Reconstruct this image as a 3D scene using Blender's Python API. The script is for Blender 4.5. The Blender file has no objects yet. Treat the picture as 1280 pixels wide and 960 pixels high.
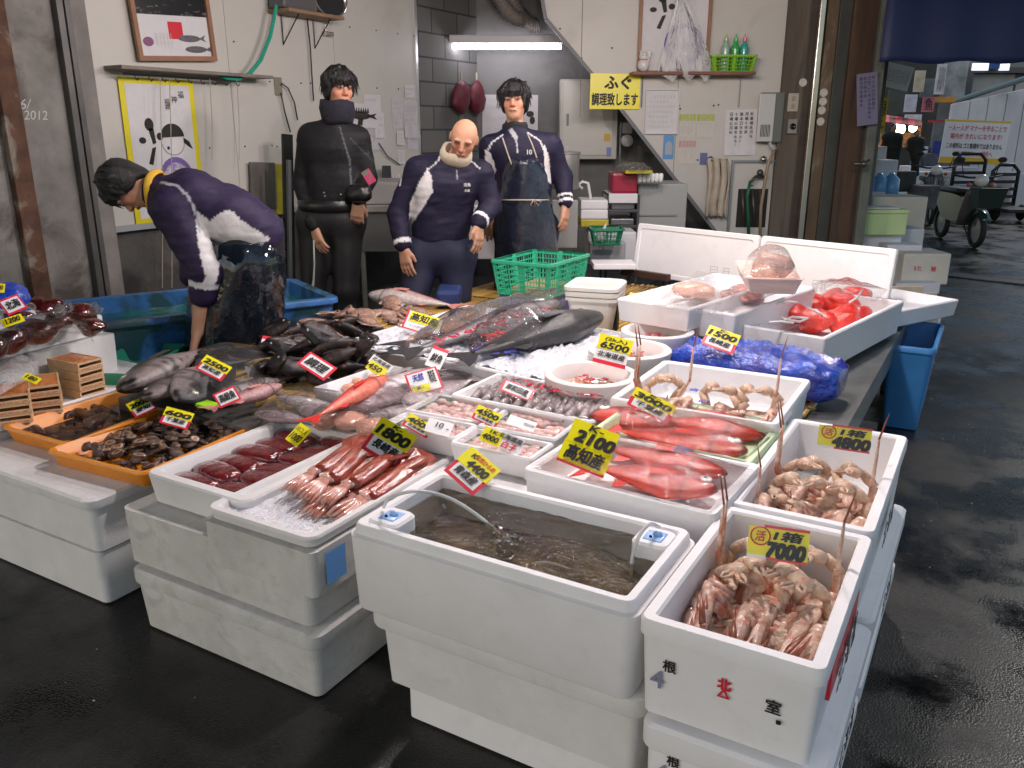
import bpy, bmesh, math, random
import numpy as np
from mathutils import Vector, Matrix
R = math.radians
ORD = ('first', 'second', 'third', 'fourth', 'fifth', 'sixth', 'seventh', 'eighth', 'ninth', 'tenth', 'eleventh'); random.seed(7); rng = np.random.default_rng(7)
sc = bpy.context.scene
# ---------------------------------------------------------------- camera, world, sun, exposure
TILT, YAW, FPX, CH = 17.0, 30.0, 1040.0, 1.4
cd = bpy.data.cameras.new('camera'); cam = bpy.data.objects.new('camera', cd); sc.collection.objects.link(cam)
cam.location = (0, 0, CH); cam.rotation_euler = (R(90-TILT), 0, R(YAW))
cd.sensor_width = 36; cd.lens = 36*FPX/1280; cd.clip_start = .05; cd.clip_end = 300
sc.camera = cam
w = bpy.data.worlds.new('World'); sc.world = w; w.use_nodes = True
nt = w.node_tree; sky = nt.nodes.new('ShaderNodeTexSky'); sky.sky_type = 'NISHITA'; sky.sun_disc = False
sky.sun_elevation = R(38); sky.sun_rotation = R(200); sky.air_density = 1.3; sky.dust_density = 2.0
nt.links.new(sky.outputs[0], nt.nodes['Background'].inputs[0]); nt.nodes['Background'].inputs[1].default_value = .105
sd = bpy.data.lights.new('sun', 'SUN'); sd.energy = 1.0; sd.angle = R(12); sd.color = (1, .95, .88)
so = bpy.data.objects.new('sun', sd); sc.collection.objects.link(so); so.rotation_euler = (R(52), 0, R(160)); so.location = (0, 0, 8)
sc.view_settings.view_transform = 'Standard'; sc.view_settings.look = 'None'; sc.view_settings.exposure = 0.4; sc.view_settings.gamma = 1
sc.cycles.use_denoising = True; sc.cycles.max_bounces = 8; sc.cycles.transparent_max_bounces = 16
sc.cycles.sample_clamp_indirect = 4
# ---------------------------------------------------------------- geometry of the view (photo pixel -> place)
_t, _y = R(TILT), R(YAW)
_h = np.array([-math.sin(_y), math.cos(_y), 0]); _rt = np.array([math.cos(_y), math.sin(_y), 0])
_fw = _h*math.cos(_t)+np.array([0, 0, -math.sin(_t)]); _up = _h*math.sin(_t)+np.array([0, 0, math.cos(_t)])
def ray(px, py): return _fw+_rt*(px-640)/FPX-_up*(py-480)/FPX
C0 = np.array([0, 0, CH])
def at(px, py, z):
 d = ray(px, py); return C0+d*((z-CH)/d[2])
def atY(px, py, Y):
 d = ray(px, py); return C0+d*(Y/(d@_h))
def atx(px, py, x):
 d = ray(px, py); return C0+d*(x/d[0])
def aty(px, py, y):
 d = ray(px, py); return C0+d*(y/d[1])
def proj(P):
 v = np.asarray(P)-C0; z = v@_fw; return 640+FPX*(v@_rt)/z, 480-FPX*(v@_up)/z
# ---------------------------------------------------------------- object helpers
def setp(o, label=None, cat=None, group=None, kind=None):
 if label: o['label'] = label
 if cat: o['category'] = cat
 if group: o['group'] = group
 if kind: o['kind'] = kind
def thing(name, label, cat, loc=(0, 0, 0), rz=0, group=None):
 o = bpy.data.objects.new(name, None); sc.collection.objects.link(o); o.empty_display_size = .05
 o.location = Vector([float(a) for a in loc]); o.rotation_euler = (0, 0, rz); setp(o, label, cat, group); return o
def wm(o): return Matrix.LocRotScale(o.location, o.rotation_euler, o.scale)
class MB:
 def __init__(s): s.v = []; s.f = []; s.c = []; s.m = []
 def add(s, v, f, M=None, col=None, mi=0):
  n = len(s.v); v = [Vector([float(c) for c in p]) for p in v]
  if M is not None: v = [M@p for p in v]
  s.v += v; s.f += [tuple(i+n for i in q) for q in f]; s.m += [mi]*len(f)
  if col is not None and np.ndim(col) == 2: s.c += [tuple(c) for c in col]
  else: s.c += [tuple(col) if col is not None else (.5, .5, .5)]*len(v)
  return s
 def box(s, a, b, M=None, bev=0, col=None, mi=0):
  (x0, y0, z0), (x1, y1, z1) = a, b
  if x0 > x1: x0, x1 = x1, x0
  if y0 > y1: y0, y1 = y1, y0
  if z0 > z1: z0, z1 = z1, z0
  v = [(x0, y0, z0), (x1, y0, z0), (x1, y1, z0), (x0, y1, z0), (x0, y0, z1), (x1, y0, z1), (x1, y1, z1), (x0, y1, z1)]
  f = [(0, 3, 2, 1), (4, 5, 6, 7), (0, 1, 5, 4), (1, 2, 6, 5), (2, 3, 7, 6), (3, 0, 4, 7)]
  if bev:
   bm = bmesh.new(); vs = [bm.verts.new(p) for p in v]
   for q in f: bm.faces.new([vs[i] for i in q])
   bmesh.ops.bevel(bm, geom=bm.edges[:], offset=bev, segments=2, affect='EDGES', profile=.6)
   bm.verts.index_update()
   v = [x.co.copy() for x in bm.verts]; f = [tuple(x.index for x in q.verts) for q in bm.faces]; bm.free()
  return s.add(v, f, M, col, mi)
 def loft(s, rings, cap0=True, cap1=True, M=None, col=None, closed=True, mi=0):
  n = len(rings[0]); v = [p for r in rings for p in r]; f = []
  for i in range(len(rings)-1):
   for j in range(n if closed else n-1):
    k = (j+1) % n; f.append((i*n+j, i*n+k, (i+1)*n+k, (i+1)*n+j))
  if cap0: f.append(tuple(range(n-1, -1, -1)))
  if cap1: f.append(tuple((len(rings)-1)*n+j for j in range(n)))
  if col is not None and np.ndim(col) == 2 and len(col) == len(rings): col = [c for c in col for _ in range(n)]
  return s.add(v, f, M, col, mi)
 def tube(s, pts, rad, n=8, M=None, col=None, flat=1.0, mi=0):
  P = [Vector([float(c) for c in p]) for p in pts]; L = len(P)
  if not hasattr(rad, '__len__'): rad = [rad]*L
  rings = []; up = Vector((0, 0, 1)); prev = None
  for i in range(L):
   d = (P[min(i+1, L-1)]-P[max(i-1, 0)]); d = d.normalized() if d.length > 1e-9 else Vector((0, 0, 1))
   a = (prev if prev is not None else (up if abs(d.z) < .95 else Vector((1, 0, 0))))
   a = a-d*a.dot(d); a = a.normalized() if a.length > 1e-6 else d.orthogonal().normalized(); prev = a; b = d.cross(a)
   rings.append([P[i]+(a*math.cos(q)*flat+b*math.sin(q))*rad[i] for q in [2*math.pi*k/n for k in range(n)]])
  return s.loft(rings, M=M, col=col, mi=mi)
 def lathe(s, prof, n=24, M=None, col=None, cap0=True, cap1=True, sx=1, sy=1):
  return s.loft([[(r*sx*math.cos(2*math.pi*k/n), r*sy*math.sin(2*math.pi*k/n), z) for k in range(n)] for r, z in prof], cap0, cap1, M, col)
 def ball(s, c, r, M=None, col=None, n=10, m=6):
  if not hasattr(r, '__len__'): r = (r, r, r)
  rings = [[(c[0]+r[0]*math.sin(a)*math.cos(2*math.pi*k/n), c[1]+r[1]*math.sin(a)*math.sin(2*math.pi*k/n), c[2]-r[2]*math.cos(a)) for k in range(n)]
 for a in [math.pi*(.04+.92*i/m) for i in range(m+1)]]
  return s.loft(rings, M=M, col=col)
def link(name, mb, mat, parent=None, label=None, cat=None, group=None, kind=None, smooth=False, sharp=None, world=False, recenter=True):
 me = bpy.data.meshes.new(name); v = mb.v; off = None
 if parent is not None and world:
  Mi = wm(parent).inverted(); v = [Mi@p for p in v]
 elif parent is None and recenter and len(v):
  A = np.array([tuple(p) for p in v]); off = Vector(((A[:, 0].min()+A[:, 0].max())/2, (A[:, 1].min()+A[:, 1].max())/2, A[:, 2].min())); v = [p-off for p in v]
 me.from_pydata([tuple(p) for p in v], [], mb.f)
 if len(set(mb.c)) > 1:
  ca = me.color_attributes.new('Col', 'FLOAT_COLOR', 'POINT'); arr = np.ones((len(v), 4), dtype=np.float32); arr[:, :3] = np.array(mb.c); ca.data.foreach_set('color', arr.ravel())
 for m_ in (mat if isinstance(mat, (list, tuple)) else [mat]): me.materials.append(m_)
 if isinstance(mat, (list, tuple)): me.polygons.foreach_set('material_index', mb.m)
 if smooth or sharp:
  me.polygons.foreach_set('use_smooth', [True]*len(me.polygons))
  if sharp: me.set_sharp_from_angle(angle=R(sharp))
 me.update()
 o = bpy.data.objects.new(name, me); sc.collection.objects.link(o)
 if parent is not None: o.parent = parent
 if off is not None: o.location = off
 setp(o, label, cat, group, kind); return o
def dup(root, loc, rz, label=None, group=None, scale=None, rot=None):
 r = root.copy(); sc.collection.objects.link(r); r.location = Vector([float(a) for a in loc])
 r.rotation_euler = rot if rot is not None else (0, 0, rz)
 if scale: r.scale = (scale,)*3 if not hasattr(scale, '__len__') else scale
 if label: r['label'] = label
 if group: r['group'] = group
 for ch in list(root.children):
  c = ch.copy(); sc.collection.objects.link(c); c.parent = r
  for g in ch.children:
   d = g.copy(); sc.collection.objects.link(d); d.parent = c
 return r
# ---------------------------------------------------------------- materials
MATS = {}
def mat(name, col=(.5, .5, .5), rough=.5, metal=0, var=0, vscale=5, dark=None, dscale=3, damt=.5, bump=0, bscale=40, attr=False, spec=.5, coat=0, trans=0, emis=None, estr=0, sss=0, alpha=1, stretch=None, ior=None, dthr=.5, dw=.12, rvar=0):
 if name in MATS: return MATS[name]
 m = bpy.data.materials.new(name); m.use_nodes = True; N = m.node_tree.nodes; L = m.node_tree.links; b = N['Principled BSDF']
 b.inputs['Base Color'].default_value = (*col, 1); b.inputs['Roughness'].default_value = rough; b.inputs['Metallic'].default_value = metal
 b.inputs['Specular IOR Level'].default_value = spec
 if coat: b.inputs['Coat Weight'].default_value = coat; b.inputs['Coat Roughness'].default_value = .08
 if trans: b.inputs['Transmission Weight'].default_value = trans
 if ior: b.inputs['IOR'].default_value = ior
 if alpha < 1: b.inputs['Alpha'].default_value = alpha
 if sss: b.inputs['Subsurface Weight'].default_value = sss; b.inputs['Subsurface Radius'].default_value = (.02, .008, .005); b.inputs['Subsurface Scale'].default_value = .4
 if emis: b.inputs['Emission Color'].default_value = (*emis, 1); b.inputs['Emission Strength'].default_value = estr
 tc = N.new('ShaderNodeTexCoord'); mp = N.new('ShaderNodeMapping'); L.new(tc.outputs['Object'], mp.inputs[0])
 if stretch: mp.inputs['Scale'].default_value = stretch
 src = None
 if attr:
  a = N.new('ShaderNodeVertexColor'); a.layer_name = 'Col'; src = a.outputs[0]
 def noise(sc_, det=6):
  n = N.new('ShaderNodeTexNoise'); n.inputs['Scale'].default_value = sc_; n.inputs['Detail'].default_value = det; n.inputs['Roughness'].default_value = .6; L.new(mp.outputs[0], n.inputs[0]); return n
 def mix(fac, A, B, mode='MIX'):
  x = N.new('ShaderNodeMix'); x.data_type = 'RGBA'; x.blend_type = mode
  if hasattr(fac, 'links'): L.new(fac, x.inputs[0])
  else: x.inputs[0].default_value = fac
  for s_, val in ((6, A), (7, B)):
   if hasattr(val, 'links'): L.new(val, x.inputs[s_])
   else: x.inputs[s_].default_value = (*val, 1)
  return x.outputs[2]
 if src is None and (var or dark): src = mix(0., col, col)
 if var:
  n = noise(vscale); r = N.new('ShaderNodeMapRange'); r.inputs[1].default_value = .3; r.inputs[2].default_value = .7; r.inputs[3].default_value = 1-var; r.inputs[4].default_value = 1+var*.6; L.new(n.outputs[0], r.inputs[0])
  src = mix(1., src, r.outputs[0], 'MULTIPLY')
  if rvar:
   r2 = N.new('ShaderNodeMapRange'); r2.inputs[1].default_value = .35; r2.inputs[2].default_value = .65; r2.inputs[3].default_value = max(rough-rvar, .02); r2.inputs[4].default_value = rough+rvar; L.new(n.outputs[0], r2.inputs[0]); L.new(r2.outputs[0], b.inputs['Roughness'])
 if dark:
  n = noise(dscale, 8); n.inputs['Distortion'].default_value = .6
  r = N.new('ShaderNodeMapRange'); r.inputs[1].default_value = dthr; r.inputs[2].default_value = dthr+dw; r.inputs[3].default_value = 0; r.inputs[4].default_value = damt; L.new(n.outputs[0], r.inputs[0])
  src = mix(r.outputs[0], src, dark)
 if src is not None: L.new(src, b.inputs['Base Color'])
 if bump:
  n = noise(bscale, 4); bp = N.new('ShaderNodeBump'); bp.inputs['Strength'].default_value = min(bump, 1); bp.inputs['Distance'].default_value = .01 if bump <= 1 else .01*bump
  L.new(n.outputs[0], bp.inputs['Height']); L.new(bp.outputs[0], b.inputs['Normal'])
  if coat: L.new(bp.outputs[0], b.inputs['Coat Normal'])
 MATS[name] = m; return m
def film_mat(name='clear_film', tint=(1, 1, 1), fac=.1, rough=.12, bscale=30, bump=.6, haze=.06):
 if name in MATS: return MATS[name]
 m = bpy.data.materials.new(name); m.use_nodes = True; N = m.node_tree.nodes; L = m.node_tree.links
 for n in list(N):
  if n.type == 'BSDF_PRINCIPLED': N.remove(n)
 out = N['Material Output']; tr = N.new('ShaderNodeBsdfTransparent'); tr.inputs[0].default_value = (*tint, 1); gl = N.new('ShaderNodeBsdfGlossy'); gl.inputs['Roughness'].default_value = rough
 df = N.new('ShaderNodeBsdfDiffuse'); df.inputs[0].default_value = (.85, .85, .87, 1)
 tc = N.new('ShaderNodeTexCoord'); n = N.new('ShaderNodeTexNoise'); n.inputs['Scale'].default_value = bscale; n.inputs['Detail'].default_value = 5; n.inputs['Distortion'].default_value = 1.5; L.new(tc.outputs['Object'], n.inputs[0])
 bp = N.new('ShaderNodeBump'); bp.inputs['Strength'].default_value = bump; bp.inputs['Distance'].default_value = .02; L.new(n.outputs[0], bp.inputs['Height']); L.new(bp.outputs[0], gl.inputs['Normal'])
 fr = N.new('ShaderNodeFresnel'); fr.inputs[0].default_value = 1.26; L.new(bp.outputs[0], fr.inputs['Normal'])
 ad = N.new('ShaderNodeMath'); ad.operation = 'ADD'; ad.use_clamp = True; ad.inputs[1].default_value = fac; L.new(fr.outputs[0], ad.inputs[0])
 m1 = N.new('ShaderNodeMixShader'); m1.inputs[0].default_value = haze; L.new(tr.outputs[0], m1.inputs[1]); L.new(df.outputs[0], m1.inputs[2])
 m2 = N.new('ShaderNodeMixShader'); L.new(ad.outputs[0], m2.inputs[0]); L.new(m1.outputs[0], m2.inputs[1]); L.new(gl.outputs[0], m2.inputs[2]); L.new(m2.outputs[0], out.inputs[0])
 MATS[name] = m; return m
# ---------------------------------------------------------------- implicit surfaces -> mesh (surface nets)
class SDF:
 def __init__(s, lo, hi, h):
  s.lo = np.array(lo, float); s.h = h; s.n = np.ceil((np.array(hi, float)-s.lo)/h).astype(int)+1
  s.F = np.full(s.n, 1.0, np.float32)
 def _blk(s, lo, hi):
  a = np.maximum(np.floor((np.array(lo)-s.lo)/s.h).astype(int), 0); b = np.minimum(np.ceil((np.array(hi)-s.lo)/s.h).astype(int)+1, s.n)
  if (b <= a).any(): return None
  g = [s.lo[i]+np.arange(a[i], b[i])*s.h for i in range(3)]
  return tuple(slice(a[i], b[i]) for i in range(3)), g[0][:, None, None], g[1][None, :, None], g[2][None, None, :]
 def _put(s, sl, d, k, sub=False):
  F = s.F[sl]
  if sub: s.F[sl] = np.maximum(F, -d); return
  if k <= 0: s.F[sl] = np.minimum(F, d); return
  hh = np.clip(.5+.5*(F-d)/k, 0, 1); s.F[sl] = np.minimum(np.minimum(F, d), F*(1-hh)+d*hh-k*hh*(1-hh))
 def cap(s, a, b, ra, rb=None, k=.02, sq=None):
  rb = ra if rb is None else rb; a = np.array(a, float); b = np.array(b, float); m = max(ra, rb)+k+3*s.h
  q = s._blk(np.minimum(a, b)-m, np.maximum(a, b)+m)
  if q is None: return s
  sl, X, Y, Z = q; d = b-a; L = max(d@d, 1e-9)
  t = np.clip(((X-a[0])*d[0]+(Y-a[1])*d[1]+(Z-a[2])*d[2])/L, 0, 1)
  dx, dy, dz = X-a[0]-t*d[0], Y-a[1]-t*d[1], Z-a[2]-t*d[2]
  dist = np.sqrt(dx*dx+dy*dy+dz*dz)
  if sq is not None:  # squash along unit dir sq[0:3] by factor sq[3]
   u = np.array(sq[:3], float); u /= np.linalg.norm(u); c = dx*u[0]+dy*u[1]+dz*u[2]
   dist = np.sqrt(np.maximum(dist**2-c*c+(c/sq[3])**2, 0))
  s._put(sl, dist-(ra+(rb-ra)*t), k); return s
 def ell(s, c, r, M=None, k=.02, sub=False):
  c = np.array(c, float); r = np.array(r, float); m = max(r)+k+3*s.h; q = s._blk(c-m, c+m)
  if q is None: return s
  sl, X, Y, Z = q; X, Y, Z = X-c[0], Y-c[1], Z-c[2]
  if M is not None:
   A = np.array(M)  # rows = local axes
   X, Y, Z = A[0][0]*X+A[0][1]*Y+A[0][2]*Z, A[1][0]*X+A[1][1]*Y+A[1][2]*Z, A[2][0]*X+A[2][1]*Y+A[2][2]*Z
  k0 = np.sqrt((X/r[0])**2+(Y/r[1])**2+(Z/r[2])**2); k1 = np.sqrt((X/r[0]**2)**2+(Y/r[1]**2)**2+(Z/r[2]**2)**2)+1e-9
  s._put(sl, k0*(k0-1)/k1, k, sub); return s
 def mesh(s):
  F = s.F; n = F.shape; I = F < 0
  c = [F[:-1, :-1, :-1], F[1:, :-1, :-1], F[:-1, 1:, :-1], F[1:, 1:, :-1], F[:-1, :-1, 1:], F[1:, :-1, 1:], F[:-1, 1:, 1:], F[1:, 1:, 1:]]
  sg = sum((x < 0).astype(np.int8) for x in c); act = (sg > 0) & (sg < 8)
  idx = np.argwhere(act); V = np.stack([x[act] for x in c], 1)
  co = np.array([[i & 1, (i >> 1) & 1, (i >> 2) & 1] for i in range(8)], float)
  E = [(0, 1), (2, 3), (4, 5), (6, 7), (0, 2), (1, 3), (4, 6), (5, 7), (0, 4), (1, 5), (2, 6), (3, 7)]
  acc = np.zeros((len(idx), 3)); cnt = np.zeros(len(idx))
  for a, b in E:
   fa, fb = V[:, a], V[:, b]; m = (fa < 0) != (fb < 0); t = np.where(m, fa/np.where(m, fa-fb, 1), 0)
   acc += np.where(m[:, None], co[a]+(co[b]-co[a])*t[:, None], 0); cnt += m
  P = s.lo+(idx+acc/cnt[:, None])*s.h
  vid = -np.ones(act.shape, np.int64); vid[act] = np.arange(len(idx)); Q = []
  for ax in range(3):
   u, v = (ax+1) % 3, (ax+2) % 3
   A = np.moveaxis(I, (ax, u, v), (0, 1, 2)); W = np.moveaxis(vid, (ax, u, v), (0, 1, 2))
   x0, x1 = A[:-1, 1:-1, 1:-1], A[1:, 1:-1, 1:-1]; e = np.argwhere(x0 != x1)
   if not len(e): continue
   i, j, k = e[:, 0], e[:, 1]+1, e[:, 2]+1; q = np.stack([W[i, j-1, k-1], W[i, j, k-1], W[i, j, k], W[i, j-1, k]], 1)
   fl = x0[e[:, 0], e[:, 1], e[:, 2]]; q = np.where(fl[:, None], q, q[:, ::-1]); Q.append(q[(q >= 0).all(1)])
  return P, np.concatenate(Q)
class NM:  # numpy mesh wrapper with the same interface as MB for link()
 pass
def nmb(P, Q, col=None):
 m = MB(); m.v = [Vector(p) for p in P.tolist()]; m.f = [tuple(q) for q in Q.tolist()]; m.m = [0]*len(m.f)
 m.c = [tuple(c) for c in col.tolist()] if col is not None else [(.5, .5, .5)]*len(m.v); return m
def vnorm(P, Q):
 n = np.cross(P[Q[:, 2]]-P[Q[:, 0]], P[Q[:, 3]]-P[Q[:, 1]]); N = np.zeros_like(P)
 for i in range(4): np.add.at(N, Q[:, i], n)
 return N/(np.linalg.norm(N, axis=1)[:, None]+1e-12)
_nz = [(rng.normal(size=3), rng.uniform(0, 6.28)) for _ in range(24)]
def wob(P, s, seed=0, oct=6):
 P = np.asarray(P, float); o = 0
 for i in range(oct):
  a, ph = _nz[(i+seed*5) % 24]; b, p2 = _nz[(i*7+seed*3+1) % 24]
  o = o+np.sin(P@a*s+ph+1.7*np.sin(P@b*s*.6+p2))
 return o/oct
def smoothm(P, Q, it=1):
 for _ in range(it):
  A = np.zeros_like(P); c = np.zeros(len(P))
  for i in range(4):
   for j in ((i+1) % 4, (i+3) % 4): np.add.at(A, Q[:, i], P[Q[:, j]]); np.add.at(c, Q[:, i], 1)
  P = P*.4+.6*A/c[:, None]
 return P
def rrect(w, d, r, z, n=5, cx=0, cy=0):
 r = min(r, w/2-1e-4, d/2-1e-4); o = []
 for sx, sy, a0 in ((1, -1, -90), (1, 1, 0), (-1, 1, 90), (-1, -1, 180)):
  for k in range(n+1):
   a = R(a0+90*k/n); o.append((cx+sx*(w/2-r)+r*math.cos(a), cy+sy*(d/2-r)+r*math.sin(a), z))
 return o
def rings_box(mb, w, d, prof, r=.02, M=None, col=None, cap1=True, cap0=True):  # prof: list of (inset, z)
 return mb.loft([rrect(w-2*i, d-2*i, max(r-i*.6, .004), z) for i, z in prof], M=M, col=col, cap1=cap1, cap0=cap0)
# ---------------------------------------------------------------- lettering
INK = {}
def ink(c, name):
 return mat('ink_'+name, c, .6)
_txt = {}
def text_mesh(s, bold=0.0, shear=0.0, align='CENTER', thick=.0):
 key = (s, bold, shear, align)
 if key not in _txt:
  cu = bpy.data.curves.new('lettering', 'FONT'); cu.body = s; cu.size = 1; cu.align_x = align; cu.align_y = 'CENTER'; cu.offset = bold; cu.shear = shear; cu.resolution_u = 3; cu.space_line = .8
  o = bpy.data.objects.new('lettering', cu); sc.collection.objects.link(o); dg = bpy.context.evaluated_depsgraph_get(); dg.update()
  me = bpy.data.meshes.new_from_object(o.evaluated_get(dg)); v = [x.co.copy() for x in me.vertices]; f = [tuple(p.vertices) for p in me.polygons]
  bpy.data.objects.remove(o); bpy.data.curves.remove(cu); bpy.data.meshes.remove(me); _txt[key] = (v, f)
 return _txt[key]
def put_text(mb, s, x, y, size=None, w=None, h=None, z=.0016, bold=.02, shear=0, rot=0, vertical=False):
 if vertical: s = '\n'.join(s)
 v, f = text_mesh(s, 0, shear)
 if not v: return
 A = np.array([tuple(p) for p in v]); lo, hi = A.min(0), A.max(0); ww, hh = hi[0]-lo[0], hi[1]-lo[1]
 if w and h: sx, sy = w/ww, h/hh
 elif w: sx = sy = w/ww
 elif h: sx = sy = h/hh
 else: sx = sy = size
 A = (A-(lo+hi)/2)*[sx, sy, 1]; c, s_ = math.cos(rot), math.sin(rot)
 bx, by = bold*sx, bold*sy
 for q, (ox, oy) in enumerate(((0, 0), (bx, by), (-bx, by), (bx, -by), (-bx, -by)) if bold > .004 else ((0, 0),)): mb.add([(x+c*(a[0]+ox)-s_*(a[1]+oy), y+s_*(a[0]+ox)+c*(a[1]+oy), z+.00012*q) for a in A], f)
def frame(o, X, Y, N=None):  # matrix: local x,y,z -> world
 X = Vector([float(a) for a in X]).normalized(); Y = Vector([float(a) for a in Y]); Y = (Y-X*Y.dot(X)).normalized(); Z = X.cross(Y)
 M = Matrix.Identity(4)
 for i in range(3): M[i][0], M[i][1], M[i][2], M[i][3] = X[i], Y[i], Z[i], float(o[i])
 return M
# ================================================================ THE SETTING
RH = Vector(tuple(_rt)); FH = Vector(tuple(_h)); ZU = Vector((0, 0, 1))
def camframe(Y, x=0, z=0):   # frame of a frontal wall: local x right, y up, z towards the camera
 o = _h*Y+_rt*x; return frame((o[0], o[1], z), _rt, (0, 0, 1))
def wetground(name, col, wet=.5, rough=.75, wetr=.12, sc_=2.2, thr=.5, blend=.15, bscale=260, bstr=.2):
 m = bpy.data.materials.new(name); m.use_nodes = True; N = m.node_tree.nodes; L = m.node_tree.links; b = N['Principled BSDF']; b.inputs['Specular IOR Level'].default_value = .38
 tc = N.new('ShaderNodeTexCoord')
 def ns(s, d=8, ro=.6):
  n = N.new('ShaderNodeTexNoise'); n.inputs['Scale'].default_value = s; n.inputs['Detail'].default_value = d; n.inputs['Roughness'].default_value = ro; L.new(tc.outputs['Object'], n.inputs[0]); return n.outputs[0]
 def mr(x, a, b_, c, d):
  r = N.new('ShaderNodeMapRange'); L.new(x, r.inputs[0])
  for i, q in enumerate((a, b_, c, d)): r.inputs[i+1].default_value = q
  return r.outputs[0]
 patch = ns(sc_); fine = ns(bscale, 3, .8); vo = N.new('ShaderNodeTexVoronoi'); vo.inputs['Scale'].default_value = bscale*.7; L.new(tc.outputs['Object'], vo.inputs[0])
 W = mr(patch, thr-blend, thr+blend, 0, 1); r = mr(W, 0, 1, rough, wetr); L.new(r, b.inputs['Roughness'])
 cm = N.new('ShaderNodeMix'); cm.data_type = 'RGBA'; cm.inputs[6].default_value = (*[c*1.25 for c in col], 1); cm.inputs[7].default_value = (*[c*.55 for c in col], 1); L.new(W, cm.inputs[0])
 cv = N.new('ShaderNodeMix'); cv.data_type = 'RGBA'; cv.blend_type = 'MULTIPLY'; cv.inputs[0].default_value = 1; L.new(cm.outputs[2], cv.inputs[6]); L.new(mr(vo.outputs['Color'], 0, 1, .5, 1.6), cv.inputs[7]); L.new(cv.outputs[2], b.inputs['Base Color'])
 hs = N.new('ShaderNodeMath'); hs.operation = 'MULTIPLY'; L.new(mr(vo.outputs['Distance'], 0, .8, 1, 0), hs.inputs[0]); L.new(mr(W, 0, 1, 1, .45), hs.inputs[1])
 bp = N.new('ShaderNodeBump'); bp.inputs['Strength'].default_value = bstr; bp.inputs['Distance'].default_value = .006; L.new(hs.outputs[0], bp.inputs['Height']); L.new(bp.outputs[0], b.inputs['Normal'])
 return m
g = MB(); g.add([(-60, -20, 0), (60, -20, 0), (60, 140, 0), (-60, 140, 0)], [(0, 1, 2, 3)])
link('ground', g, wetground('wet_asphalt', (.013, .013, .012), wetr=.07, thr=.47), kind='structure', recenter=False)
# far brighter street surface is the same wet asphalt; a drain grate crosses it
t = thing('drain_grate', 'black slotted steel drain grate set across the wet street', 'drain grate', (*at(1230, 345, 0)[:2], 0))
a, b = at(1187, 344, 0), at(1330, 359, 0); L_ = np.linalg.norm(b-a); M = frame((a+b)/2, b-a, np.cross([0, 0, 1], b-a))
dm = mat('drain_steel', (.05, .05, .05), .4, metal=.6); mb = MB(); mb.box((-L_/2, -.11, .004), (L_/2, .11, .006), M); link('trough', mb, mat('drain_black', (.004, .004, .004), .9, spec=0), t, world=True)
mb = MB()
for s in (-1, 1): mb.box((-L_/2, s*.11, .004), (L_/2, s*.135, .016), M)
for k in range(46):
 x = -L_/2+(k+.5)*L_/46; mb.box((x-.008, -.11, .007), (x+.008, .11, .013), M)
link('grate', mb, mat('grate_dark', (.07, .07, .075), .6), t, world=True)
# shop floor: a raised concrete slab
sf = MB(); sf.box((-4.6, 5.2, 0), (-2.6, 12.5, .1)); link('shop_floor', sf, mat('wet_concrete', (.12, .12, .115), .35, var=.4, vscale=3, rvar=.2), kind='structure')
# ---- left wall (parallel to the stall, x = XW)
XW = -4.5; YE = atx(522, 150, XW)[1]
panel = mat('cream_panel', (.56, .54, .495), .45, var=.05, vscale=2, dark=(.30, .25, .18), dscale=1.3, damt=.35, dthr=.56, dw=.2)
zb = atx(160, 281, XW)[2]; y0 = atx(122, 200, XW)[1]
M = frame((XW, 0, 0), (0, 1, 0), (0, 0, 1))  # local x = y, y = z, z = +x
lw = thing('panel_wall', 'cream panelled wall on the left with a dark damp base', 'wall', (XW, (y0+YE)/2, 0))
mb = MB(); W3 = (YE-y0)/3
for k in range(3): mb.box((y0+k*W3+.002, zb, -.06), (y0+(k+1)*W3-.002, 3.2, 0), M)
link('panel', mb, panel, lw, world=True)
mb = MB(); mb.box((y0, zb-.035, -.05), (YE, zb, .02), M); link('skirting_trim', mb, mat('trim_grey', (.35, .36, .38), .4), lw, world=True)
mb = MB(); mb.box((y0-.4, 0, -.2), (YE, zb-.035, -.04), M); link('wall_base', mb, mat('damp_concrete', (.085, .08, .072), .6, var=.5, vscale=3, dark=(.02, .02, .018), dscale=2, damt=.8, bump=.5, bscale=30), lw, world=True)
mb = MB()
for (px, py) in ((388, 104), (437, 34), (470, 38), (497, 42), (517, 45), (337, 102), (376, 104), (471, 110), (498, 111), (340, 182), (346, 183), (292, 52), (306, 183), (262, 185)):
 p = atx(px, py, XW); mb.lathe([(.006, 0), (.006, .004), (.002, .006)], 8, frame(p, (0, 1, 0), (0, 0, 1)))
link('screw_head', mb, mat('screw', (.06, .06, .06), .4, metal=.8), lw, world=True)['kind'] = 'stuff'
mb = MB(); mb.box((YE-.012, .1, -.06), (YE+.02, 3.2, .012), M); link('edge_trim', mb, mat('alu_trim', (.65, .65, .66), .3, metal=.6), lw, world=True)
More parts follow.
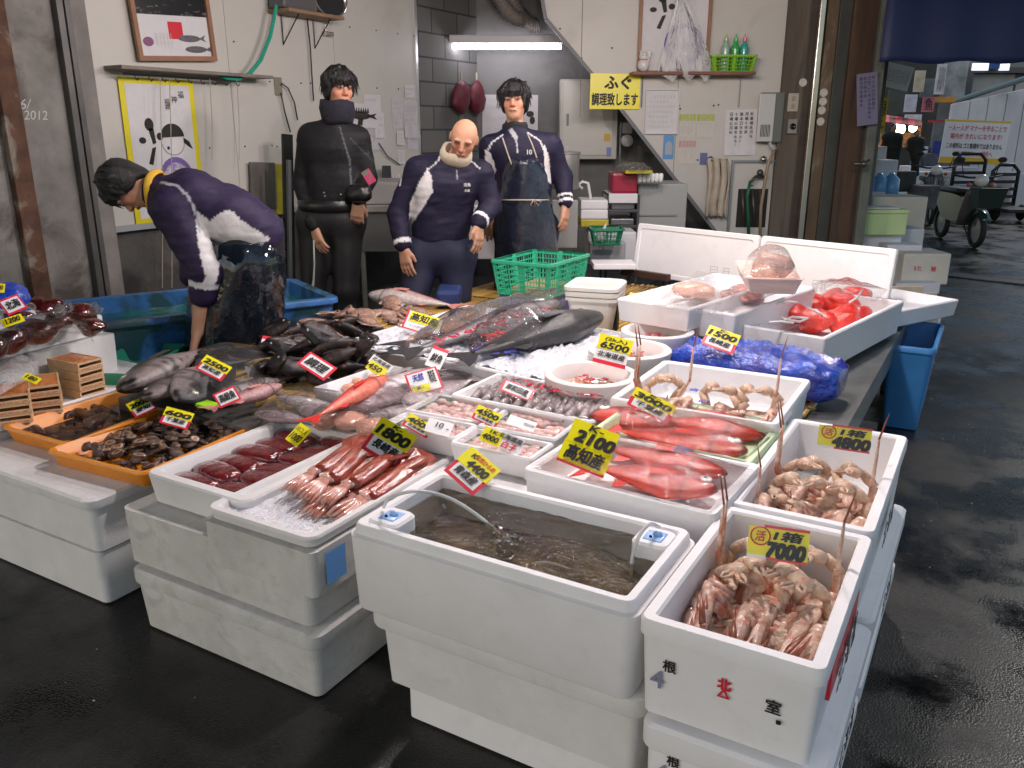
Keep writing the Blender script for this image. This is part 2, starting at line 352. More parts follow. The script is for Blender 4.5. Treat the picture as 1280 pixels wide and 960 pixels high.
# far left: door panels with a rusty frame and steel rail
dl = thing('concrete_pillar', 'stained grey concrete pillar at the left with white chalk numbers and rusty frame', 'pillar', (XW+.15, y0-1, 0))
yA = atx(-80, 200, XW+.1)[1]; yB = atx(92, 200, XW+.1)[1]
mb = MB(); mb.box((yA, 0, -.2), (yB, 3.2, .1), M); link('pillar_face', mb, mat('stained_concrete', (.24, .225, .205), .8, var=.4, vscale=4, dark=(.07, .055, .045), dscale=3.2, damt=.85, dthr=.5, bump=.5, bscale=25), dl, world=True)
a = atx(-4, 120, XW+.12)[1]; b_ = atx(12, 120, XW+.12)[1]
mb = MB(); mb.box((a, 0, .1), (a+.10, 3.2, .15), M, bev=.006); link('rusty_frame', mb, mat('rust', (.10, .045, .025), .8, var=.5, vscale=8, dark=(.30, .27, .22), dscale=4, damt=.9, dthr=.52, bump=.6, bscale=30), dl, world=True)
mb = MB(); c = yB
for o1, o2, d in ((.0, .035, .15), (.06, .09, .13), (.035, .06, .11)): mb.box((c+o1, 0, -.1), (c+o2, 3.2, d), M)
link('door_rail', mb, mat('dark_rail', (.10, .095, .09), .45, metal=.4, var=.3), dl, world=True)
mb = MB(); mb.box((c+.09, 0, -.1), (y0, 3.2, .08), M); link('door_post', mb, mat('post_grey', (.20, .185, .17), .6, var=.35, vscale=5), dl, world=True)
mb = MB(); p = atx(27, 130, XW+.1); put_text(mb, '26/', p[1], p[2], h=.05, z=.104, bold=-.012, shear=.3); p = atx(44, 144, XW+.1); put_text(mb, '2012', p[1], p[2], h=.045, z=.104, bold=-.012, shear=.2)
for i in range(len(mb.v)): mb.v[i] = M@mb.v[i]
link('chalk_numbers', mb, mat('chalk', (.55, .55, .52), .9), dl, world=True)
# ---- alcove: block wall on the left, back wall, ceiling
SY = YE*math.cos(_y)-XW*math.sin(_y)     # horizontal distance of the stair wall plane
block = bpy.data.materials.new('concrete_blocks'); block.use_nodes = True; N = block.node_tree.nodes; L = block.node_tree.links
tc = N.new('ShaderNodeTexCoord'); br = N.new('ShaderNodeTexBrick'); br.inputs['Color1'].default_value = (.11, .11, .105, 1); br.inputs['Color2'].default_value = (.15, .15, .14, 1); br.inputs['Mortar'].default_value = (.04, .04, .04, 1)
br.inputs['Scale'].default_value = 1; br.inputs['Brick Width'].default_value = .4; br.inputs['Row Height'].default_value = .2; br.inputs['Mortar Size'].default_value = .008
L.new(tc.outputs['UV'], br.inputs[0]); L.new(br.outputs[0], N['Principled BSDF'].inputs['Base Color']); N['Principled BSDF'].inputs['Roughness'].default_value = .8
def uvwall(name, M, x0, x1, z0, z1, th, m, label, cat='wall'):
 mb = MB(); mb.box((x0, z0, -th), (x1, z1, 0), M); o = link(name, mb, m, label=label, cat=cat)
 uv = o.data.uv_layers.new(name='UVMap'); Mi = M.inverted()
 for lp in o.data.loops:
  q = Mi@(o.data.vertices[lp.vertex_index].co+o.location); uv.data[lp.index].uv = (q.x, q.y)
 return o
YB = SY+2.1
d = ray(597, 150); pbx = C0+d*((XW)/d[0]); YB = float(pbx@_h)
uvwall('block_side_wall', M, YE+.02, pbx[1], 0, 3.2, .2, block, 'dark concrete block wall at the side of the alcove behind the men')
MBk = camframe(YB); xl = float(np.dot(pbx, _rt)); Y990 = SY
uvwall('alcove_back_wall', MBk, xl, xl+3.9, 0, 3.2, .2, mat('alcove_grey', (.17, .17, .165), .7, var=.2, vscale=2, dark=(.08, .08, .08), dscale=1.5, damt=.5), 'grey rendered back wall of the alcove behind the white cabinet')
# ---- stair wall: cream panel with a slanted lower edge, frontal
MS = camframe(SY)
def fs(px, py, Y=None):      # photo pixel on a frontal plane -> (x,z)
 p = atY(px, py, SY if Y is None else Y); return float(np.dot(p, _rt)), float(p[2])
MSb = camframe(SY)
sw = thing('stair_wall', 'cream wall with slanted edge under the stairs, carrying notices', 'wall', tuple(atY(830, 200, SY)[:2])+(0,))
def poly_prism(mb, pts, th, M, zf=0):
 n = len(pts); v = [(x, y, zf) for x, y in pts]+[(x, y, zf-th) for x, y in pts]
 mb.add(v, [tuple(range(n)), tuple(range(2*n-1, n-1, -1))]+[(i, n+i, n+(i+1) % n, (i+1) % n) for i in range(n)], M)
q = [fs(*p) for p in ((676, -25), (684, 22), (770, 125), (892, 283))]
xr = fs(982, 100)[0]; sl = (q[3][0]-q[2][0])/(q[3][1]-q[2][1]); q.append((q[3][0]-sl*(q[3][1]-.05), .05))
q1 = q+[(xr, .05), (xr, 3.25), (q[0][0]-.02, 3.25)]
q1 = [p for p in q1]; poly = q1[::1]
mb = MB(); poly_prism(mb, poly, .05, MS); link('panel', mb, panel, sw, world=True)
mb = MB()
for i in range(4):
 a, b_ = Vector((*q[i], 0)), Vector((*q[i+1], 0)); dd = (b_-a).normalized(); nn = Vector((-dd.y, dd.x, 0))
 mb.add([a, b_, b_+nn*-.03, a+nn*-.03, a+Vector((0, 0, .02)), b_+Vector((0, 0, .02)), b_+nn*-.03+Vector((0, 0, .02)), a+nn*-.03+Vector((0, 0, .02))],
 [(0, 3, 2, 1), (4, 5, 6, 7), (0, 1, 5, 4), (1, 2, 6, 5), (2, 3, 7, 6), (3, 0, 4, 7)], MS)
link('stringer_trim', mb, mat('trim_dark', (.16, .16, .165), .5), sw, world=True)
mb = MB()
for px in (726, 848):
 x, z = fs(px, 100); mb.box((x-.003, .3 if px > 800 else 1.5, .0005), (x+.003, 3.2, .002), MS)
link('panel_joint', mb, mat('joint', (.25, .23, .2), .8), sw, world=True)
mb = MB()
for (px, py) in ((765, 60), (849, 132), (850, 136), (892, 132), (898, 131), (720, 70), (727, 73), (700, 36), (820, 202), (845, 224), (783, 147), (802, 170), (838, 216), (975, 132), (940, 232), (950, 275), (872, 200)):
 x, z = fs(px, py); mb.lathe([(.008, 0), (.008, .004), (.003, .006)], 8, MS@Matrix.Translation((x, z, 0)))
link('screw_head', mb, mat('screw'), sw, world=True)['kind'] = 'stuff'
# short link wall that joins stair wall to the left wall's line is open: alcove ceiling and dark duct above
mb = MB(); mb.box((xl-.3, 3.2, -2.4), (xl+5, 3.3, 3.0), camframe(SY));
# ---- canopy roof over the whole stall, carried by the walls and pillar
mb = MB(); mb.box((-9, -2.2, 3.25), (1.3, 14, 3.4)); link('canopy_roof', mb, mat('roof_dark', (.035, .04, .05), .8, var=.3), label='dark canopy roof above the fish stall', cat='roof')
# fluorescent lamp
(x0, z0), (x1, z1) = fs(560, 59, SY+.5), fs(701, 57, SY+.5); Mf = camframe(SY+.5)
t = thing('fluorescent_lamp', 'lit white fluorescent tube lamp hanging in the alcove above the bald man', 'lamp', tuple(atY(630, 50, SY+.5)))
mb = MB(); mb.box((x0-.05, z0+.03, -.05), (x1+.05, z0+.10, .05), Mf, bev=.008); link('housing', mb, mat('lamp_housing', (.5, .5, .5), .4), t, world=True)
mb = MB(); mb.tube([(x0, z0, 0), (x1, z0, 0)], .018, 12, Mf); link('tube', mb, mat('tube_lit', (1, 1, 1), .4, emis=(.95, .9, 1), estr=22), t, world=True)
mb = MB(); mb.box((x0-.03, z0-.02, -.02), (x0, z0+.04, .02), Mf).box((x1, z0-.02, -.02), (x1+.03, z0+.04, .02), Mf); link('end_cap', mb, mat('lamp_housing'), t, world=True)
# duct pipes hanging from the alcove ceiling (corrugated)
xa, za = fs(640, 5, SY+.9)
for i, (px, py) in enumerate(((628, 12), (648, 20), (668, 28))):
 pts = []; rad = []
 for k in range(60):
  s = k/59; x, z = fs(px-18+44*s, py-40+52*math.sin(s*1.7), SY+.7+.12*i); pts.append(camframe(SY+.7+.12*i)@Vector((x, z, 0))); rad.append(.062+.012*math.sin(k*2.2))
 mb = MB(); mb.tube(pts, rad, 12)
 link('duct_hose', mb, mat('duct', (.20, .18, .16), .6), label=('leftmost', 'middle', 'rightmost')[i]+' of the ribbed grey duct hoses under the alcove ceiling', cat='duct', group='duct hoses', smooth=True)
# ---- right pillar group
PY = SY+.02
def post(name, label, px0, px1, m, Y, th=.12, top=3.25, py=150, cat='pillar', bev=.006):
 a = float(np.dot(atY(px0, py, Y), _rt)); b_ = float(np.dot(atY(px1, py, Y), _rt)); mb = MB(); mb.box((a, 0, -th), (b_, top, 0), camframe(Y), bev=bev); return link(name, mb, m, label=label, cat=cat)
post('timber_post', 'weathered grey brown timber post at the right end of the cream wall', 974, 1000, mat('old_timber', (.13, .105, .08), .8, var=.5, vscale=3, dark=(.04, .03, .025), dscale=6, damt=.8, bump=.6, bscale=20, stretch=(1, 1, .12)), SY-.05)
post('steel_channel', 'dark brown steel channel between the grey post and the shiny rail', 1000, 1011, mat('brown_steel', (.06, .045, .035), .5, var=.4, metal=.3), SY-.05, .08)
post('chrome_rail', 'shiny vertical steel shutter rail on the right pillar', 1012, 1019, mat('chrome', (.6, .57, .52), .22, metal=.95, var=.15), SY-.12, .05)
post('peeling_post', 'narrow brown post with peeling white and orange paint stickers', 1021, 1035, mat('peeling', (.12, .08, .045), .7, var=.4, dark=(.32, .28, .22), dscale=5, damt=.9, dthr=.55, stretch=(1, 1, .4), bump=.5), SY-.08, .08)
post('green_post', 'dark grey green steel post on the right pillar', 1036, 1052, mat('green_steel', (.045, .05, .042), .55, var=.3), SY-.1, .1)
post('rusty_shutter_box', 'wide dark rust brown steel column beside the street', 1053, 1084, mat('rust_brown', (.075, .04, .022), .65, var=.6, vscale=4, dark=(.02, .015, .012), dscale=3, damt=.8, stretch=(2, 2, .2)), SY-.15, .25)
post('street_post', 'thin grey green pipe post at the street corner of the pillar', 1086, 1098, mat('pipe_green', (.12, .13, .11), .5, var=.3), SY-.2, .08)
# stickers on the peeling post, switch boxes on timber
t = None
for i, (px, py, nm) in enumerate(((1029.5, 116, 'uppermost'), (1028.5, 127, 'second'), (1027, 138, 'third'), (1025.5, 152, 'lowest'), (1005, 103, 'separate'))):
 x, z = fs(px, py, SY-.08); mb = MB(); mb.lathe([(.034, 0), (.034, .003), (0.001, .003)], 12, camframe(SY-.08 if i < 4 else SY-.05)@Matrix.Translation((x, z, .003)))
 o = link('round_sticker', mb, mat('sticker_white', (.6, .58, .52), .7, var=.3, vscale=30), label=(nm+' of the round pale stickers on the peeling brown post') if i < 4 else 'round pale sticker on the grey timber post above the switch plate', cat='sticker', group='round stickers')
x, z = fs(991, 128, SY-.05); t = thing('switch_plate', 'beige double switch plate on the grey timber post', 'switch', tuple(camframe(SY-.05)@Vector((x, z, 0))), YAW*math.pi/180)
mb = MB(); mb.box((-.045, -.014, -.075), (.045, 0, .075), bev=.004); link('plate', mb, mat('beige_plastic', (.42, .38, .3), .4), t)
for s in (-1, 1): mb = MB(); mb.box((-.014, -.02, s*.03-.018), (.014, -.012, s*.03+.018), bev=.002); link('button', mb, mat('beige_dark', (.3, .27, .21), .4), t)
x, z = fs(989, 158, SY-.05); t = thing('doorbell_box', 'small grey bell box with a round black lens below the switch plate', 'bell box', tuple(camframe(SY-.05)@Vector((x, z, 0))), YAW*math.pi/180)
mb = MB(); mb.box((-.04, -.04, -.06), (.04, 0, .06), bev=.005); link('casing', mb, mat('grey_plastic', (.25, .24, .22), .5), t)
mb = MB(); mb.lathe([(.026, 0), (.026, .012), (.018, .014), (.001, .006)], 14, Matrix.Translation((0, -.04, 0))@Matrix.Rotation(R(90), 4, 'X')); link('lens', mb, mat('black_gloss', (.01, .01, .01), .15), t)
# navy awning at upper right
p = [atY(1099, 78, SY-.5), atY(1330, 78, SY-.5)]
t = thing('awning', 'dark navy blue awning sheet hanging over the street at upper right', 'awning', tuple(p[0]))
mb = MB(); MA = camframe(SY-.5); xa = float(np.dot(p[0], _rt)); xb = xa+3.2; rows = []
for k in range(41):
 x = xa+(xb-xa)*k/40; rows.append([(x, p[0][2]+(.012*math.sin(k*.9)), .015*math.sin(k*1.1)), (x, p[0][2]+.05, .015*math.sin(k*1.1)), (x, 3.3, 0.01*math.sin(k*1.1+1))])
mb.loft(rows, False, False, MA, closed=False); o = link('sheet', mb, mat('navy_tarp', (.008, .018, .075), .6, var=.15, vscale=1.5), t, world=True, smooth=True); md = o.modifiers.new('s', 'SOLIDIFY'); md.thickness = .006
mb = MB(); mb.tube([(xa, 3.3, 0), (xb, 3.3, 0)], .03, 10, MA); link('curtain_rod', mb, mat('galv', (.30, .31, .33), .4, metal=.8), t, world=True)
# ================================================================ THE STALL
foam = mat('foam_white', (.80, .79, .80), .55, var=.04, vscale=9, dark=(.55, .53, .50), dscale=12, damt=.28, dthr=.54, dw=.25, bump=.10, bscale=200)
foam_mid = mat('foam_used', (.70, .69, .68), .6, var=.08, vscale=7, dark=(.42, .40, .37), dscale=22, damt=.3, dthr=.56, dw=.25, bump=.18, bscale=240)
foam_dirty = mat('foam_dirty', (.58, .57, .545), .65, var=.18, vscale=6, dark=(.22, .205, .19), dscale=13, damt=.5, dthr=.5, dw=.3, bump=.3, bscale=200)
foam_green = mat('foam_green', (.62, .80, .50), .55, var=.05, bump=.12, bscale=260)
foam_lime = mat('foam_lime', (.52, .68, .33), .6, var=.1, bump=.12, bscale=260)
black_ink, red_ink, blue_ink = ink((.012, .011, .010), 'black'), ink((.62, .02, .035), 'red'), ink((.03, .05, .42), 'blue')
yellow_card = mat('yellow_card', (.90, .80, .01), .35); white_card = mat('white_card', (.85, .84, .84), .35); red_card = mat('red_card', (.72, .03, .06), .35)
wrap = film_mat('clear_wrap', fac=.0, rough=.07, bscale=16, bump=.5, haze=.0)
bagfilm = film_mat('crinkled_bag', fac=.0, rough=.10, bscale=40, bump=.9, haze=.04)
sleeve = film_mat('card_sleeve', fac=.0, rough=.04, bscale=6, bump=.1, haze=.0)
water_m = None
def fit(FL, FR, BR, BL, z):
 a, b, c, d = [at(*p, z) for p in (FL, FR, BR, BL)]; ctr = (a+b+c+d)/4; u = (b-a)+(c-d); v = (d-a)+(c-b)
 w_, d_ = np.linalg.norm(u)/2, np.linalg.norm(v)/2; an = math.atan2(u[1], u[0]); an2 = math.atan2(-v[0], v[1]); return ctr, w_, d_, (an+an2)/2
def tray(name, label, cat, ctr, w_, d_, rz, z0, z1, m, wall=.026, floor=.028, taper=.012, lip=0, rad=.035, group=None, parts=None, lipz=.03):
 """an open rounded foam or plastic box: origin at base centre"""
 t = thing(name, label, cat, (ctr[0], ctr[1], z0), rz, group); h = z1-z0; mb = MB(); rad *= .65
 prof = [(taper+.006, 0), (taper, .005)]
 if lip: prof += [(taper*(1-(h-lipz)/h)+.0, h-lipz), (-lip, h-lipz+.003)]
 prof += [(-lip if lip else .0, h-.006), (-lip+.004, h), (wall-.005, h), (wall, h-.005), (wall+taper*.6, floor+.012), (wall+taper*.6+.01, floor)]
 rings_box(mb, w_, d_, prof, rad); link('body' if not parts else parts, mb, m, t, smooth=True, sharp=38); return t
def solid_box(name, label, cat, x0, x1, y0, y1, z0, z1, m, rz=0, lidh=.045, lip=.008, taper=.012, rad=.03, group=None, mlid=None, label_lid=None):
 ctr = ((x0+x1)/2, (y0+y1)/2); t = thing(name, label, cat, (ctr[0], ctr[1], z0), rz, group); h = z1-z0; W_, D_ = x1-x0, y1-y0; rad *= .6; taper *= .7
 mb = MB(); rings_box(mb, W_, D_, [(taper+.008, 0), (taper, .007), (.004, h-lidh-.002)], rad); link('body', mb, m, t, smooth=True, sharp=38)
 if lidh:
  mb = MB(); rings_box(mb, W_, D_, [(.004, h-lidh-.0015), (-lip, h-lidh), (-lip-.002, h-lidh+.006), (-lip-.002, h-.008), (-lip+.006, h-.001)], rad+.004); link('lid', mb, mlid or m, t, smooth=True, sharp=38)
 return t
# ---------------------------------------------------------------- tags
def tag(px4, z, tilt, regions, texts, label, cat='price tag', group='hand-lettered tags', name='price_tag', film=False, thick=.0015):
 cx = sum(p[0] for p in px4)/4; cy = sum(p[1] for p in px4)/4; P = at(cx, cy, z)
 hd = np.array([P[0], P[1], 0]); hd /= np.linalg.norm(hd)
 n = -hd*math.sin(R(tilt))+np.array([0, 0, math.cos(R(tilt))]); q = []
 for p in px4:
  d = ray(*p); q.append(C0+d*(((P-C0)@n)/(d@n)))
 X = (q[1]-q[0])+(q[2]-q[3]); Y = (q[0]-q[3])+(q[1]-q[2]); wX = np.linalg.norm(X)/2; hY = np.linalg.norm(Y)/2
 Xn, Yn = X/np.linalg.norm(X), Y/np.linalg.norm(Y); s = (Xn+np.cross(Yn, n)); s /= np.linalg.norm(s)
 M = frame(P, s, np.cross(n, s)); t = thing(name, label, cat, tuple(P), 0, group)
 cards = {}
 for r in regions:
  c, x0, y0, x1, y1 = r[:5]; lv = r[5] if len(r) > 5 else 1
  mb = cards.setdefault(c, MB()); z0 = (lv-1)*.0012
  mb.box(((x0-.5)*wX, (y0-.5)*hY, z0), ((x1-.5)*wX, (y1-.5)*hY, z0+.001), M)
 for c, mb in cards.items(): link({'y': 'yellow_panel', 'w': 'card', 'r': 'border'}[c], mb, {'y': yellow_card, 'w': white_card, 'r': red_card}[c], t, world=True)
 inks = {}
 for tx in texts:
  s_, x, y, ww, hh, c = tx[:6]; b = tx[6] if len(tx) > 6 else .03; rot = tx[7] if len(tx) > 7 else 0
  mb = inks.setdefault(c, MB()); tmp = MB()
  put_text(tmp, s_, (x-.5)*wX, (y-.5)*hY, w=ww*wX if not rot else ww*hY, h=hh*hY if not rot else hh*wX, z=.0045, bold=b, shear=.15, rot=R(rot)); mb.add(tmp.v, tmp.f, M)
 for c, mb in inks.items(): link('lettering', mb, {'k': black_ink, 'r': red_ink, 'b': blue_ink}[c], t, world=True)
 if film:
  mb = MB(); mb.box((-.5*wX-.01, -.5*hY-.01, .006), (.5*wX+.01, .5*hY+.02, .0065), M); link('clear_sleeve', mb, sleeve, t, world=True)
 return t
# two-part tag: yellow price card on top, white origin card in a red frame below
def std(px4, z, tilt, price, unit, origin, label, split=.48, **k):
 regs = [('r', .0, 0, 1, split+.06, 1), ('w', .09, .09, .91, split+.06, 2), ('y', .0, split, 1, 1, 3)]
 tx = [(price, .5, split+(1-split)*.40, .86, (1-split)*.52, 'k', .045), (origin, .5, .07+split*.52, .66, split*.52, 'k', .03)]
 if unit: tx.append((unit, .5, split+(1-split)*.84, .26, (1-split)*.2, 'k', .03))
 return tag(px4, z, tilt, regs, tx, label, **k)
def frametag(px4, z, tilt, text, label, extra=(), regs=(), **k):
 return tag(px4, z, tilt, [('r', 0, 0, 1, 1, 1), ('w', .08, .12, .92, .88, 2)]+list(regs), [(text, .5, .5, .7, .5, 'k', .03)]+list(extra) if text else list(extra), label, **k)
# ---------------------------------------------------------------- table, slat mats
tb = thing('market_table', 'low steel framed stall table under the slatted bamboo mats', 'table', (-1.6, 3.5, 0))
steel = mat('table_steel', (.22, .22, .21), .4, metal=.7, var=.3, vscale=5); MX0, MX1, MY0, MY1, MZ = -2.78, -.40, 1.78, 5.0, .46
mb = MB(); mb.box((MX0+.02, MY0+.05, MZ-.09), (MX1+.04, MY1, MZ-.02)); link('table_top', mb, steel, tb, world=True)
for x in (MX0+.08, -1.5, MX1-.02):
 for y in (MY0+.35, 3.4, MY1-.08):
  mb = MB(); mb.box((x-.02, y-.02, 0), (x+.02, y+.02, MZ-.09)); link('leg', mb, steel, tb, world=True)
mb = MB(); mb.box((MX1+.03, MY0+1.0, MZ-.12), (MX1+.06, MY1, MZ-.015)); link('edge_rail', mb, steel, tb, world=True)
bam = mat('bamboo', (.62, .38, .09), .5, var=.35, vscale=14, dark=(.25, .13, .03), dscale=10, damt=.7, stretch=(1, .15, 1))
def slatmat(x0, x1, y0, y1, label, step=.032, rz=0):
 t = thing('slat_mat', label, 'mat', ((x0+x1)/2, (y0+y1)/2, MZ-.018), rz, 'bamboo slat mats'); mb = MB(); x = x0
 while x < x1-.01:
  r = .0105+.002*math.sin(x*91); mb.tube([(x-(x0+x1)/2+.01, y0-(y0+y1)/2+.02*math.sin(x*57), .01), (x-(x0+x1)/2+.01+.004*math.sin(x*31), 0, .011), (x-(x0+x1)/2+.01, y1-(y0+y1)/2+.02*math.cos(x*47), .01)], r, 7); x += step
 link('slats', mb, bam, t, smooth=True)
 for k in range(5): y = (y0-y1)/2+.08+(y1-y0-.16)*k/4; mb = MB(); mb.box((x0-(x0+x1)/2, y-.006, .018), (x1-(x0+x1)/2, y+.006, .0225)); link('binding', mb, mat('binding', (.12, .07, .03), .8), t)
slatmat(MX0, -2.0, 2.03, MY1-.2, 'left bamboo slat mat under the dark fish and squid')
slatmat(-1.97, -1.2, 2.25, MY1-.05, 'middle bamboo slat mat under the white buckets and tuna trays')
slatmat(-1.17, MX1-.06, 2.85, MY1-.1, 'right bamboo slat mat under the red bags and blue bag')
# ---------------------------------------------------------------- hanging lamps just above the picture
for i, (x, y, e) in enumerate(((-1.75, 4.6, 40), (-.75, 3.9, 76), (-2.3, 3.1, 40), (-1.0, 2.3, 78))):
 t = thing('pendant_lamp', 'hanging bulb lamp with white enamel shade above the stall, number %s from the back' % ('one', 'two', 'three', 'four')[i], 'lamp', (x, y, 2.3), 0, 'bulb lamps hanging over the stall')
 mb = MB(); mb.lathe([(.15, .05), (.14, .07), (.05, .15), (.03, .2), (.028, .2), (.045, .145), (.135, .065), (.148, .05)], 28, cap0=False, cap1=False); link('lamp_shade', mb, mat('enamel', (.75, .75, .72), .3), t, smooth=True)
 mb = MB(); mb.ball((0, 0, .075), (.04, .04, .05), n=16, m=10); link('bulb', mb, mat('bulb_lit', (1, 1, 1), .3, emis=(1, .88, .72), estr=30), t, smooth=True)
 mb = MB(); mb.tube([(0, 0, .19), (0, 0, .95)], .006); link('cord', mb, mat('black_rubber', (.02, .02, .02), .6), t)
 ld = bpy.data.lights.new('bulb_light', 'POINT'); ld.energy = e; ld.shadow_soft_size = .09; ld.color = (1, .88, .87); lo = bpy.data.objects.new('bulb_light', ld); sc.collection.objects.link(lo); lo.location = (0, 0, -.02); lo.parent = t
# ---------------------------------------------------------------- support stacks (foam boxes as tables)
# far left stacks under the orange trays
solid_box('foam_box', 'grey-white foam box on the ground, lower one of the leftmost stack', 'foam box', -2.85, -2.185, 1.31, 1.86, 0, .185, foam_mid, lidh=0, taper=.02, rad=.05, group='foam boxes stacked as supports')
solid_box('foam_box', 'grey-white foam box under the empty orange tray, upper one of the leftmost stack', 'foam box', -2.87, -2.165, 1.30, 1.88, .186, .375, foam_mid, lidh=.035, taper=.018, lip=.012, rad=.05, group='foam boxes stacked as supports')
solid_box('foam_box', 'grey foam box partly hidden at the left picture edge, lower one', 'foam box', -3.56, -2.87, 1.31, 1.88, 0, .185, foam_mid, lidh=0, taper=.02, rad=.05, group='foam boxes stacked as supports')
solid_box('foam_box', 'grey foam box at the left picture edge under the sea urchin tray', 'foam box', -3.58, -2.89, 1.30, 1.9, .186, .40, foam_mid, lidh=.035, taper=.018, rad=.05, group='foam boxes stacked as supports')
# middle dirty stack
solid_box('foam_box', 'scratched dirty foam box on the ground, lowest of the middle stack', 'foam box', -2.015, -1.315, 1.30, 1.80, 0, .20, foam_dirty, lidh=.045, taper=.02, lip=.004, rad=.05, group='foam boxes stacked as supports')
solid_box('foam_box', 'scratched dirty foam box under the tuna block box, second of the middle stack', 'foam box', -2.05, -1.33, 1.31, 1.83, .201, .375, foam_dirty, lidh=.0, taper=.012, rad=.05, group='foam boxes stacked as supports')
# tuna pouch box
c1, w1, d1, a1 = fit((193, 588), (304, 632), (437, 537), (349, 520), .47)
tuna_box = tray('foam_box', 'white foam box of dark red vacuum packed blocks with pen scribbles', 'foam box', (c1[0]+.03, c1[1]), w1+.06, d1, 0, .376, .47, foam_mid, group='open foam boxes of seafood', wall=.035, rad=.05)
# dirty box + squid tray
c2, w2, d2, a2 = fit((268, 636), (404, 678), (561, 564), (449, 536), .465)
solid_box('foam_box', 'dirty grey foam box with a blue label beneath the red squid tray', 'foam box', c2[0]-w2/2-.012, c2[0]+w2/2+.012, c2[1]-d2/2-.012, c2[1]+d2/2+.03, .30, .43, foam_dirty, lidh=0, taper=.006, rad=.04, group='foam boxes stacked as supports')
squid_tray = tray('foam_tray', 'white foam tray of long reddish brown squid', 'foam tray', c2, w2, d2, 0, .4305, .465, foam_mid, wall=.022, floor=.01, taper=.004, lip=.004, rad=.05, group='open foam boxes of seafood', lipz=.012)
# blue label on the dirty box
mb = MB(); xx = c2[0]+w2/2+.0135; mb.box((xx, c2[1]-d2/2+.03, .33), (xx+.001, c2[1]-d2/2+.10, .415)); o = link('blue_label', mb, mat('blue_label', (.12, .33, .72), .4), label='pale blue paper label on the end of the dirty box beneath the squid tray', cat='label')
# ---- flounder tank and its stack
TX0, TX1, TY0, TY1, TZ = -1.165, -.472, 1.272, 1.64, .56
solid_box('foam_box', 'foam box on the ground, lowest of the stack under the flounder tank', 'foam box', TX0+.07, TX1-.02, TY0+.10, TY1-.02, 0, .125, foam, lidh=0, taper=.006, rad=.03, group='foam boxes stacked as supports')
solid_box('foam_box', 'stained foam box in the middle of the stack under the flounder tank', 'foam box', TX0+.04, TX1-.0, TY0+.045, TY1, .126, .345, foam_mid, lidh=.05, taper=.02, lip=.016, rad=.045, group='foam boxes stacked as supports')
tank = thing('foam_tank', 'large white foam box filled with water holding live flounder and bubbling tubes', 'tank', ((TX0+TX1)/2, (TY0+TY1)/2, .346), 0)
mb = MB(); W_, D_, h = TX1-TX0, TY1-TY0, TZ-.346
rings_box(mb, W_, D_, [(.012, 0), (.008, .006), (0, h-.03), (0, h-.026), (.009, h-.022), (.011, h-.005), (.015, h), (.030, h), (.035, h-.006), (.042, .03)], .03); link('body', mb, foam, tank, smooth=True, sharp=35)
for s in (-1, 1):   # corner blocks with blue moulded cups
 mb = MB(); bx = s*(W_/2-.070); by = (-.105 if s < 0 else .10)
 rings_box(mb, .085, .085, [(0, .03), (0, h-.004), (.005, h+.002), (.022, h+.002), (.024, h-.006), (.03, h-.008)], .02, Matrix.Translation((bx, by, 0))); link('corner_pocket', mb, foam, tank, smooth=True, sharp=35)
 mb = MB(); mb.box((bx-.022, by-.024, h-.004), (bx+.022, by+.024, h+.004), bev=.004); mb.ball((bx+.004, by+.004, h+.004), (.012, .008, .01)); link('air_valve', mb, mat('pale_blue_plastic', (.25, .45, .80), .3), tank, smooth=True)
 mb = MB(); mb.ball((bx-.006, by-.012, h+.006), .0035); link('valve_screw', mb, black_ink, tank)
# water surface with ripples
n = 90; wz = h-.034; xs = np.linspace(-W_/2+.037, W_/2-.037, n); ys = np.linspace(-D_/2+.037, D_/2-.037, 50)
X, Y = np.meshgrid(xs, ys); Z = wz+.0034*wob(np.stack([X.ravel(), Y.ravel(), X.ravel()*0], 1), 55, 2).reshape(X.shape)+.0018*wob(np.stack([X.ravel(), Y.ravel(), X.ravel()*0], 1), 130, 5).reshape(X.shape)
for cx, cy in ((-.02, -.02), (-.17, .05)):
 rr = np.hypot(X-cx, Y-cy); Z += .004*np.cos(rr*170)*np.exp(-rr*16)
def gridmb(X, Y, Z):
 a, b = X.shape; mb = MB(); mb.add(np.stack([X.ravel(), Y.ravel(), Z.ravel()], 1).tolist(), [(i*b+j, i*b+j+1, (i+1)*b+j+1, (i+1)*b+j) for i in range(a-1) for j in range(b-1)]); return mb
wt = film_mat('tank_water', tint=(.82, .74, .60), fac=.02, rough=.03, bscale=28, bump=1.0, haze=.0)
o = link('water', gridmb(X, Y, Z), wt, smooth=True, kind='structure'); o.location = (tank.location.x, tank.location.y, o.location.z+tank.location.z)
mb = MB();
for k in range(26):
 a, r_ = rng.uniform(0, 6.28), abs(rng.normal(0, .035)); mb.ball((-.02+r_*math.cos(a), -.02+r_*math.sin(a), wz+.002), rng.uniform(.002, .006), n=8, m=5)
for k in range(30): mb.ball((rng.uniform(-.26, .0), rng.uniform(-.1, .1), wz+.002), rng.uniform(.0015, .004), n=8, m=5)
o = link('bubbles', mb, film_mat('bubble', fac=.25, rough=.02, bump=0, haze=.1), smooth=True, label='cluster of air bubbles on the tank water', cat='bubbles', kind='stuff'); o.location = (tank.location.x+o.location.x, tank.location.y+o.location.y, tank.location.z+o.location.z)
def worldpts(P): return [tuple(p) for p in P]
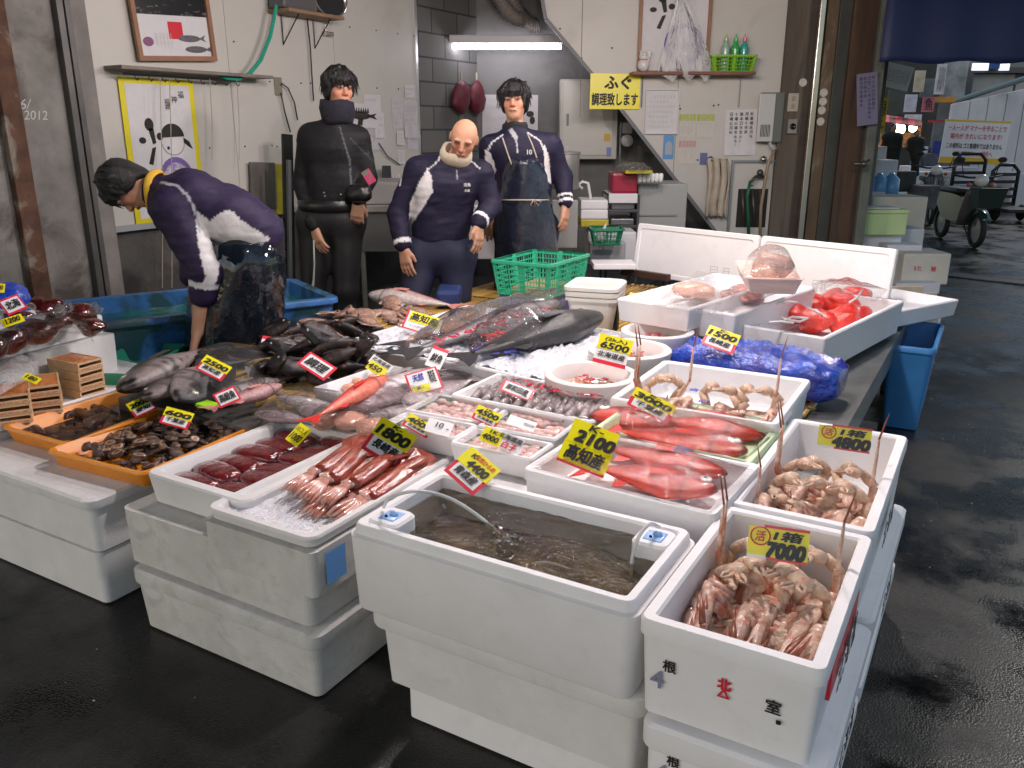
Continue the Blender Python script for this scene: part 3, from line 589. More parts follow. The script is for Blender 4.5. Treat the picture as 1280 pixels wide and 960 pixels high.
def airtube(pts, label):
 mb = MB(); P = np.array(pts); t_ = np.linspace(0, len(P)-1, 28); Q = []
 for s in t_:   # Catmull-Rom
  i = min(int(s), len(P)-2); f = s-i; p0, p1, p2, p3 = P[max(i-1, 0)], P[i], P[i+1], P[min(i+2, len(P)-1)]
  Q.append(.5*((2*p1)+(-p0+p2)*f+(2*p0-5*p1+4*p2-p3)*f*f+(-p0+3*p1-3*p2+p3)*f**3))
 mb.tube(Q, .0042, 8); return link('air_tube', mb, mat('silicone', (.68, .70, .68), .2, alpha=.75), label=label, cat='air tube', group='air tubes of the flounder tank', smooth=True)
airtube([at(480, 634, .57), at(488, 622, .62), at(520, 614, .64), at(560, 622, .60), at(598, 645, .54), at(625, 668, .50)], 'clear air tube arching from the left valve of the flounder tank')
airtube([at(824, 659, .57), at(812, 655, .60), at(798, 672, .58), at(790, 700, .53), at(789, 738, .48)], 'clear air tube looping down from the right valve of the flounder tank')
airtube([at(660, 706, .505), at(685, 704, .515), at(720, 716, .51), at(757, 735, .50), at(770, 741, .49)], 'clear air tube lying along the front wall inside the flounder tank')
# ---- crab boxes: three tiers on the right
def marks(t, M, items, m=black_ink, name='lettering'):
 mb = MB()
 for (s_, x, y, hh, b) in items: tmp = MB(); put_text(tmp, s_, x, y, h=hh, z=.0012, bold=b); mb.add(tmp.v, tmp.f, M)
 return link(name, mb, m, t)
for i, (y0_, y1_, nm) in enumerate(((1.252, 1.79, 'near'), (1.812, 2.50, 'far'))):
 x0_, x1_ = -.455, -.137; W_, D_ = x1_-x0_, y1_-y0_
 for k, (z0, z1) in enumerate(((0, .165), (.17, .35), (.355, .56))):
  g_ = 'foam crab boxes in stacks of three'
  dx = (.012, .02, 0)[k]; dy = (.01, -.004, 0)[k]
  lb = ('lowest', 'middle', 'topmost')[k]+' box of the '+nm+' stack of printed foam boxes on the right'
  if k == 2: lb = ('open foam box of seven thousand yen crabs, printed with red and black characters' if i == 0 else 'open foam box of live crabs under the tag propped at the back right')
  ctr = ((x0_+x1_)/2+dx, (y0_+y1_)/2+dy)
  if k == 2: t = tray('foam_box', lb, 'foam box', ctr, W_, D_, 0, z0, z1, foam, wall=.024, floor=.055, taper=.010, lip=.004, rad=.03, group=g_, lipz=.035)
  else: t = solid_box('foam_box', lb, 'foam box', ctr[0]-W_/2, ctr[0]+W_/2, ctr[1]-D_/2, ctr[1]+D_/2, z0, z1, foam, lidh=.055, taper=.008, lip=.005, rad=.03, group=g_)
  h = z1-z0; Mf_ = frame((0, -D_/2+.005, 0), (1, 0, 0), (0, 0, 1))
  if i == 0 and k > 0:
   zz = h*.42
   marks(t, Mf_@Matrix.Translation((0, 0, .004)), [('根', -.10, zz+.035, .024, .02), ('室', .085, zz+.022, .026, .02), ('.', .096, zz-.005, .006, .03)])
   marks(t, Mf_@Matrix.Translation((0, 0, .004)), [('北', .0, zz+.035, .022, .045), ('△', .0, zz+.017, .018, .03)], red_ink, 'emblem')
   marks(t, Mf_@Matrix.Translation((0, 0, .004)), [('4', -.122, zz+.002, .036, .012)], mat('ink_grey', (.22, .22, .32), .7), 'number')
  # printed band on the street side
  mb = MB(); xx = W_/2-.002;
  Ms_ = frame((xx+.003, 0, 0), (0, 1, 0), (0, 0, 1))
  if i == 0: mb.box((xx-.006, -D_/2+.10, h*.40), (xx+.0035, D_/2-.14, h*.74)); link('red_print', mb, red_card, t)
  marks(t, Ms_@Matrix.Translation((0, 0, .003)), [('北海道', .0, h*.42, h*.34, .02)])
# ---- red fish trays
c3, w3, d3, a3 = fit((655, 585), (888, 645), (950, 585), (738, 533), .575)
t = tray('foam_tray', 'white foam tray of two red alfonsino fish wrapped in film', 'foam tray', (c3[0], c3[1]), w3, d3, a3*.5, .44, .575, foam, wall=.024, floor=.065, taper=.008, lip=.004, rad=.03, group='open foam boxes of seafood')
solid_box('foam_box', 'white foam box hidden under the nearest red fish tray', 'foam box', -.98, -.49, 1.66, 2.0, .0, .435, foam, lidh=0, group='foam boxes stacked as supports')
c4, w4, d4, a4 = fit((742, 540), (932, 578), (985, 530), (800, 492), .575)
tray('foam_tray', 'pale green foam tray of red alfonsino fish wrapped in film', 'foam tray', c4, w4, d4, a4*.5, .462, .575, foam_green, wall=.022, floor=.075, taper=.008, lip=.004, rad=.03, group='open foam boxes of seafood')
tray_info = {}
def pxtray(key, z, z0, FL, FR, BR, BL, label, m=foam, **k):
 c, w_, d_, a = fit(FL, FR, BR, BL, z); k.setdefault('floor', .03); tray_info[key] = (c, w_, d_, a, z0+k['floor'])
 return tray('foam_tray' if z-z0 < .12 else 'foam_box', label, 'foam tray' if z-z0 < .12 else 'foam box', c, w_, d_, a, z0, z, m, group='open foam boxes of seafood', **k)
# shirako trays
pxtray('s4', .53, .46, (567, 551), (662, 577), (692, 554), (592, 533), 'small white foam tray of milt with a tag reading shirako in red', floor=.035, wall=.018, rad=.02)
pxtray('s2', .53, .462, (484, 527), (566, 553), (592, 531), (507, 512), 'small white foam tray behind the squid tray holding milt and a round number ten card', floor=.035, wall=.018, rad=.02)
pxtray('s3', .53, .462, (603, 529), (697, 554), (722, 522), (636, 505), 'small white foam tray of milt with its number ten label turned sideways', floor=.035, wall=.018, rad=.02)
pxtray('s1', .53, .464, (510, 510), (595, 531), (628, 506), (545, 490), 'small white foam tray of bagged milt with blue lettering on the film', floor=.035, wall=.018, rad=.02)
pxtray('sar', .545, .464, (573, 492), (735, 530), (795, 495), (617, 464), 'white foam tray of rows of folded striped eels under printed film', floor=.04, wall=.02, rad=.03)
# base foam under shirako trays
for i, (x0, x1, y0_, y1_) in enumerate(((-1.52, -.99, 1.65, 1.98), (-1.62, -1.02, 1.99, 2.40))):
 solid_box('foam_box', ('near' if i == 0 else 'far')+' plain foam box hidden under the small milt trays', 'foam box', x0, x1, y0_, y1_, 0 if i == 0 else 0, .458 if i == 0 else .458, foam, lidh=0, group='foam boxes stacked as supports')
# tuna trays
pxtray('t1', .545, .462, (463, 428), (597, 468), (705, 402), (573, 376), 'long white foam tray of ice with a silver tuna wrapped in film', floor=.05, wall=.022, rad=.03)
pxtray('t2', .55, .462, (592, 452), (700, 486), (792, 425), (700, 396), 'long white foam tray of ice with a dark plump yellowtail', floor=.055, wall=.022, rad=.03)
# crab box 3
pxtray('crab3', .60, .462, (772, 500), (972, 530), (1010, 478), (826, 446), 'wide white foam box with pale crab legs sticking up beside the blue bag', floor=.04, wall=.02, rad=.03, taper=.01, lip=.004, lipz=.03)
# far right group
pxtray('film1', .70, .60, (812, 378), (892, 390), (935, 352), (872, 335), 'shallow white foam tray of bagged pink roe on the two closed boxes', floor=.05, wall=.02, rad=.02)
pxtray('film2', .68, .56, (872, 384), (945, 398), (988, 358), (925, 345), 'white foam box of pink chopped seafood beneath the small pink tray', floor=.08, wall=.02, rad=.02)
c5, w5, d5, a5 = fit((812, 400), (890, 425), (925, 395), (850, 380), .46)
solid_box('foam_box', 'closed white foam box under the roe tray, left one of two', 'foam box', c5[0]-.18, c5[0]+.15, c5[1]-.08, c5[1]+.30, .462, .60, foam, lidh=0, group='foam boxes stacked as supports')
P = at(920, 440, .462)
solid_box('foam_box', 'closed white foam box directly behind the blue bag', 'foam box', P[0]-.22, P[0]+.10, P[1]-.05, P[1]+.28, .462, .60, foam, lidh=0, taper=.004, rad=.012, group='foam boxes stacked as supports')
pk = mat('pink_tray', (.80, .60, .54), .45)
c6, w6, d6, a6 = fit((928, 347), (998, 350), (988, 325), (924, 326), .83)
tray('plastic_tray', 'small pink plastic tray heaped with bagged pink shrimp', 'tray', c6, w6, d6*.9, a6, .76, .83, pk, wall=.008, floor=.008, taper=.022, rad=.02, lip=.004, lipz=.008)
pxtray('redbag', .62, .462, (962, 412), (1062, 425), (1094, 378), (1003, 356), 'white foam box full of bright red bags beside the blue bag', floor=.05, wall=.022, rad=.02)
pxtray('ico', .55, .462, (1060, 385), (1108, 403), (1143, 372), (1085, 352), 'white foam box with fish pieces behind the red bags', floor=.04, wall=.02, rad=.02)
# lids leaning as a windbreak at the back
for i, (pa, pb, pt) in enumerate((((790, 342), (938, 366), (792, 277)), ((941, 366), (1106, 392), (944, 289)))):
 A, B = at(*pa, MZ+.005), at(*pb, MZ+.005); L_ = np.linalg.norm(B-A); X_ = (B-A)/L_; n = np.cross(X_, [0, 0, 1]); up_ = np.array([0, 0, 1])*.98-n*.12
 M = frame((A+B)/2, X_, up_); hh = .34; t = thing('foam_board', ('left' if i == 0 else 'right')+' one of two long white foam lids standing upright behind the stall', 'foam board', tuple((A+B)/2), 0, 'foam lids as a windbreak')
 mb = MB();
 def rr2(w_, h_, r, z): return [(p[0], p[1]+hh/2, z) for p in rrect(w_, h_, r, 0)]
 mb.loft([rr2(L_-.01, hh-.01, .02, -.035), rr2(L_, hh, .02, -.03), rr2(L_, hh, .02, -.005), rr2(L_-.01, hh-.01, .02, 0), rr2(L_-.06, hh-.06, .02, 0), rr2(L_-.068, hh-.068, .02, -.005)], M=M); link('panel', mb, foam, t, world=True, smooth=True, sharp=35)
 xx = (.02, .16)[i == 1] if False else .05
 mb = MB()
 for (lx, lw_) in ((.18, .05), (.27, .04)) if i == 0 else ((-.02, .03), (.03, .02)):
  for k in range(5): mb.box((lx-lw_/2, .05+k*.018, -.0045), (lx+lw_/2, .052+k*.018, -.004), M)
  mb.box((lx-lw_/2, .05, -.0045), (lx-lw_/2+.002, .125, -.004), M); mb.box((lx+lw_/2, .05, -.0045), (lx+lw_/2+.002, .125, -.004), M)
 link('stamp', mb, mat('ink_bluegrey', (.28, .28, .38), .7), t, world=True)
# dark brown bar on the mat in front of left lid
A, B = at(778, 343, .47), at(836, 352, .47); mb = MB(); mb.box((-np.linalg.norm(B-A)/2, -.02, 0), (np.linalg.norm(B-A)/2, .02, .045), frame((A+B)/2, B-A, np.cross([0, 0, 1], B-A)), bev=.004); link('wooden_bar', mb, mat('dark_wood', (.06, .03, .02), .5), label='short dark brown bar lying before the left foam lid', cat='bar')
# round tubs
tubm = mat('tub_foam', (.80, .76, .74), .5, var=.03, bump=.08, bscale=200)
tubs_ = [(740, 452, .055, .165), (787, 422, .055, .155), (822, 403, .055, .145)]
tub_pos = []
for i, (px, py, _, r) in enumerate(((739, 465, 0, .160), (787, 434, 0, .158), (822, 411, 0, .150))):
 P = at(px, py+1, .60); t = thing('round_tub', ('nearest', 'middle', 'farthest')[i]+' of the three round white tubs of pink fish milt', 'tub', (P[0], P[1], .462), 0, 'round foam tubs')
 mb = MB(); mb.lathe([(r-.03, 0), (r-.026, .004), (r, .118), (r+.002, .134), (r-.003, .138), (r-.024, .138), (r-.030, .130), (r-.045, .075), (.001, .07)], 40, cap0=True, cap1=False); link('body', mb, tubm, t, smooth=True, sharp=35); tub_pos.append(t)
# buckets (nested pair with lid)
bkm = mat('bucket_plastic', (.80, .76, .70), .3, sss=.1)
c7, w7, d7, a7 = at(745, 352, .72), .23, .24, R(12)
t = thing('bucket', 'square white plastic bucket with a lid standing on the bamboo mat', 'bucket', (c7[0], c7[1], .465), a7)
mb = MB(); rings_box(mb, w7, d7, [(.032, 0), (.028, .005), (.004, .18), (-.008, .182), (-.008, .196), (.006, .2)], .035); link('body', mb, bkm, t, smooth=True, sharp=35)
mb = MB(); rings_box(mb, w7, d7, [(.004, .2), (-.01, .203), (-.01, .224), (.0, .228), (.012, .228)], .035); link('rim', mb, bkm, t, smooth=True, sharp=35)
mb = MB(); rings_box(mb, w7, d7, [(-.002, .228), (-.014, .230), (-.014, .246), (-.006, .252), (.010, .252), (.016, .248)], .035); link('lid', mb, bkm, t, smooth=True, sharp=35)
mb = MB(); mb.box((w7/2-.022, -.025, .03), (w7/2-.005, .03, .155)); link('dark_label', mb, black_ink, t)
# green basket on the purple crate
def basket(name, label, cat, c, w_, d_, a, z0, z1, m, th=.006, taper=.025, nh=7, nv=18, group=None):
 t = thing(name, label, cat, (c[0], c[1], z0), a, group); h = z1-z0; mb = MB()
 rings_box(mb, w_, d_, [(.0, h), (-.012, h-.002), (-.012, h-.016), (.0, h-.016)], .02, cap1=False, cap0=False);
 def P(s, f, hgt):   # side s, fraction f along, height
  i = taper*(1-hgt/h); a_, b_ = w_/2-i, d_/2-i
  return {0: (-a_+2*a_*f, -b_, hgt), 1: (a_, -b_+2*b_*f, hgt), 2: (a_-2*a_*f, b_, hgt), 3: (-a_, b_-2*b_*f, hgt)}[s]
 for s in range(4):
  for k in range(nh): z = h*(k+.3)/nh; mb.tube([P(s, 0, z), P(s, 1, z)], th*.55, 4)
  for k in range(nv+1): mb.tube([P(s, k/nv, .004), P(s, k/nv, h-.01)], th*(.9 if k % 5 == 0 else .35), 4)
  # solid bands: lower skirt and mid frame
  for (u, v_) in ((0, .05), (.46, .54), (.95, 1)): mb.add([P(s, u, 0), P(s, v_, 0), P(s, v_, h), P(s, u, h)], [(0, 1, 2, 3)])
  mb.add([P(s, 0, 0), P(s, 1, 0), P(s, 1, h*.1), P(s, 0, h*.1)], [(0, 1, 2, 3)])
 mb.box((-w_/2+taper, -d_/2+taper, 0), (w_/2-taper, d_/2-taper, .004)); link('basket_body', mb, m, t); return t
c8, w8, d8, a8 = fit((617, 322), (688, 327), (733, 315), (668, 309), .76)
basket('green_basket', 'green slatted plastic basket standing on the purple crate', 'basket', c8, .34, .46, a8*.6, .56, .75, mat('green_plastic', (.035, .42, .24), .35))
tray('purple_crate', 'purple plastic crate beneath the green basket', 'crate', (c8[0]+.03, c8[1]-.02), .34, .42, a8*.6, .462, .558, mat('purple_plastic', (.10, .08, .33), .4), wall=.008, floor=.01, taper=.015)
mb = MB(); rings_box(mb, .24, .3, [(0, 0), (0, .01), (.01, .03), (.03, .04)], .03); o = link('wood_chips', mb, mat('chips', (.35, .25, .12), .8, var=.5, vscale=60), label='brown fish pieces lying inside the green basket', cat='fish pieces'); o.location = (c8[0], c8[1], .566)
# white lattice tray strip behind the mats
# orange trays
om = mat('orange_plastic', (.80, .27, .012), .35, var=.08, dark=(.45, .16, .02), dscale=4, damt=.3, spec=.6)
c9, w9, d9, a9 = fit((85, 565), (193, 600), (338, 515), (222, 495), .43)
oran2 = tray('orange_tray', 'orange plastic tray heaped with small brown abalones', 'tray', c9, w9, d9, a9*.4, .376, .435, om, wall=.014, floor=.008, taper=.018, rad=.045, lip=.004, lipz=.012, group='orange plastic trays')
c10, w10, d10, a10 = fit((6, 532), (84, 560), (243, 497), (164, 490), .43)
oran1 = tray('orange_tray', 'nearly empty orange plastic tray with a few sea cucumbers', 'tray', (c10[0]-.012, c10[1]), w10+.02, d10, a10*.4, .376, .435, om, wall=.014, floor=.008, taper=.018, rad=.045, lip=.004, lipz=.012, group='orange plastic trays')
print('ORANGE', c9, w9, d9, a9, c10, w10, d10, a10); print({k: (v[0].round(2), round(v[1], 2), round(v[2], 2), round(v[3], 2)) for k, v in tray_info.items()}, 'squid', w2, d2, a2, 'tuna', w1, d1, a1, 'bucket', w7, d7, 'red', w3, d3, a3, w4, d4, a4)
# ================================================================ FISH AND GOODS
def fishmesh(L=1., H=.3, W=.16, back=(.1, .1, .1), belly=(.6, .6, .6), mid=None, seed=0, head=.26, tailw=.07, spots=None, bend=0., nose=.12, peak=.36):
 """fish lying on its side along +x (head at x=L): height along y (back +y), thickness along z"""
 n, k = 34, 18; rings = []; cols = []; rs = np.random.default_rng(seed)
 for i in range(n):
  s = i/(n-1); x = L*(.02+.98*s)
  u = 1-s     # 0 at nose
  prof = (min(u/peak, 1))**.5 if u < peak else 1-(1-tailw/1)*(((u-peak)/(1-peak))**1.35)
  prof = max(prof, nose*(1-u*8) if u < .1 else 0, tailw) if u > .005 else .10
  hh = H/2*prof; ww = W/2*max(prof**.9, .12)*(1-.35*max(0, (u-.5)/.5)); yb = bend*(s-.5)**2*4*L*.1
  ring = []
  for j in range(k):
   a = 2*math.pi*j/k; cy, cz = math.cos(a), math.sin(a); ring.append((x, hh*cy+yb, W*.42+ww*cz))
   f = (cy+1)/2; f = min(max((f-.22)/.42, 0), 1); nz = rs.uniform(.86, 1.14); f = f**.6; c = np.array(belly)*(1-f)+np.array(back)*f
   if mid is not None and abs(cy-.1) < .3: c = c*.4+np.array(mid)*.6
   if spots is not None and rs.uniform() < spots[1]: c = np.array(spots[0])
   cols.append(tuple(c*nz))
  if abs(u-.235) < .022 or (u < .06): cols[-k:] = [tuple(np.array(c_)*.45) for c_ in cols[-k:]]
  rings.append(ring)
 mb = MB(); mb.loft(rings, col=None); mb.c = cols; return mb
def fin(mb, pts, th=.004, z=0., col=None):
 n = len(pts); v = [(x, y, z+th/2) for x, y in pts]+[(x, y, z-th/2) for x, y in pts]
 mb.add(v, [tuple(range(n)), tuple(range(2*n-1, n-1, -1))]+[(i, n+i, n+(i+1) % n, (i+1) % n) for i in range(n)], col=col); return mb
def make_fish(name, label, cat, L, H, W, m, finm, eyem=None, group=None, eye=.028, eyex=.86, eyey=.06, fork=True, dors=(.38, .78, .10), **k):
 t = thing(name, label, cat, (0, 0, 0), 0, group); link('body', fishmesh(L, H, W, **k), m, t, smooth=True); zc = W*.42; tw = H*.5
 mb = MB(); fin(mb, [(.05*L, tw*.10), (-.06*L, tw*.75), (-.13*L, tw*1.0), (-.085*L, tw*.3), (-.075*L, 0), (-.085*L, -tw*.3), (-.13*L, -tw*1.0), (-.06*L, -tw*.75), (.05*L, -tw*.10)] if fork else
  [(.05*L, tw*.12), (-.08*L, tw*.6), (-.1*L, 0), (-.08*L, -tw*.6), (.05*L, -tw*.12)], .004, zc); link('tail_fin', mb, finm, t)
 a, b, hh = dors; N_ = 9; top = [(L*(b-(b-a)*i/N_), H*.40*(1-.5*abs(i/N_-.4))+hh*H*(1+.35*(i % 2))*(1-.55*i/N_)) for i in range(N_+1)]
 mb = MB(); fin(mb, [(L*a, H*.25), (L*b, H*.3)]+top, .003, zc); link('dorsal_fin', mb, finm, t)
 mb = MB(); fin(mb, [(L*.34, -H*.30), (L*.22, -H*.26), (L*.24, -H*.52), (L*.30, -H*.46)], .003, zc); link('anal_fin', mb, finm, t)
 mb = MB(); mb.add([(L*.68, -.02*H, W*.93), (L*.64, -.13*H, W*.90), (L*.48, -.20*H, W*.95), (L*.47, -.05*H, W*.99), (L*.58, .01*H, W*.98)], [(0, 1, 2, 3, 4)]); link('pectoral_fin', mb, finm, t)
 if eyem:
  e = eye*L; x = eyex*L; zt = W*.42+W*.5*.54; mb = MB(); mb.ball((x, eyey*H*2, zt), (e, e, e*.42), n=14, m=6); ey = link('eye', mb, eyem, t, smooth=True)
  mb = MB(); mb.ball((x, eyey*H*2, zt+e*.30), (e*.42, e*.42, e*.16), n=10, m=4); link('pupil', mb, black_ink, ey, smooth=True)
 return t
def place(t, ptail, phead, z, first=[None], label=None, roll=0, L=1., new=True, pitch=None, zh=None, flip=False, mid=.035):
 A, B = at(*ptail, z+mid)-[0, 0, mid], at(*phead, (z if zh is None else zh)+mid)-[0, 0, mid]; d = B-A; Lr = np.linalg.norm(d); s = Lr/L; rz = math.atan2(d[1], d[0]); pt = -math.asin(d[2]/Lr)
 rot = (Matrix.Rotation(rz, 3, 'Z')@Matrix.Rotation(pt, 3, 'Y')@Matrix.Rotation(roll, 3, 'X')).to_euler()
 sc_ = (s, -s if flip else s, s)
 if new: return dup(t, tuple(A), rz, label, rot=rot, scale=sc_)
 t.location = Vector(tuple(A)); t.rotation_euler = rot; t.scale = sc_
 if label: t['label'] = label
 return t
fish_skin = lambda name, coat=.5, rough=.25, spec=.5: mat(name, attr=True, rough=rough, var=.3, vscale=38, coat=coat, bump=.25, bscale=120, spec=spec)
skin_red, skin_dark, skin_silver = fish_skin('skin_red'), fish_skin('skin_dark', .15, .3, .35), fish_skin('skin_silver')
fin_red = mat('fin_red', (.66, .018, .010), .35, var=.3, vscale=50); fin_dark = mat('fin_dark', (.03, .03, .035), .4); fin_silver = mat('fin_silver', (.38, .33, .34), .35, var=.3, vscale=40); fin_pink = mat('fin_pink', (.62, .25, .22), .35)
eye_gold = mat('eye_gold', (.92, .90, .86), .12, coat=1); eye_pale = mat('eye_pale', (.55, .52, .45), .15, coat=1)
# red alfonsino
kin = dict(L=1, H=.48, W=.18, m=skin_red, finm=fin_red, eyem=eye_gold, eye=.050, eyex=.89, eyey=.05, back=(.33, .003, .002), belly=(.62, .035, .014), mid=(.50, .008, .004), peak=.34, dors=(.42, .70, .09))
k0 = make_fish('red_fish', 'x', 'fish', seed=3, group='red alfonsino fish', **kin)
place(k0, (748, 552), (914, 588), .512, new=False, label='red alfonsino in the nearest white tray, rear one of the pair', flip=False)
place(k0, (745, 578), (898, 608), .518, label='red alfonsino in the nearest white tray, front one of the pair', roll=.12)
place(k0, (900, 528), (738, 516), .52, label='red alfonsino heading left in the pale green tray', flip=True)
place(k0, (800, 510), (960, 543), .528, label='red alfonsino heading right in the pale green tray, rear one of that pair')
place(k0, (770, 535), (935, 562), .53, label='red alfonsino heading right in the pale green tray, front one of that pair')
def drape(name, pxs, z, label, m, bumpf=.02, hfun=None, n=26, group=None, lab_cat='plastic wrap', sag=.0, seed=0, amp=.004):
 """a loose film: pxs = FL,FR,BR,BL outline in the photo, height from hfun(u,v)"""
 P = [at(*p, z) for p in pxs]; U, V = np.meshgrid(np.linspace(0, 1, n), np.linspace(0, 1, n)); X = sum(w_[..., None]*p for w_, p in zip(((1-U)*(1-V), U*(1-V), U*V, (1-U)*V), P))
 H = bumpf*np.clip(np.sin(np.pi*U)*np.sin(np.pi*V), 0, 1)**.5 if hfun is None else hfun(U, V)
 H = H+amp*wob(X.reshape(-1, 3), 45, seed).reshape(U.shape)*np.clip(8*U*(1-U), 0, 1)*np.clip(8*V*(1-V), 0, 1)
 mb = gridmb(X[..., 0], X[..., 1], X[..., 2]+H); return link(name, mb, m, label=label, cat=lab_cat, group=group, smooth=True)
drape('plastic_wrap', ((660, 583), (888, 640), (945, 588), (742, 535)), .579, 'clear film stretched over the nearest two red alfonsino', wrap, .03, group='clear films over trays')
drape('plastic_wrap', ((744, 538), (930, 575), (980, 530), (802, 493)), .579, 'clear film stretched over the fish in the pale green tray', wrap, .04, group='clear films over trays', seed=3)
def film_print(ptsc, z, txt, label, m=None, h=.05, rot=0, name='film_lettering'):
 P = at(*ptsc, z); mb = MB(); tmp = MB(); put_text(tmp, txt, 0, 0, h=h, bold=.03); M = Matrix.Translation(Vector(tuple(P)))@Matrix.Rotation(rot, 4, 'Z'); mb.add(tmp.v, tmp.f, M); return link(name, mb, m or blue_ink, label=label, cat='printed lettering')
film_print((853, 563), .613, '佐', 'dark blue character written on the film of the nearest red fish tray', mat('ink_navy', (.02, .03, .12), .5), .05)
film_print((868, 488), .575, '食', 'blue character printed on the film behind the pale green tray', blue_ink, .035)
film_print((880, 502), .575, '心', 'small blue character printed on the film over the rear red fish', blue_ink, .035, .4)
# flounder in the tank (two dark flat fish under the water)
def flounder(name, label, c, L, rz, z):
 t = thing(name, label, 'fish', (c[0], c[1], z), rz, 'live flounder'); mb = MB(); n = 22; rings = []
 for i in range(n):
  s = i/(n-1); w_ = math.sin(math.pi*min(s*1.05, 1))**.62*.24*L if s < .93 else .03*L; w_ = max(w_, .028*L); rings.append([((s-.5)*L, w_*math.cos(a), .02*math.sin(a)*(1 if math.sin(a) > 0 else .3)*w_/(.24*L)+.008) for a in [2*math.pi*k/16 for k in range(16)]])
 mb.loft(rings); link('body', mb, mat('flounder_skin', (.05, .034, .014), .35, var=.7, vscale=35, dark=(.12, .095, .05), dscale=60, damt=.7, dthr=.6), t, smooth=True)
 mb = MB(); fin(mb, [(-.46*L, .03*L), (-.60*L, .1*L), (-.63*L, 0), (-.60*L, -.1*L), (-.46*L, -.03*L)], .004, .01); link('tail_fin', mb, mat('flounder_fin', (.05, .036, .018), .4, var=.4, vscale=60), t)
 for s in (-1, 1):
  mb = MB(); pts = [(x*L, s*(.235*math.sin(math.pi*min((x+.5)*1.05, 1))**.62+.0)*L) for x in np.linspace(-.36, .36, 14)]; out = [(x, y+s*.035*L*(1+.15*(i % 2))) for i, (x, y) in enumerate(pts)][::-1]; fin(mb, pts+out, .003, .009); link('side_fin', mb, mat('flounder_fin'), t)
 for s in (.02, .07): mb = MB(); mb.ball((.40*L, s*L, .018), .008); link('eye', mb, eye_pale, t, smooth=True)
 return t
tl = tank.location
flounder('flounder', 'brown flounder in the water near the right end of the foam tank', (tl.x+.12, tl.y-.02), .44, R(165), tl.z+.142)
flounder('flounder', 'brown flounder in the water near the left end of the foam tank', (tl.x-.13, tl.y-.0), .36, R(8), tl.z+.128)
mb = MB(); rings_box(mb, TX1-TX0-.09, TY1-TY0-.09, [(0, .063), (0, .118)], .02); o = link('tank_bottom', mb, mat('tank_murk', (.035, .025, .014), .7, var=.7), tank)
# ---- squid
squid_m = mat('squid_skin', (.32, .05, .025), .18, var=.5, vscale=30, dark=(.62, .27, .19), dscale=14, damt=.7, dthr=.54, dw=.2, coat=.7, bump=.2, bscale=60, stretch=(.5, 1, 1))
squid_pale = mat('squid_pale', (.62, .36, .30), .25, var=.3, vscale=10, coat=.6, dark=(.45, .12, .07), dscale=12, damt=.7)
def make_squid(label, group, m=squid_m, m2=squid_pale):
 t = thing('squid', label, 'squid', (0, 0, 0), 0, group); mb = MB(); rings = []
 for i in range(14):
  s = i/13; r_ = .062*(min(s/.16, 1)**.7)*(1-.18*max(0, (s-.6)/.4)); r_ = max(r_, .004); rings.append([(1-s*.66, r_*1.12*math.cos(a)+.012*math.sin(s*5), .045+r_*.72*math.sin(a)) for a in [2*math.pi*k/14 for k in range(14)]])
 mb.loft(rings); link('mantle', mb, m, t, smooth=True)
 mb = MB(); fin(mb, [(1.0, .0), (.95, .11), (.84, .13), (.72, .06), (.70, 0), (.72, -.06), (.84, -.13), (.95, -.11)], .01, .07); link('fin', mb, m, t)
 mb = MB(); mb.ball((.35, .01, .045), (.055, .045, .036), n=12, m=8); hd_ = link('head', mb, m2, t, smooth=True)
 for s in (-1, 1): mb = MB(); mb.ball((.345, .01+s*.04, .05), .014); link('eye', mb, eye_gold, hd_, smooth=True)
 for k in range(5):
  a = (k-2)*.014; mb = MB(); mb.tube([(.32, .01+a*.5, .045), (.24, a*1.2, .045), (.14, a*1.7+.006*math.sin(k*2), .04), (.07+.02*(k % 2), a*1.9, .03)], [.020, .020, .015, .006], 7); link('arm', mb, m2, t, smooth=True)
 return t
sq = make_squid('x', 'reddish squid in the white tray'); zs = .445
SQL = ('against the left wall of the tray', 'second from the left wall', 'third from the left wall', 'in the middle of the row', 'just right of the middle', 'third from the right wall', 'second from the right wall', 'against the right wall of the tray', 'lying on top at the left', 'lying on top under the large tag', 'lying on top at the right')
for i in range(11):
 top = i > 7; x = c2[0]-.085+.033*i if not top else c2[0]-.03+.065*(i-8); y = c2[1]-.25+(.10-.02*i if i < 5 else .0)+rng.uniform(-.01, .02)+(.03 if top else 0); L_ = rng.uniform(.44, .50)*(.94 if top else 1); o = sq if i == 0 else dup(sq, (0, 0, 0), 0)
 o.location = (x, y, .440+(.028 if top else .004*(i % 2))); o.rotation_euler = (rng.uniform(-.5, .5), 0, R(90)+rng.normal(0, .045)+(.12 if top else 0)); o.scale = (L_,)*3; o['label'] = 'long reddish squid '+SQL[i]
def ice(name, label, c, w_, d_, rz, z, amp=.012, m=None, n=44):
 U, V = np.meshgrid(np.linspace(-.5, .5, n), np.linspace(-.5, .5, n)); X, Y = U*w_, V*d_; P = np.stack([X.ravel(), Y.ravel(), 0*X.ravel()], 1)
 Z = amp*(.6+wob(P, 28, 3).reshape(X.shape)*.6+wob(P, 140, 9).reshape(X.shape)*.45+.25*rng.normal(size=X.shape)); o = link(name, gridmb(X, Y, Z), m or mat('ice', (.80, .80, .84), .25, var=.1, vscale=60, bump=.6, bscale=160, sss=.15), label=label, cat='ice', kind='stuff', recenter=False)
 o.location = (c[0], c[1], z); o.rotation_euler = (0, 0, rz); return o
ice('crushed_ice', 'crushed ice bedding the reddish squid', (c2[0], c2[1]), w2-.05, d2-.05, 0, .441, .006)
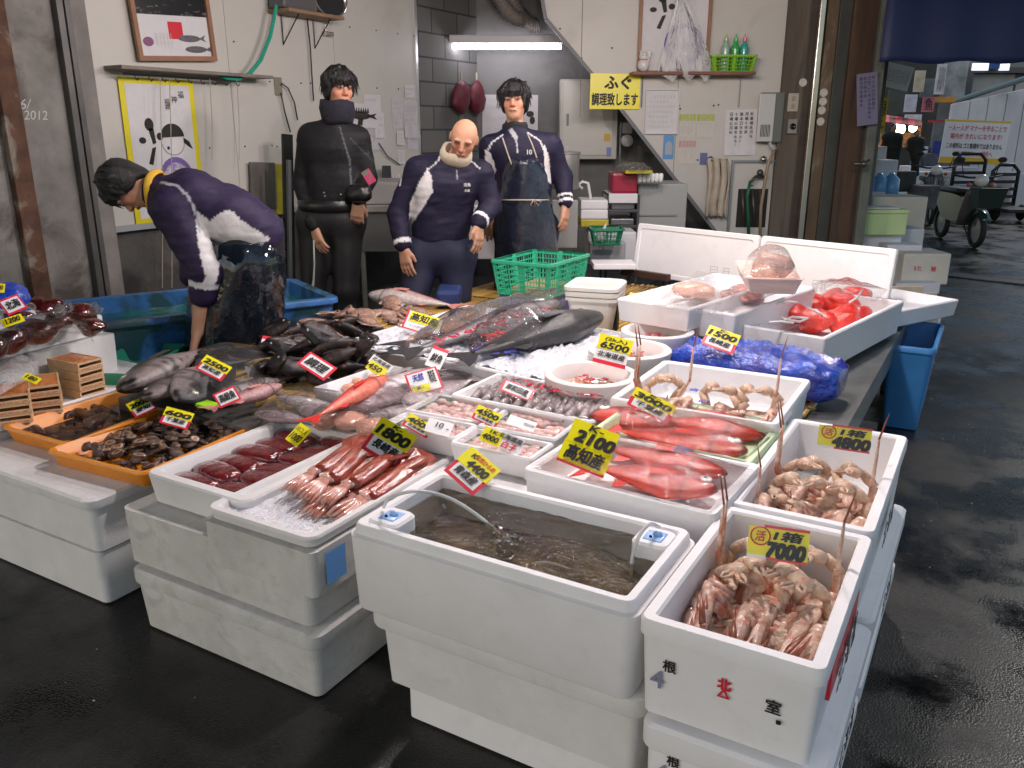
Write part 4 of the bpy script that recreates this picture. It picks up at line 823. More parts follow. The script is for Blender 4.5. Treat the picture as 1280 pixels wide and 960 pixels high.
# ---- dark red vacuum-packed blocks
def pouch_mesh(a, b, h, seed):
 rs = np.random.default_rng(seed); mb = MB(); rings = []
 for i in range(12):
  s = i/11; e = math.sin(math.pi*(.04+.92*s))**.22; rings.append([((s-.5)*a, math.copysign(abs(math.cos(q))**.6, math.cos(q))*b/2*e*(1+rs.uniform(-.05, .05)), h*.5+math.copysign(abs(math.sin(q))**.75, math.sin(q))*h/2*e*(1+rs.uniform(-.08, .08))) for q in [2*math.pi*k/14 for k in range(14)]])
 mb.loft(rings); return mb
pm = mat('dark_red_meat', (.16, .012, .016), .12, var=.5, vscale=22, dark=(.04, .004, .006), dscale=9, damt=.7, coat=1, bump=.5, bscale=35)
ends = mat('pouch_edge', (.55, .42, .42), .15, alpha=.55)
rows = 6
for i in range(rows):
 for j in range(2):
  x = c1[0]+.03+(-.085+.17*j)*w1/.347+rng.uniform(-.008, .008); y = c1[1]-d1/2+.075+(d1-.15)*i/(rows-1)+(.02 if j else 0); t = thing('meat_pouch', 'vacuum packed dark red block, %s row from the near end, %s column' % (('nearest', 'second', 'third', 'fourth', 'fifth', 'farthest')[i], ('left', 'right')[j]), 'meat pouch', (x, y, .408+.006*(i % 2)), rng.uniform(-.22, .1), 'vacuum packed dark red blocks')
  link('block', pouch_mesh(.165, .095, .042, i*3+j), pm, t, smooth=True); mb = MB()
  for s in (-1, 1): mb.add([(s*.074, -.03, .02), (s*.097, -.035, .024+.004*s), (s*.099, .03, .03), (s*.074, .03, .022)], [(0, 1, 2, 3)])
  link('sealed_edge', mb, ends, t)
# ---- abalones
def make_abalone(label, group, up):
 t = thing('abalone', label, 'shellfish', (0, 0, 0), 0, group); mb = MB(); mb.lathe([(.001, 0), (.7, .02), (.98, .14), (1, .2), (.9, .34), (.62, .48), (.3, .56), (.001, .58)], 16, Matrix.Diagonal((.026, .018, .026, 1)), cap0=False, cap1=False)
 for i, v in enumerate(mb.v): mb.v[i] = v*(1+.05*math.sin(i*1.7))
 link('shell', mb, mat('abalone_shell', (.085, .045, .03), .35, var=.6, vscale=60, coat=.3, bump=.6, bscale=150), t, smooth=True)
 if up:
  mb = MB(); mb.lathe([(.86, .52), (.80, .60), (.62, .66), (.45, .62), (.001, .68)], 16, Matrix.Diagonal((.026, .018, .022, 1)), cap0=False, cap1=False); link('foot', mb, mat('abalone_foot', (.36, .20, .11), .3, var=.35, vscale=70, coat=.5), t, smooth=True)
  mb = MB(); mb.lathe([(.98, .45), (.95, .56), (.84, .56), (.84, .45)], 16, Matrix.Diagonal((.027, .019, .024, 1)), cap0=False, cap1=False); link('frill', mb, mat('abalone_frill', (.03, .02, .015), .35, var=.4, vscale=80), t, smooth=True)
 return t
ab0, ab1 = make_abalone('small dark abalone lying shell up in the orange tray heap', 'abalones in the orange tray', False), make_abalone('small brown abalone showing its pale foot in the orange tray heap', 'abalones with pale foot showing', True)
o2 = oran2; cnt = 0; first = {0: True, 1: True}; Ma = wm(o2)
for k in range(280):
 u, v = rng.uniform(-.43, .43)*w9, rng.uniform(-.44, .46)*d9; ed = min(1, min(w9*.47-abs(u), d9*.48-abs(v))/.05); u *= .92; v *= .94
 lay = k % 4; z = .014+lay*.012*max(ed, .2)+rng.uniform(0, .004); p = Ma@Vector((u, v, z)); up = rng.uniform() < .38; s_ = rng.uniform(.75, 1.15); r_ = (rng.normal(0, .35), rng.normal(0, .35), rng.uniform(0, 6.28)); src = ab1 if up else ab0
 if first[int(up)]: src.location = p; src.rotation_euler = r_; src.scale = (s_,)*3; first[int(up)] = False
 else: dup(src, p, 0, rot=r_, scale=s_)
# ---- sea cucumbers in the other tray and a shallow water film
scm = mat('sea_cucumber', (.075, .028, .015), .25, var=.7, vscale=30, coat=.6, bump=1.2, bscale=90)
for i, (pts, r_, lb) in enumerate(((((82, 520), (97, 516), (112, 521), (120, 516)), .020, 'lobed dark sea cucumber left of the middle of the orange tray'), (((112, 530), (128, 524), (142, 527), (136, 536)), .024, 'curled dark sea cucumber in the middle of the orange tray'), (((33, 541), (44, 537), (52, 541)), .017, 'small dark sea cucumber alone in the near left corner of the orange tray'), (((92, 512), (108, 508), (124, 512), (140, 518)), .018, 'knobbly sea cucumber at the back of the pair in the orange tray'))):
 P = [at(*p, .402) for p in pts]; lo = np.min(P, 0)-.04; hi = np.max(P, 0)+.05; S = SDF(lo, hi, .004)
 for a, b in zip(P[:-1], P[1:]): S.cap(a, b, r_, r_*.9, k=.008)
 for q in range(14): a = P[rng.integers(len(P))]; S.ell(a+rng.normal(0, r_*.75, 3)*[1, 1, .6], (r_*.35,)*3, k=.006)
 V, Q = S.mesh(); V = V+.002*wob(V, 160, i)[:, None]; link('sea_cucumber', nmb(V, Q), scm, label=lb, cat='sea cucumber', group='sea cucumbers', smooth=True)
mb = MB(); rings_box(mb, w10-.05, d10-.05, [(0, .018), (0, .0181)], .04); o = link('tray_water', mb, film_mat('tray_water', tint=(.97, .93, .88), fac=.0, rough=.03, bscale=14, bump=.15, haze=.03), kind='structure', recenter=False); o.location = oran1.location; o.rotation_euler = oran1.rotation_euler
# ---- dark fish piles on the left mat
dk = make_fish('dark_fish', 'x', 'fish', 1, .44, .20, skin_dark, fin_dark, eye_pale, group='dark fish with pale bellies', seed=5, back=(.018, .018, .02), belly=(.30, .25, .24), spots=((.02, .02, .02), .12), fork=False)
D = [((255, 440), (158, 490), 'at the left edge of the dark pile above the empty orange tray', .3), ((290, 455), (215, 500), 'with a broad white belly pointing at the orange tray', -.5), ((262, 462), (178, 497), 'second from the left in the dark pile', .1), ((320, 445), (235, 462), 'at the back of the pile beside the hand', .2),
 ((338, 470), (262, 490), 'under the misty right part of the pile', -.2), ((350, 440), (278, 437), 'highest on the pile near the yellow price', .4), ((372, 465), (300, 478), 'at the right end next to the dusky red mullet', .1), ((310, 430), (230, 447), 'farthest back on the left pile', .5)]
for i, (a, b, lb, r_) in enumerate(D): place(dk, a, b, .475+.02*(i in (3, 5))+.012*(i % 2), new=i > 0, label='dark fish '+lb, roll=r_, flip=i % 2 == 0)
rk = make_fish('rockfish', 'x', 'fish', 1, .46, .24, skin_dark, fin_dark, eye_pale, group='heap of black rockfish', seed=9, back=(.010, .008, .009), belly=(.04, .028, .026), spots=((.20, .07, .06), .05), fork=False)
cpos = []
for row in range(6):
 for col in range(6):
  f = (col+.5*(row % 2))/6; g_ = row/5; x = 345+95*f+22*g_*0+18*(1-g_); y = 408+13*f+g_*58+6*math.sin(col*2.1+row); x = 338+ (470-338)*f + (-8+ 22*g_); y = 474-(g_)*(56)-8*math.sin(f*3.1)*.5
  cpos.append((x, y, row))
first_ = True
for i, (x, y, row) in enumerate(cpos):
 z = .475+.07*math.exp(-(((x-410)/62)**2+((y-440)/34)**2)); a = rng.normal(.35, .5)+(math.pi if rng.uniform() < .3 else 0); c = at(x, y, z); L_ = rng.uniform(.20, .25)
 lb = 'black rockfish in the heap, %s row from the hand side, %s from the left' % (ORD[row], ORD[i % 6])
 rot = (Matrix.Rotation(a, 3, 'Z')@Matrix.Rotation(rng.normal(0, .25), 3, 'Y')@Matrix.Rotation(rng.normal(0, .6), 3, 'X')).to_euler(); loc = c-np.array([math.cos(a), math.sin(a), 0])*L_*.5
 if first_: rk.location = Vector(tuple(loc)); rk.rotation_euler = rot; rk.scale = (L_,)*3; rk['label'] = lb; first_ = False
 else: dup(rk, tuple(loc), 0, lb, rot=rot, scale=L_)
# ---- pale brown cuttlefish heap
cut_m = mat('cuttle_skin', (.50, .30, .22), .25, var=.4, vscale=14, dark=(.26, .12, .09), dscale=24, damt=.7, dthr=.5, coat=.6, bump=.5, bscale=60); cut_p = mat('cuttle_pale', (.66, .52, .46), .25, var=.3, vscale=20, coat=.6)
def make_cuttle():
 t = thing('cuttlefish', 'pale brown cuttlefish in the heap behind the black rockfish', 'cuttlefish', (0, 0, 0), 0, 'heap of pale brown cuttlefish'); S = SDF((-.1, -.25, -.08), (1.1, .25, .3), .026)
 S.ell((.68, 0, .09), (.33, .17, .085), k=.05).ell((.30, 0, .09), (.10, .10, .075), k=.05)
 V, Q = S.mesh(); V += .006*wob(V, 14, 2)[:, None]; link('mantle', nmb(V, Q), cut_m, t, smooth=True)
 mb = MB(); fin(mb, [(.36+.66*k/12, .16+.04*math.sin(k*1.3)*1) for k in range(13)]+[(1.02-.66*k/12, -.16-.04*math.sin(k*1.9)) for k in range(13)], .012, .06); link('skirt_fin', mb, cut_p, t)
 for k in range(7):
  a = (k-3)*.03; mb = MB(); mb.tube([(.25, a, .08), (.12, a*1.8+.02*math.sin(k), .07), (0, a*2.6+.04*math.sin(k*2.2), .04), (-.10, a*2.4+.05*math.cos(k*1.7), .02)], [.036, .032, .022, .006], 7); link('arm', mb, cut_m, t, smooth=True)
 for s in (-1, 1): mb = MB(); mb.ball((.30, s*.085, .12), .026); link('eye', mb, mat('eye_dark', (.02, .02, .02), .1, coat=1), t, smooth=True)
 return t
ct = make_cuttle(); first_ = True
for i in range(17):
 f = (i % 6)/5.; g_ = (i//6)/2.; x = 404+130*f+12*g_; y = 424-28*g_+ (-8)*f+10*f*(1-g_); x += rng.uniform(-8, 8); y += rng.uniform(-3, 3)
 z = .475+.06*math.exp(-(((x-470)/60)**2+((y-400)/20)**2)); ct['label'] = 'pale brown cuttlefish, %s from the left in the %s row of the heap' % (ORD[i % 6], ('front', 'middle', 'back')[i//6]); a = rng.normal(-.4, .6)+(math.pi if i % 3 == 0 else 0); c = at(x, y, z); L_ = rng.uniform(.22, .28); rot = (Matrix.Rotation(a, 3, 'Z')@Matrix.Rotation(rng.normal(0, .15), 3, 'Y')@Matrix.Rotation(rng.normal(0, .35), 3, 'X')).to_euler(); loc = c-np.array([math.cos(a), math.sin(a), 0])*L_*.5
 if first_: ct.location = Vector(tuple(loc)); ct.rotation_euler = rot; ct.scale = (L_,)*3; first_ = False; keep = ct['label']
 else: dup(ct, tuple(loc), 0, ct['label'], rot=rot, scale=L_)
ct['label'] = keep
# ---- reddish fish at the back of the mat
bf = make_fish('sea_bream', 'reddish white sea bream lying at the back edge of the mat', 'fish', 1, .30, .2, skin_silver, fin_pink, eye_pale, seed=11, back=(.42, .10, .09), belly=(.66, .58, .55), mid=(.60, .40, .36)); place(bf, (565, 384), (461, 371), .50, new=False, flip=True)
bf2 = make_fish('skipjack', 'orange bellied fish lying on ice behind the wrapped silver tuna', 'fish', 1, .20, .14, skin_silver, fin_dark, eye_pale, seed=12, back=(.10, .09, .10), belly=(.58, .30, .20), mid=(.52, .42, .38)); place(bf2, (505, 430), (606, 388), .52, new=False)
# ---- large tuna and yellowtail
tn = make_fish('large_fish', 'long silver tuna wrapped in crinkled film with red lettering on the ice tray', 'fish', 1, .165, .11, skin_silver, fin_dark, eye_gold, seed=13, back=(.04, .043, .05), belly=(.28, .26, .27), mid=(.14, .10, .11), tailw=.09); place(tn, (520, 440), (700, 380), .53, new=False, zh=.56)
yt = make_fish('large_fish', 'plump dark yellowtail half wrapped in film on the ice tray by the round tubs', 'fish', 1, .28, .19, skin_dark, fin_dark, eye_pale, seed=14, back=(.018, .018, .02), belly=(.045, .045, .045), mid=(.028, .026, .022), tailw=.08); place(yt, (588, 452), (752, 402), .52, new=False, zh=.55)
for key, lb in (('t1', 'crushed ice in the tray under the long silver tuna'), ('t2', 'crushed ice in the tray under the plump yellowtail')):
 c, w_, d_, a, z = tray_info[key]; ice('crushed_ice', lb, c, w_-.07, d_-.06, a, z+.02, .02)
def sleevebag(name, pa, pb, z, zh, r, label, m, seed, s0=.0, s1=1.):
 A, B = at(*pa, z), at(*pb, zh); d = (B-A)/np.linalg.norm(B-A); L_ = np.linalg.norm(B-A); M = frame(A, d, np.cross([0, 0, 1], d)); n, k = 34, 26; rings = []
 for i in range(n):
  s = i/(n-1); rr = r*(math.sin(math.pi*(.08+.84*s))**.5); rings.append([(s*L_, rr*1.25*math.cos(q)*(1+.10*math.sin(q*5+s*30+seed)), max(rr*.9*math.sin(q)*(1+.12*math.sin(q*7+s*45)), -.03)+.5*r) for q in [2*math.pi*j/k for j in range(k)]])
 mb = MB(); mb.loft(rings, False, False, M); return link(name, mb, m, label=label, cat='plastic bag', group='plastic bags over large fish', smooth=True)
sleevebag('plastic_bag', (530, 438), (702, 381), .53, .56, .085, 'crinkled clear bag around the long silver tuna', bagfilm, 1); sleevebag('plastic_bag', (600, 450), (690, 420), .53, .545, .11, 'crinkled clear bag around the tail half of the dark yellowtail', bagfilm, 5)
def splotch(pts, z, label, m, r=.012, seed=0, n=30, group='red lettering on the tuna bag', name='film_lettering', zh=None):
 mb = MB(); rs = np.random.default_rng(seed)
 for k in range(n):
  f = k/(n-1); i = min(int(f*(len(pts)-1)), len(pts)-2); g_ = f*(len(pts)-1)-i; px = pts[i][0]*(1-g_)+pts[i+1][0]*g_+rs.normal(0, 5); py = pts[i][1]*(1-g_)+pts[i+1][1]*g_+rs.normal(0, 2.5); zz = z if zh is None else z*(1-f)+zh*f
  c = at(px, py, zz); a = rs.uniform(0, 3.14); l_ = rs.uniform(.5, 1.5)*r; mb.box((-l_, -r*.25, 0), (l_, r*.25, .002), Matrix.Translation(Vector(tuple(c)))@Matrix.Rotation(a, 4, 'Z')@Matrix.Rotation(rs.normal(0, .3), 4, 'X'))
 return link(name, mb, m, label=label, cat='printed lettering', group=group)
redfilm = mat('red_print_film', (.60, .02, .06), .2, coat=.5)
splotch([(545, 428), (590, 412), (640, 400), (680, 385)], .62, 'red printed characters along the bag of the long silver tuna', redfilm, .013, 1, 60, zh=.65)
splotch([(608, 425), (630, 415), (652, 413)], .60, 'glossy red and orange label strips on the dark yellowtail', mat('red_gloss', (.70, .03, .02), .15, coat=1), .022, 3, 26)
splotch([(600, 437), (620, 436), (642, 438)], .575, 'tangled blue printed film at the tail of the dark yellowtail', mat('blue_print_film', (.10, .10, .45), .2, coat=.5), .016, 4, 60)
# ---- silver and red fish between the trays, bagged
sv = make_fish('silver_fish', 'x', 'fish', 1, .38, .16, skin_silver, fin_silver, eye_pale, group='silver fish in clear bags', seed=15, back=(.34, .24, .26), belly=(.74, .66, .67), mid=(.60, .46, .47))
SV = [((395, 523), (318, 510), .0, 'nearest the left end with its head by the mullet'), ((430, 505), (345, 492), .02, 'behind the first, nose towards the rockfish'), ((440, 520), (372, 503), .02, 'with a violet tail beside the red fish'), ((560, 455), (455, 497), .03, 'under the red framed picture tag'), ((530, 470), (440, 510), .03, 'in front of the picture tag'),
 ((590, 470), (500, 500), .03, 'right of the picture tag'), ((575, 462), (500, 462), .04, 'reddish one near the tuna tray'), ((545, 500), (460, 515), .02, 'above the pink bags'), ((500, 490), (420, 500), .05, 'beneath the bright red fish')]
for i, (a, b, dz, lb) in enumerate(SV): place(sv, a, b, .468+dz*.6, new=i > 0, label='silver fish '+lb, roll=rng.uniform(-.3, .3), flip=i % 2 == 1)
rd = make_fish('slim_red_fish', 'slim bright orange red fish lying across the silver fish', 'fish', 1, .16, .14, skin_red, fin_red, eye_gold, seed=16, back=(.72, .035, .02), belly=(.85, .20, .12), eye=.03); place(rd, (395, 518), (484, 468), .53, new=False)
rm = make_fish('red_mullet', 'dusky pink fish beside the red framed tag on the left mat', 'fish', 1, .30, .2, fish_skin('skin_pink'), fin_pink, eye_pale, seed=17, back=(.42, .16, .16), belly=(.52, .28, .28), mid=(.45, .22, .22)); place(rm, (268, 505), (352, 478), .49, new=False)
drape('plastic_wrap', ((315, 522), (450, 530), (455, 497), (345, 486)), .50, 'clear film over the silver fish at the near end', bagfilm, .05, group='clear films over trays', seed=4, amp=.014)
drape('plastic_wrap', ((430, 525), (560, 520), (600, 462), (470, 468)), .50, 'clear film over the silver fish around the picture tag', bagfilm, .05, group='clear films over trays', seed=6, amp=.014)
drape('plastic_wrap', ((240, 500), (315, 500), (350, 440), (240, 440)), .50, 'misty film over the dark fish behind the orange trays', film_mat('misty_film', fac=.0, rough=.2, bscale=10, bump=.8, haze=.03), .09, group='clear films over trays', seed=7, amp=.012)
roe = mat('salmon_pink', (.80, .42, .30), .25, var=.15, vscale=12, coat=.8, sss=.2, bump=.2, bscale=30)
def blob(name, label, cat, c, r, m, group=None, seed=0, amp=.12, h=None, n=4):
 r = np.array(r, float); h = h or min(r)/6; S = SDF(np.array(c)-r*1.6, np.array(c)+r*1.6, h); rs = np.random.default_rng(seed); S.ell(c, r*.8, k=min(r)*.3)
 for _ in range(n): S.ell(np.array(c)+rs.uniform(-.5, .5, 3)*r, r*rs.uniform(.35, .6), k=min(r)*.25)
 V, Q = S.mesh(); V += min(r)*amp*wob(V, 2.5/min(r), seed)[:, None]; return link(name, nmb(V, Q), m, label=label, cat=cat, group=group, smooth=True)
for i, (px, py, lb) in enumerate(((408, 524, 'left bag of salmon pink roe behind the dark red blocks'), (437, 526, 'middle bag of salmon pink roe with white highlights'), (466, 534, 'right bag of salmon pink roe with a dark red print'))): blob('roe_sac', lb, 'roe', at(px, py, .50), (.062, .07, .035), roe, 'bagged salmon pink roe', i)
drape('plastic_wrap', ((378, 532), (478, 558), (500, 520), (402, 505)), .50, 'clear film over the salmon pink roe', bagfilm, .05, group='clear films over trays', seed=8, amp=.01)
# small tray of roe with the 450 tag
pxtray('roe', .53, .465, (418, 485), (446, 500), (495, 462), (470, 450), 'small clear white tray of roe with a small yellow tag', floor=.02, wall=.01, rad=.015)
for i, (px, py) in enumerate(((436, 485), (447, 478), (458, 470), (470, 465))): blob('roe_piece', ('nearest', 'second', 'third', 'farthest')[i]+' pale pink roe piece in the small tray by the rockfish', 'roe', at(px, py, .50), (.035, .03, .02), roe, 'pale pink roe pieces', i+7)
bd = mat('black_shell', (.025, .02, .022), .3, var=.4, vscale=30, coat=.4)
for i, (px, py) in enumerate(((478, 441), (488, 446), (497, 449), (484, 436))): blob('dark_shellfish', ('leftmost', 'nearest', 'rightmost', 'farthest')[i]+' black shellfish lump behind the small roe tray', 'shellfish', at(px, py, .49), (.035, .04, .03), bd, 'black shellfish lumps', i+17, amp=.3)
# ---- milt pieces in the small trays
milt = mat('milt', (.80, .56, .52), .3, var=.2, vscale=30, coat=.7, sss=.2, bump=.5, bscale=70); leafm = mat('wrap_green', (.02, .12, .08), .4)
for key, nm in (('s1', 'rear left'), ('s2', 'front left'), ('s3', 'rear right'), ('s4', 'front right')):
 c, w_, d_, a, z = tray_info[key]; Mt = Matrix.Translation((c[0], c[1], z))@Matrix.Rotation(a, 4, 'Z'); q = 0
 S = SDF((-w_/2, -d_/2, -.01), (w_/2, d_/2, .05), .0042)
 for u in np.linspace(-.33, .33, 7):
  for v in np.linspace(-.27, .27, 4): S.ell((u*w_+rng.normal(0, .004), v*d_+rng.normal(0, .004), .010+rng.uniform(0, .008)), (.019, .017, .012), k=.004)
 V, Q = S.mesh(); V += .0015*wob(V, 220, 3)[:, None]; mb = nmb(V, Q); mb.v = [Mt@p for p in mb.v]; link('fish_milt', mb, milt, label='pale pink curled milt filling the '+nm+' small tray', cat='milt', group='milt in small trays', smooth=True, kind='stuff')
 mb = MB(); mb.add([(-w_*.42, d_*.30, .02), (w_*.42, d_*.30, .02), (w_*.42, d_*.42, .028), (-w_*.42, d_*.42, .028)], [(0, 1, 2, 3)], Mt); mb.add([(-w_*.42, -d_*.3, .02), (-w_*.36, -d_*.3, .024), (-w_*.34, d_*.3, .024), (-w_*.42, d_*.3, .02)], [(0, 1, 2, 3)], Mt)
 link('green_sheet', mb, leafm, label='dark green paper strip edging the milt in the '+nm+' small tray', cat='paper strip', group='green strips in small trays')
 mb = MB(); U, V_ = np.meshgrid(np.linspace(-.5, .5, 20), np.linspace(-.5, .5, 14)); P_ = np.stack([U.ravel()*w_*.95, V_.ravel()*d_*.93, 0*U.ravel()], 1); zz = .034+.005*wob(P_, 60, 2); g2 = gridmb(U*w_*.95, V_*d_*.93, zz.reshape(U.shape)); g2.v = [Mt@p for p in g2.v]; link('plastic_wrap', g2, wrap, label='clear film over the milt of the '+nm+' small tray', cat='plastic wrap', group='clear films over trays', smooth=True)
film_print((555, 501), .512, '雄', 'round blue seal character on the film of the rear left milt tray', blue_ink, .035); film_print((572, 512), .508, '札', 'blue character beside the seal on the rear left milt tray', blue_ink, .022)
film_print((688, 536), .508, '雄武', 'blue characters on the film of the rear right milt tray', blue_ink, .026)
# folded eels
el = mat('eel_skin', (.42, .36, .36), .25, var=.3, vscale=20, dark=(.06, .045, .045), dscale=9, damt=.85, dthr=.5, dw=.08, coat=.7, stretch=(1, .25, 1))
c, w_, d_, a, z = tray_info['sar']; Mt = Matrix.Translation((c[0], c[1], z))@Matrix.Rotation(a, 4, 'Z')
t0 = thing('folded_eel', 'x', 'eel', (0, 0, 0), 0, 'rows of folded eels'); mb = MB()
pts = [(-.035, .010*0-.008, .012)]+[(.028+.018*math.cos(q), .010*math.sin(q), .022+.012*math.sin(q)) for q in np.linspace(-1.5, 1.5, 9)]+[(-.03, .006, .036), (-.06, .004, .030)]
mb.tube(pts, [.009]+[.0125]*9+[.012, .004], 9); link('body', mb, el, t0, smooth=True); mb = MB(); mb.ball((-.062, .004, .029), (.013, .008, .008)); link('head', mb, el, t0, smooth=True); first_ = True
RW = ('near', 'second', 'third', 'far')
for r_ in range(4):
 for k in range(11):
  p = Mt@Vector((-.20+.40*k/10+rng.normal(0, .003), -.095+.055*r_, .002+rng.uniform(0, .006))); lb = 'grey striped eel, %s from the left in the %s row of the eel tray' % (ORD[k], RW[r_]); rz = -1.35+rng.normal(0, .12)
  if first_: t0.location = p; t0.rotation_euler = (0, 0, rz); t0['label'] = lb; first_ = False
  else: dup(t0, p, rz, lb, scale=rng.uniform(.9, 1.08))
drape('plastic_wrap', ((580, 490), (730, 525), (788, 496), (622, 468)), .55, 'clear printed film over the folded eels', wrap, .015, group='clear films over trays', seed=9)
splotch([(655, 478), (690, 487), (735, 494), (755, 490)], .572, 'pinkish red lettering on the film at the back of the eel tray', redfilm, .012, 8, 55, group=None)
# ---- tub contents
for i, t in enumerate(tub_pos):
 c = t.location; mb = MB(); mb.lathe([(.001, .094), (.10, .094), (.108, .092)], 30, cap0=False, cap1=False); link('pink_liquid', mb, mat('pink_liquid', (.78, .36, .24), .08, coat=.5), t, smooth=True)
 S = SDF((-.1, -.1, .07), (.1, .1, .15), .0045)
 for k in range(30): r_ = .075*math.sqrt(rng.uniform()); q = rng.uniform(0, 6.28); S.ell((r_*math.cos(q), r_*math.sin(q), .092+rng.uniform(0, .012)), (.014, .012, .008), k=.003)
 V, Q = S.mesh(); V += c; link('bagged_milt', nmb(V, Q), mat('milt_red', (.62, .34, .28), .25, var=.5, vscale=70, dark=(.30, .34, .22), dscale=30, damt=.6, coat=.9), label='bagged pink milt with red print floating in the '+('nearest', 'middle', 'farthest')[i]+' round tub', cat='milt', group='bagged milt in round tubs', smooth=True)
 mb = MB(); rs = np.random.default_rng(i)
 for k in range(16): q, r_ = rs.uniform(0, 6.28), .06*rs.uniform(); mb.box((-.010, -.003, 0), (.010, .003, .0015), Matrix.Translation((c[0]+r_*math.cos(q), c[1]+r_*math.sin(q)+.01, c[2]+.112))@Matrix.Rotation(rs.uniform(0, 3), 4, 'Z')@Matrix.Rotation(rs.normal(0, .2), 4, 'X'))
 link('film_lettering', mb, redfilm, label='red print strokes on the bag in the '+('nearest', 'middle', 'farthest')[i]+' round tub', cat='printed lettering', group='red print in round tubs')
# ---- crabs (belly up)
crab_b = mat('crab_belly', (.76, .56, .42), .32, var=.4, vscale=50, dark=(.60, .17, .09), dscale=38, damt=.8, dthr=.5, dw=.12, coat=.35, bump=.6, bscale=90)
crab_l = mat('crab_leg', (.74, .50, .38), .28, var=.4, vscale=60, dark=(.48, .13, .06), dscale=26, damt=.85, dthr=.5, dw=.12, coat=.4, bump=.3, bscale=120); crab_t = mat('crab_tip', (.28, .08, .045), .35, var=.3, coat=.3); crab_w = mat('crab_pale', (.70, .50, .36), .3, var=.3, vscale=50, dark=(.58, .22, .12), dscale=30, damt=.7, dthr=.52, dw=.12, bump=.5, bscale=150, coat=.3)
def make_crab(name, label, group, seed, loc=(0, 0, 0), rz=0, size=.13, up=(), bounds=None):
 """snow crab on its back: thick flattened legs folded together, belly segments, two pale claws"""
 rs = np.random.default_rng(seed); t = thing(name, label, 'crab', loc, rz, group); s = size; S = SDF((-.62*s, -.62*s, -.3*s), (.62*s, .62*s, .42*s), s*.026); Mw = wm(t); Mi = Mw.inverted()
 def cl(p, m=.012):
  if bounds is None: return p
  q = Mw@p; q.x = min(max(q.x, bounds[0]+m), bounds[1]-m); q.y = min(max(q.y, bounds[2]+m), bounds[3]-m); return Mi@q
 S.ell((0, -.02*s, 0), (.46*s, .42*s, .17*s), k=.05*s).ell((0, .20*s, .02*s), (.34*s, .22*s, .16*s), k=.05*s)
 for q in range(5):
  S.ell((0, (-.30+.11*q)*s, .16*s), ((.10+.02*q)*s, .045*s, .04*s), k=.010*s)
  for sg in (-1, 1): S.ell((sg*(.19+.015*q)*s, (-.24+.12*q)*s, .12*s), (.14*s, .052*s, .06*s), k=.010*s)
 V, Q = S.mesh(); V += .012*s*wob(V, 30/s*.13, seed)[:, None]; link('shell', nmb(V, Q), crab_b, t, smooth=True)
 for sg in (-1, 1):
  for k in range(4):
   b = Vector((sg*(.34-.02*k)*s, (-.26+.15*k)*s, .07*s)); o_ = rs.uniform(0, .12)
   p1 = cl(b+Vector((sg*(.20+.05*k), -.10-.04*k, .16+o_))*s); p2 = cl(p1+Vector((-sg*(.10+.03*k)+rs.normal(0, .04), -1.0, -.18+rs.normal(0, .05)))*s*rs.uniform(.62, .85)); p3 = cl(p2+Vector((sg*rs.uniform(.1, .3), .55, .22))*s*.7)
   if (sg, k) in up: p1 = cl(b+Vector((sg*.35, -.25, .7))*s*.8); p2 = cl(p1+Vector((sg*.05, .15, 1))*s*.62); p3 = p2+Vector((sg*.15, .10, .8))*s*.5
   e_ = .5 if (sg, k) in up else 1; mb = MB(); mb.tube([b, b+(p1-b)*.2, b+(p1-b)*.65, p1], [.07*s*e_, .09*s*e_, .095*s*e_, .085*s*e_], 9, flat=.7); mb.tube([p1, p1+(p2-p1)*.12, p1+(p2-p1)*.6, p2], [.075*s*e_, .088*s*e_, .080*s*e_, .045*s*e_], 8, flat=.6); lg = link('leg', mb, crab_l, t, smooth=True)
   mb = MB(); mb.tube([p2, p2+(p3-p2)*.6, p3], [.045*s*e_, .034*s*e_, .006*s], 7, flat=.7); link('leg_tip', mb, crab_t, lg, smooth=True)
  b = Vector((sg*.24*s, .34*s, .08*s)); p1 = cl(b+Vector((sg*.35, .25, .4)).normalized()*s*.36); p2 = cl(p1+Vector((-sg*.45, -.1, .4)).normalized()*s*.30); p3 = cl(p2+Vector((-sg*.25, -.55, .1)).normalized()*s*.30)
  mb = MB(); mb.tube([b, (b+p1)/2, p1], [.07*s, .09*s, .075*s], 9); mb.tube([p1, (p1+p2)/2, p2], [.065*s, .085*s, .065*s], 9); S2 = (p3-p2)
  mb.tube([p2, p2+S2*.4, p3], [.065*s, .14*s, .065*s], 10, flat=.75); cw = link('claw', mb, crab_w, t, smooth=True); d = S2.normalized() if S2.length > 1e-5 else Vector((0, -1, 0)); sd_ = d.cross(Vector((0, 0, 1))).normalized()
  for q in (-1, 1): mb = MB(); mb.tube([p3+sd_*q*.03*s, p3+d*.13*s+sd_*q*.045*s, p3+d*.25*s+sd_*q*.006*s], [.04*s, .028*s, .005*s], 7); link('pincer', mb, crab_w, cw, smooth=True)
 return t
CR = [((-.085, .0), .12, 'leftmost crab in the near box, shell edge against the foam wall', ()), ((-.07, .14), .25, 'farthest left crab in the near box with legs rising at the corner', ((-1, 2), (-1, 3))), ((-.005, .02), .02, 'middle crab in the near box with the raised pale claw', ()), ((.06, .15), -.2, 'crab at the back right of the near box with a leg raised beside the tag', ((1, 3),)), ((.08, -.01), -.12, 'nearest right crab in the near box, legs folded towards the front', ())]
for i, ((x, y), rz, lb, up) in enumerate(CR): make_crab('crab', lb, 'crabs in the near box', 20+i, loc=(-.296+x, 1.50+y, .442+.016*(i in (2, 4))), rz=rz, size=.165, up=up, bounds=(-.425, -.168, 1.285, 1.76))
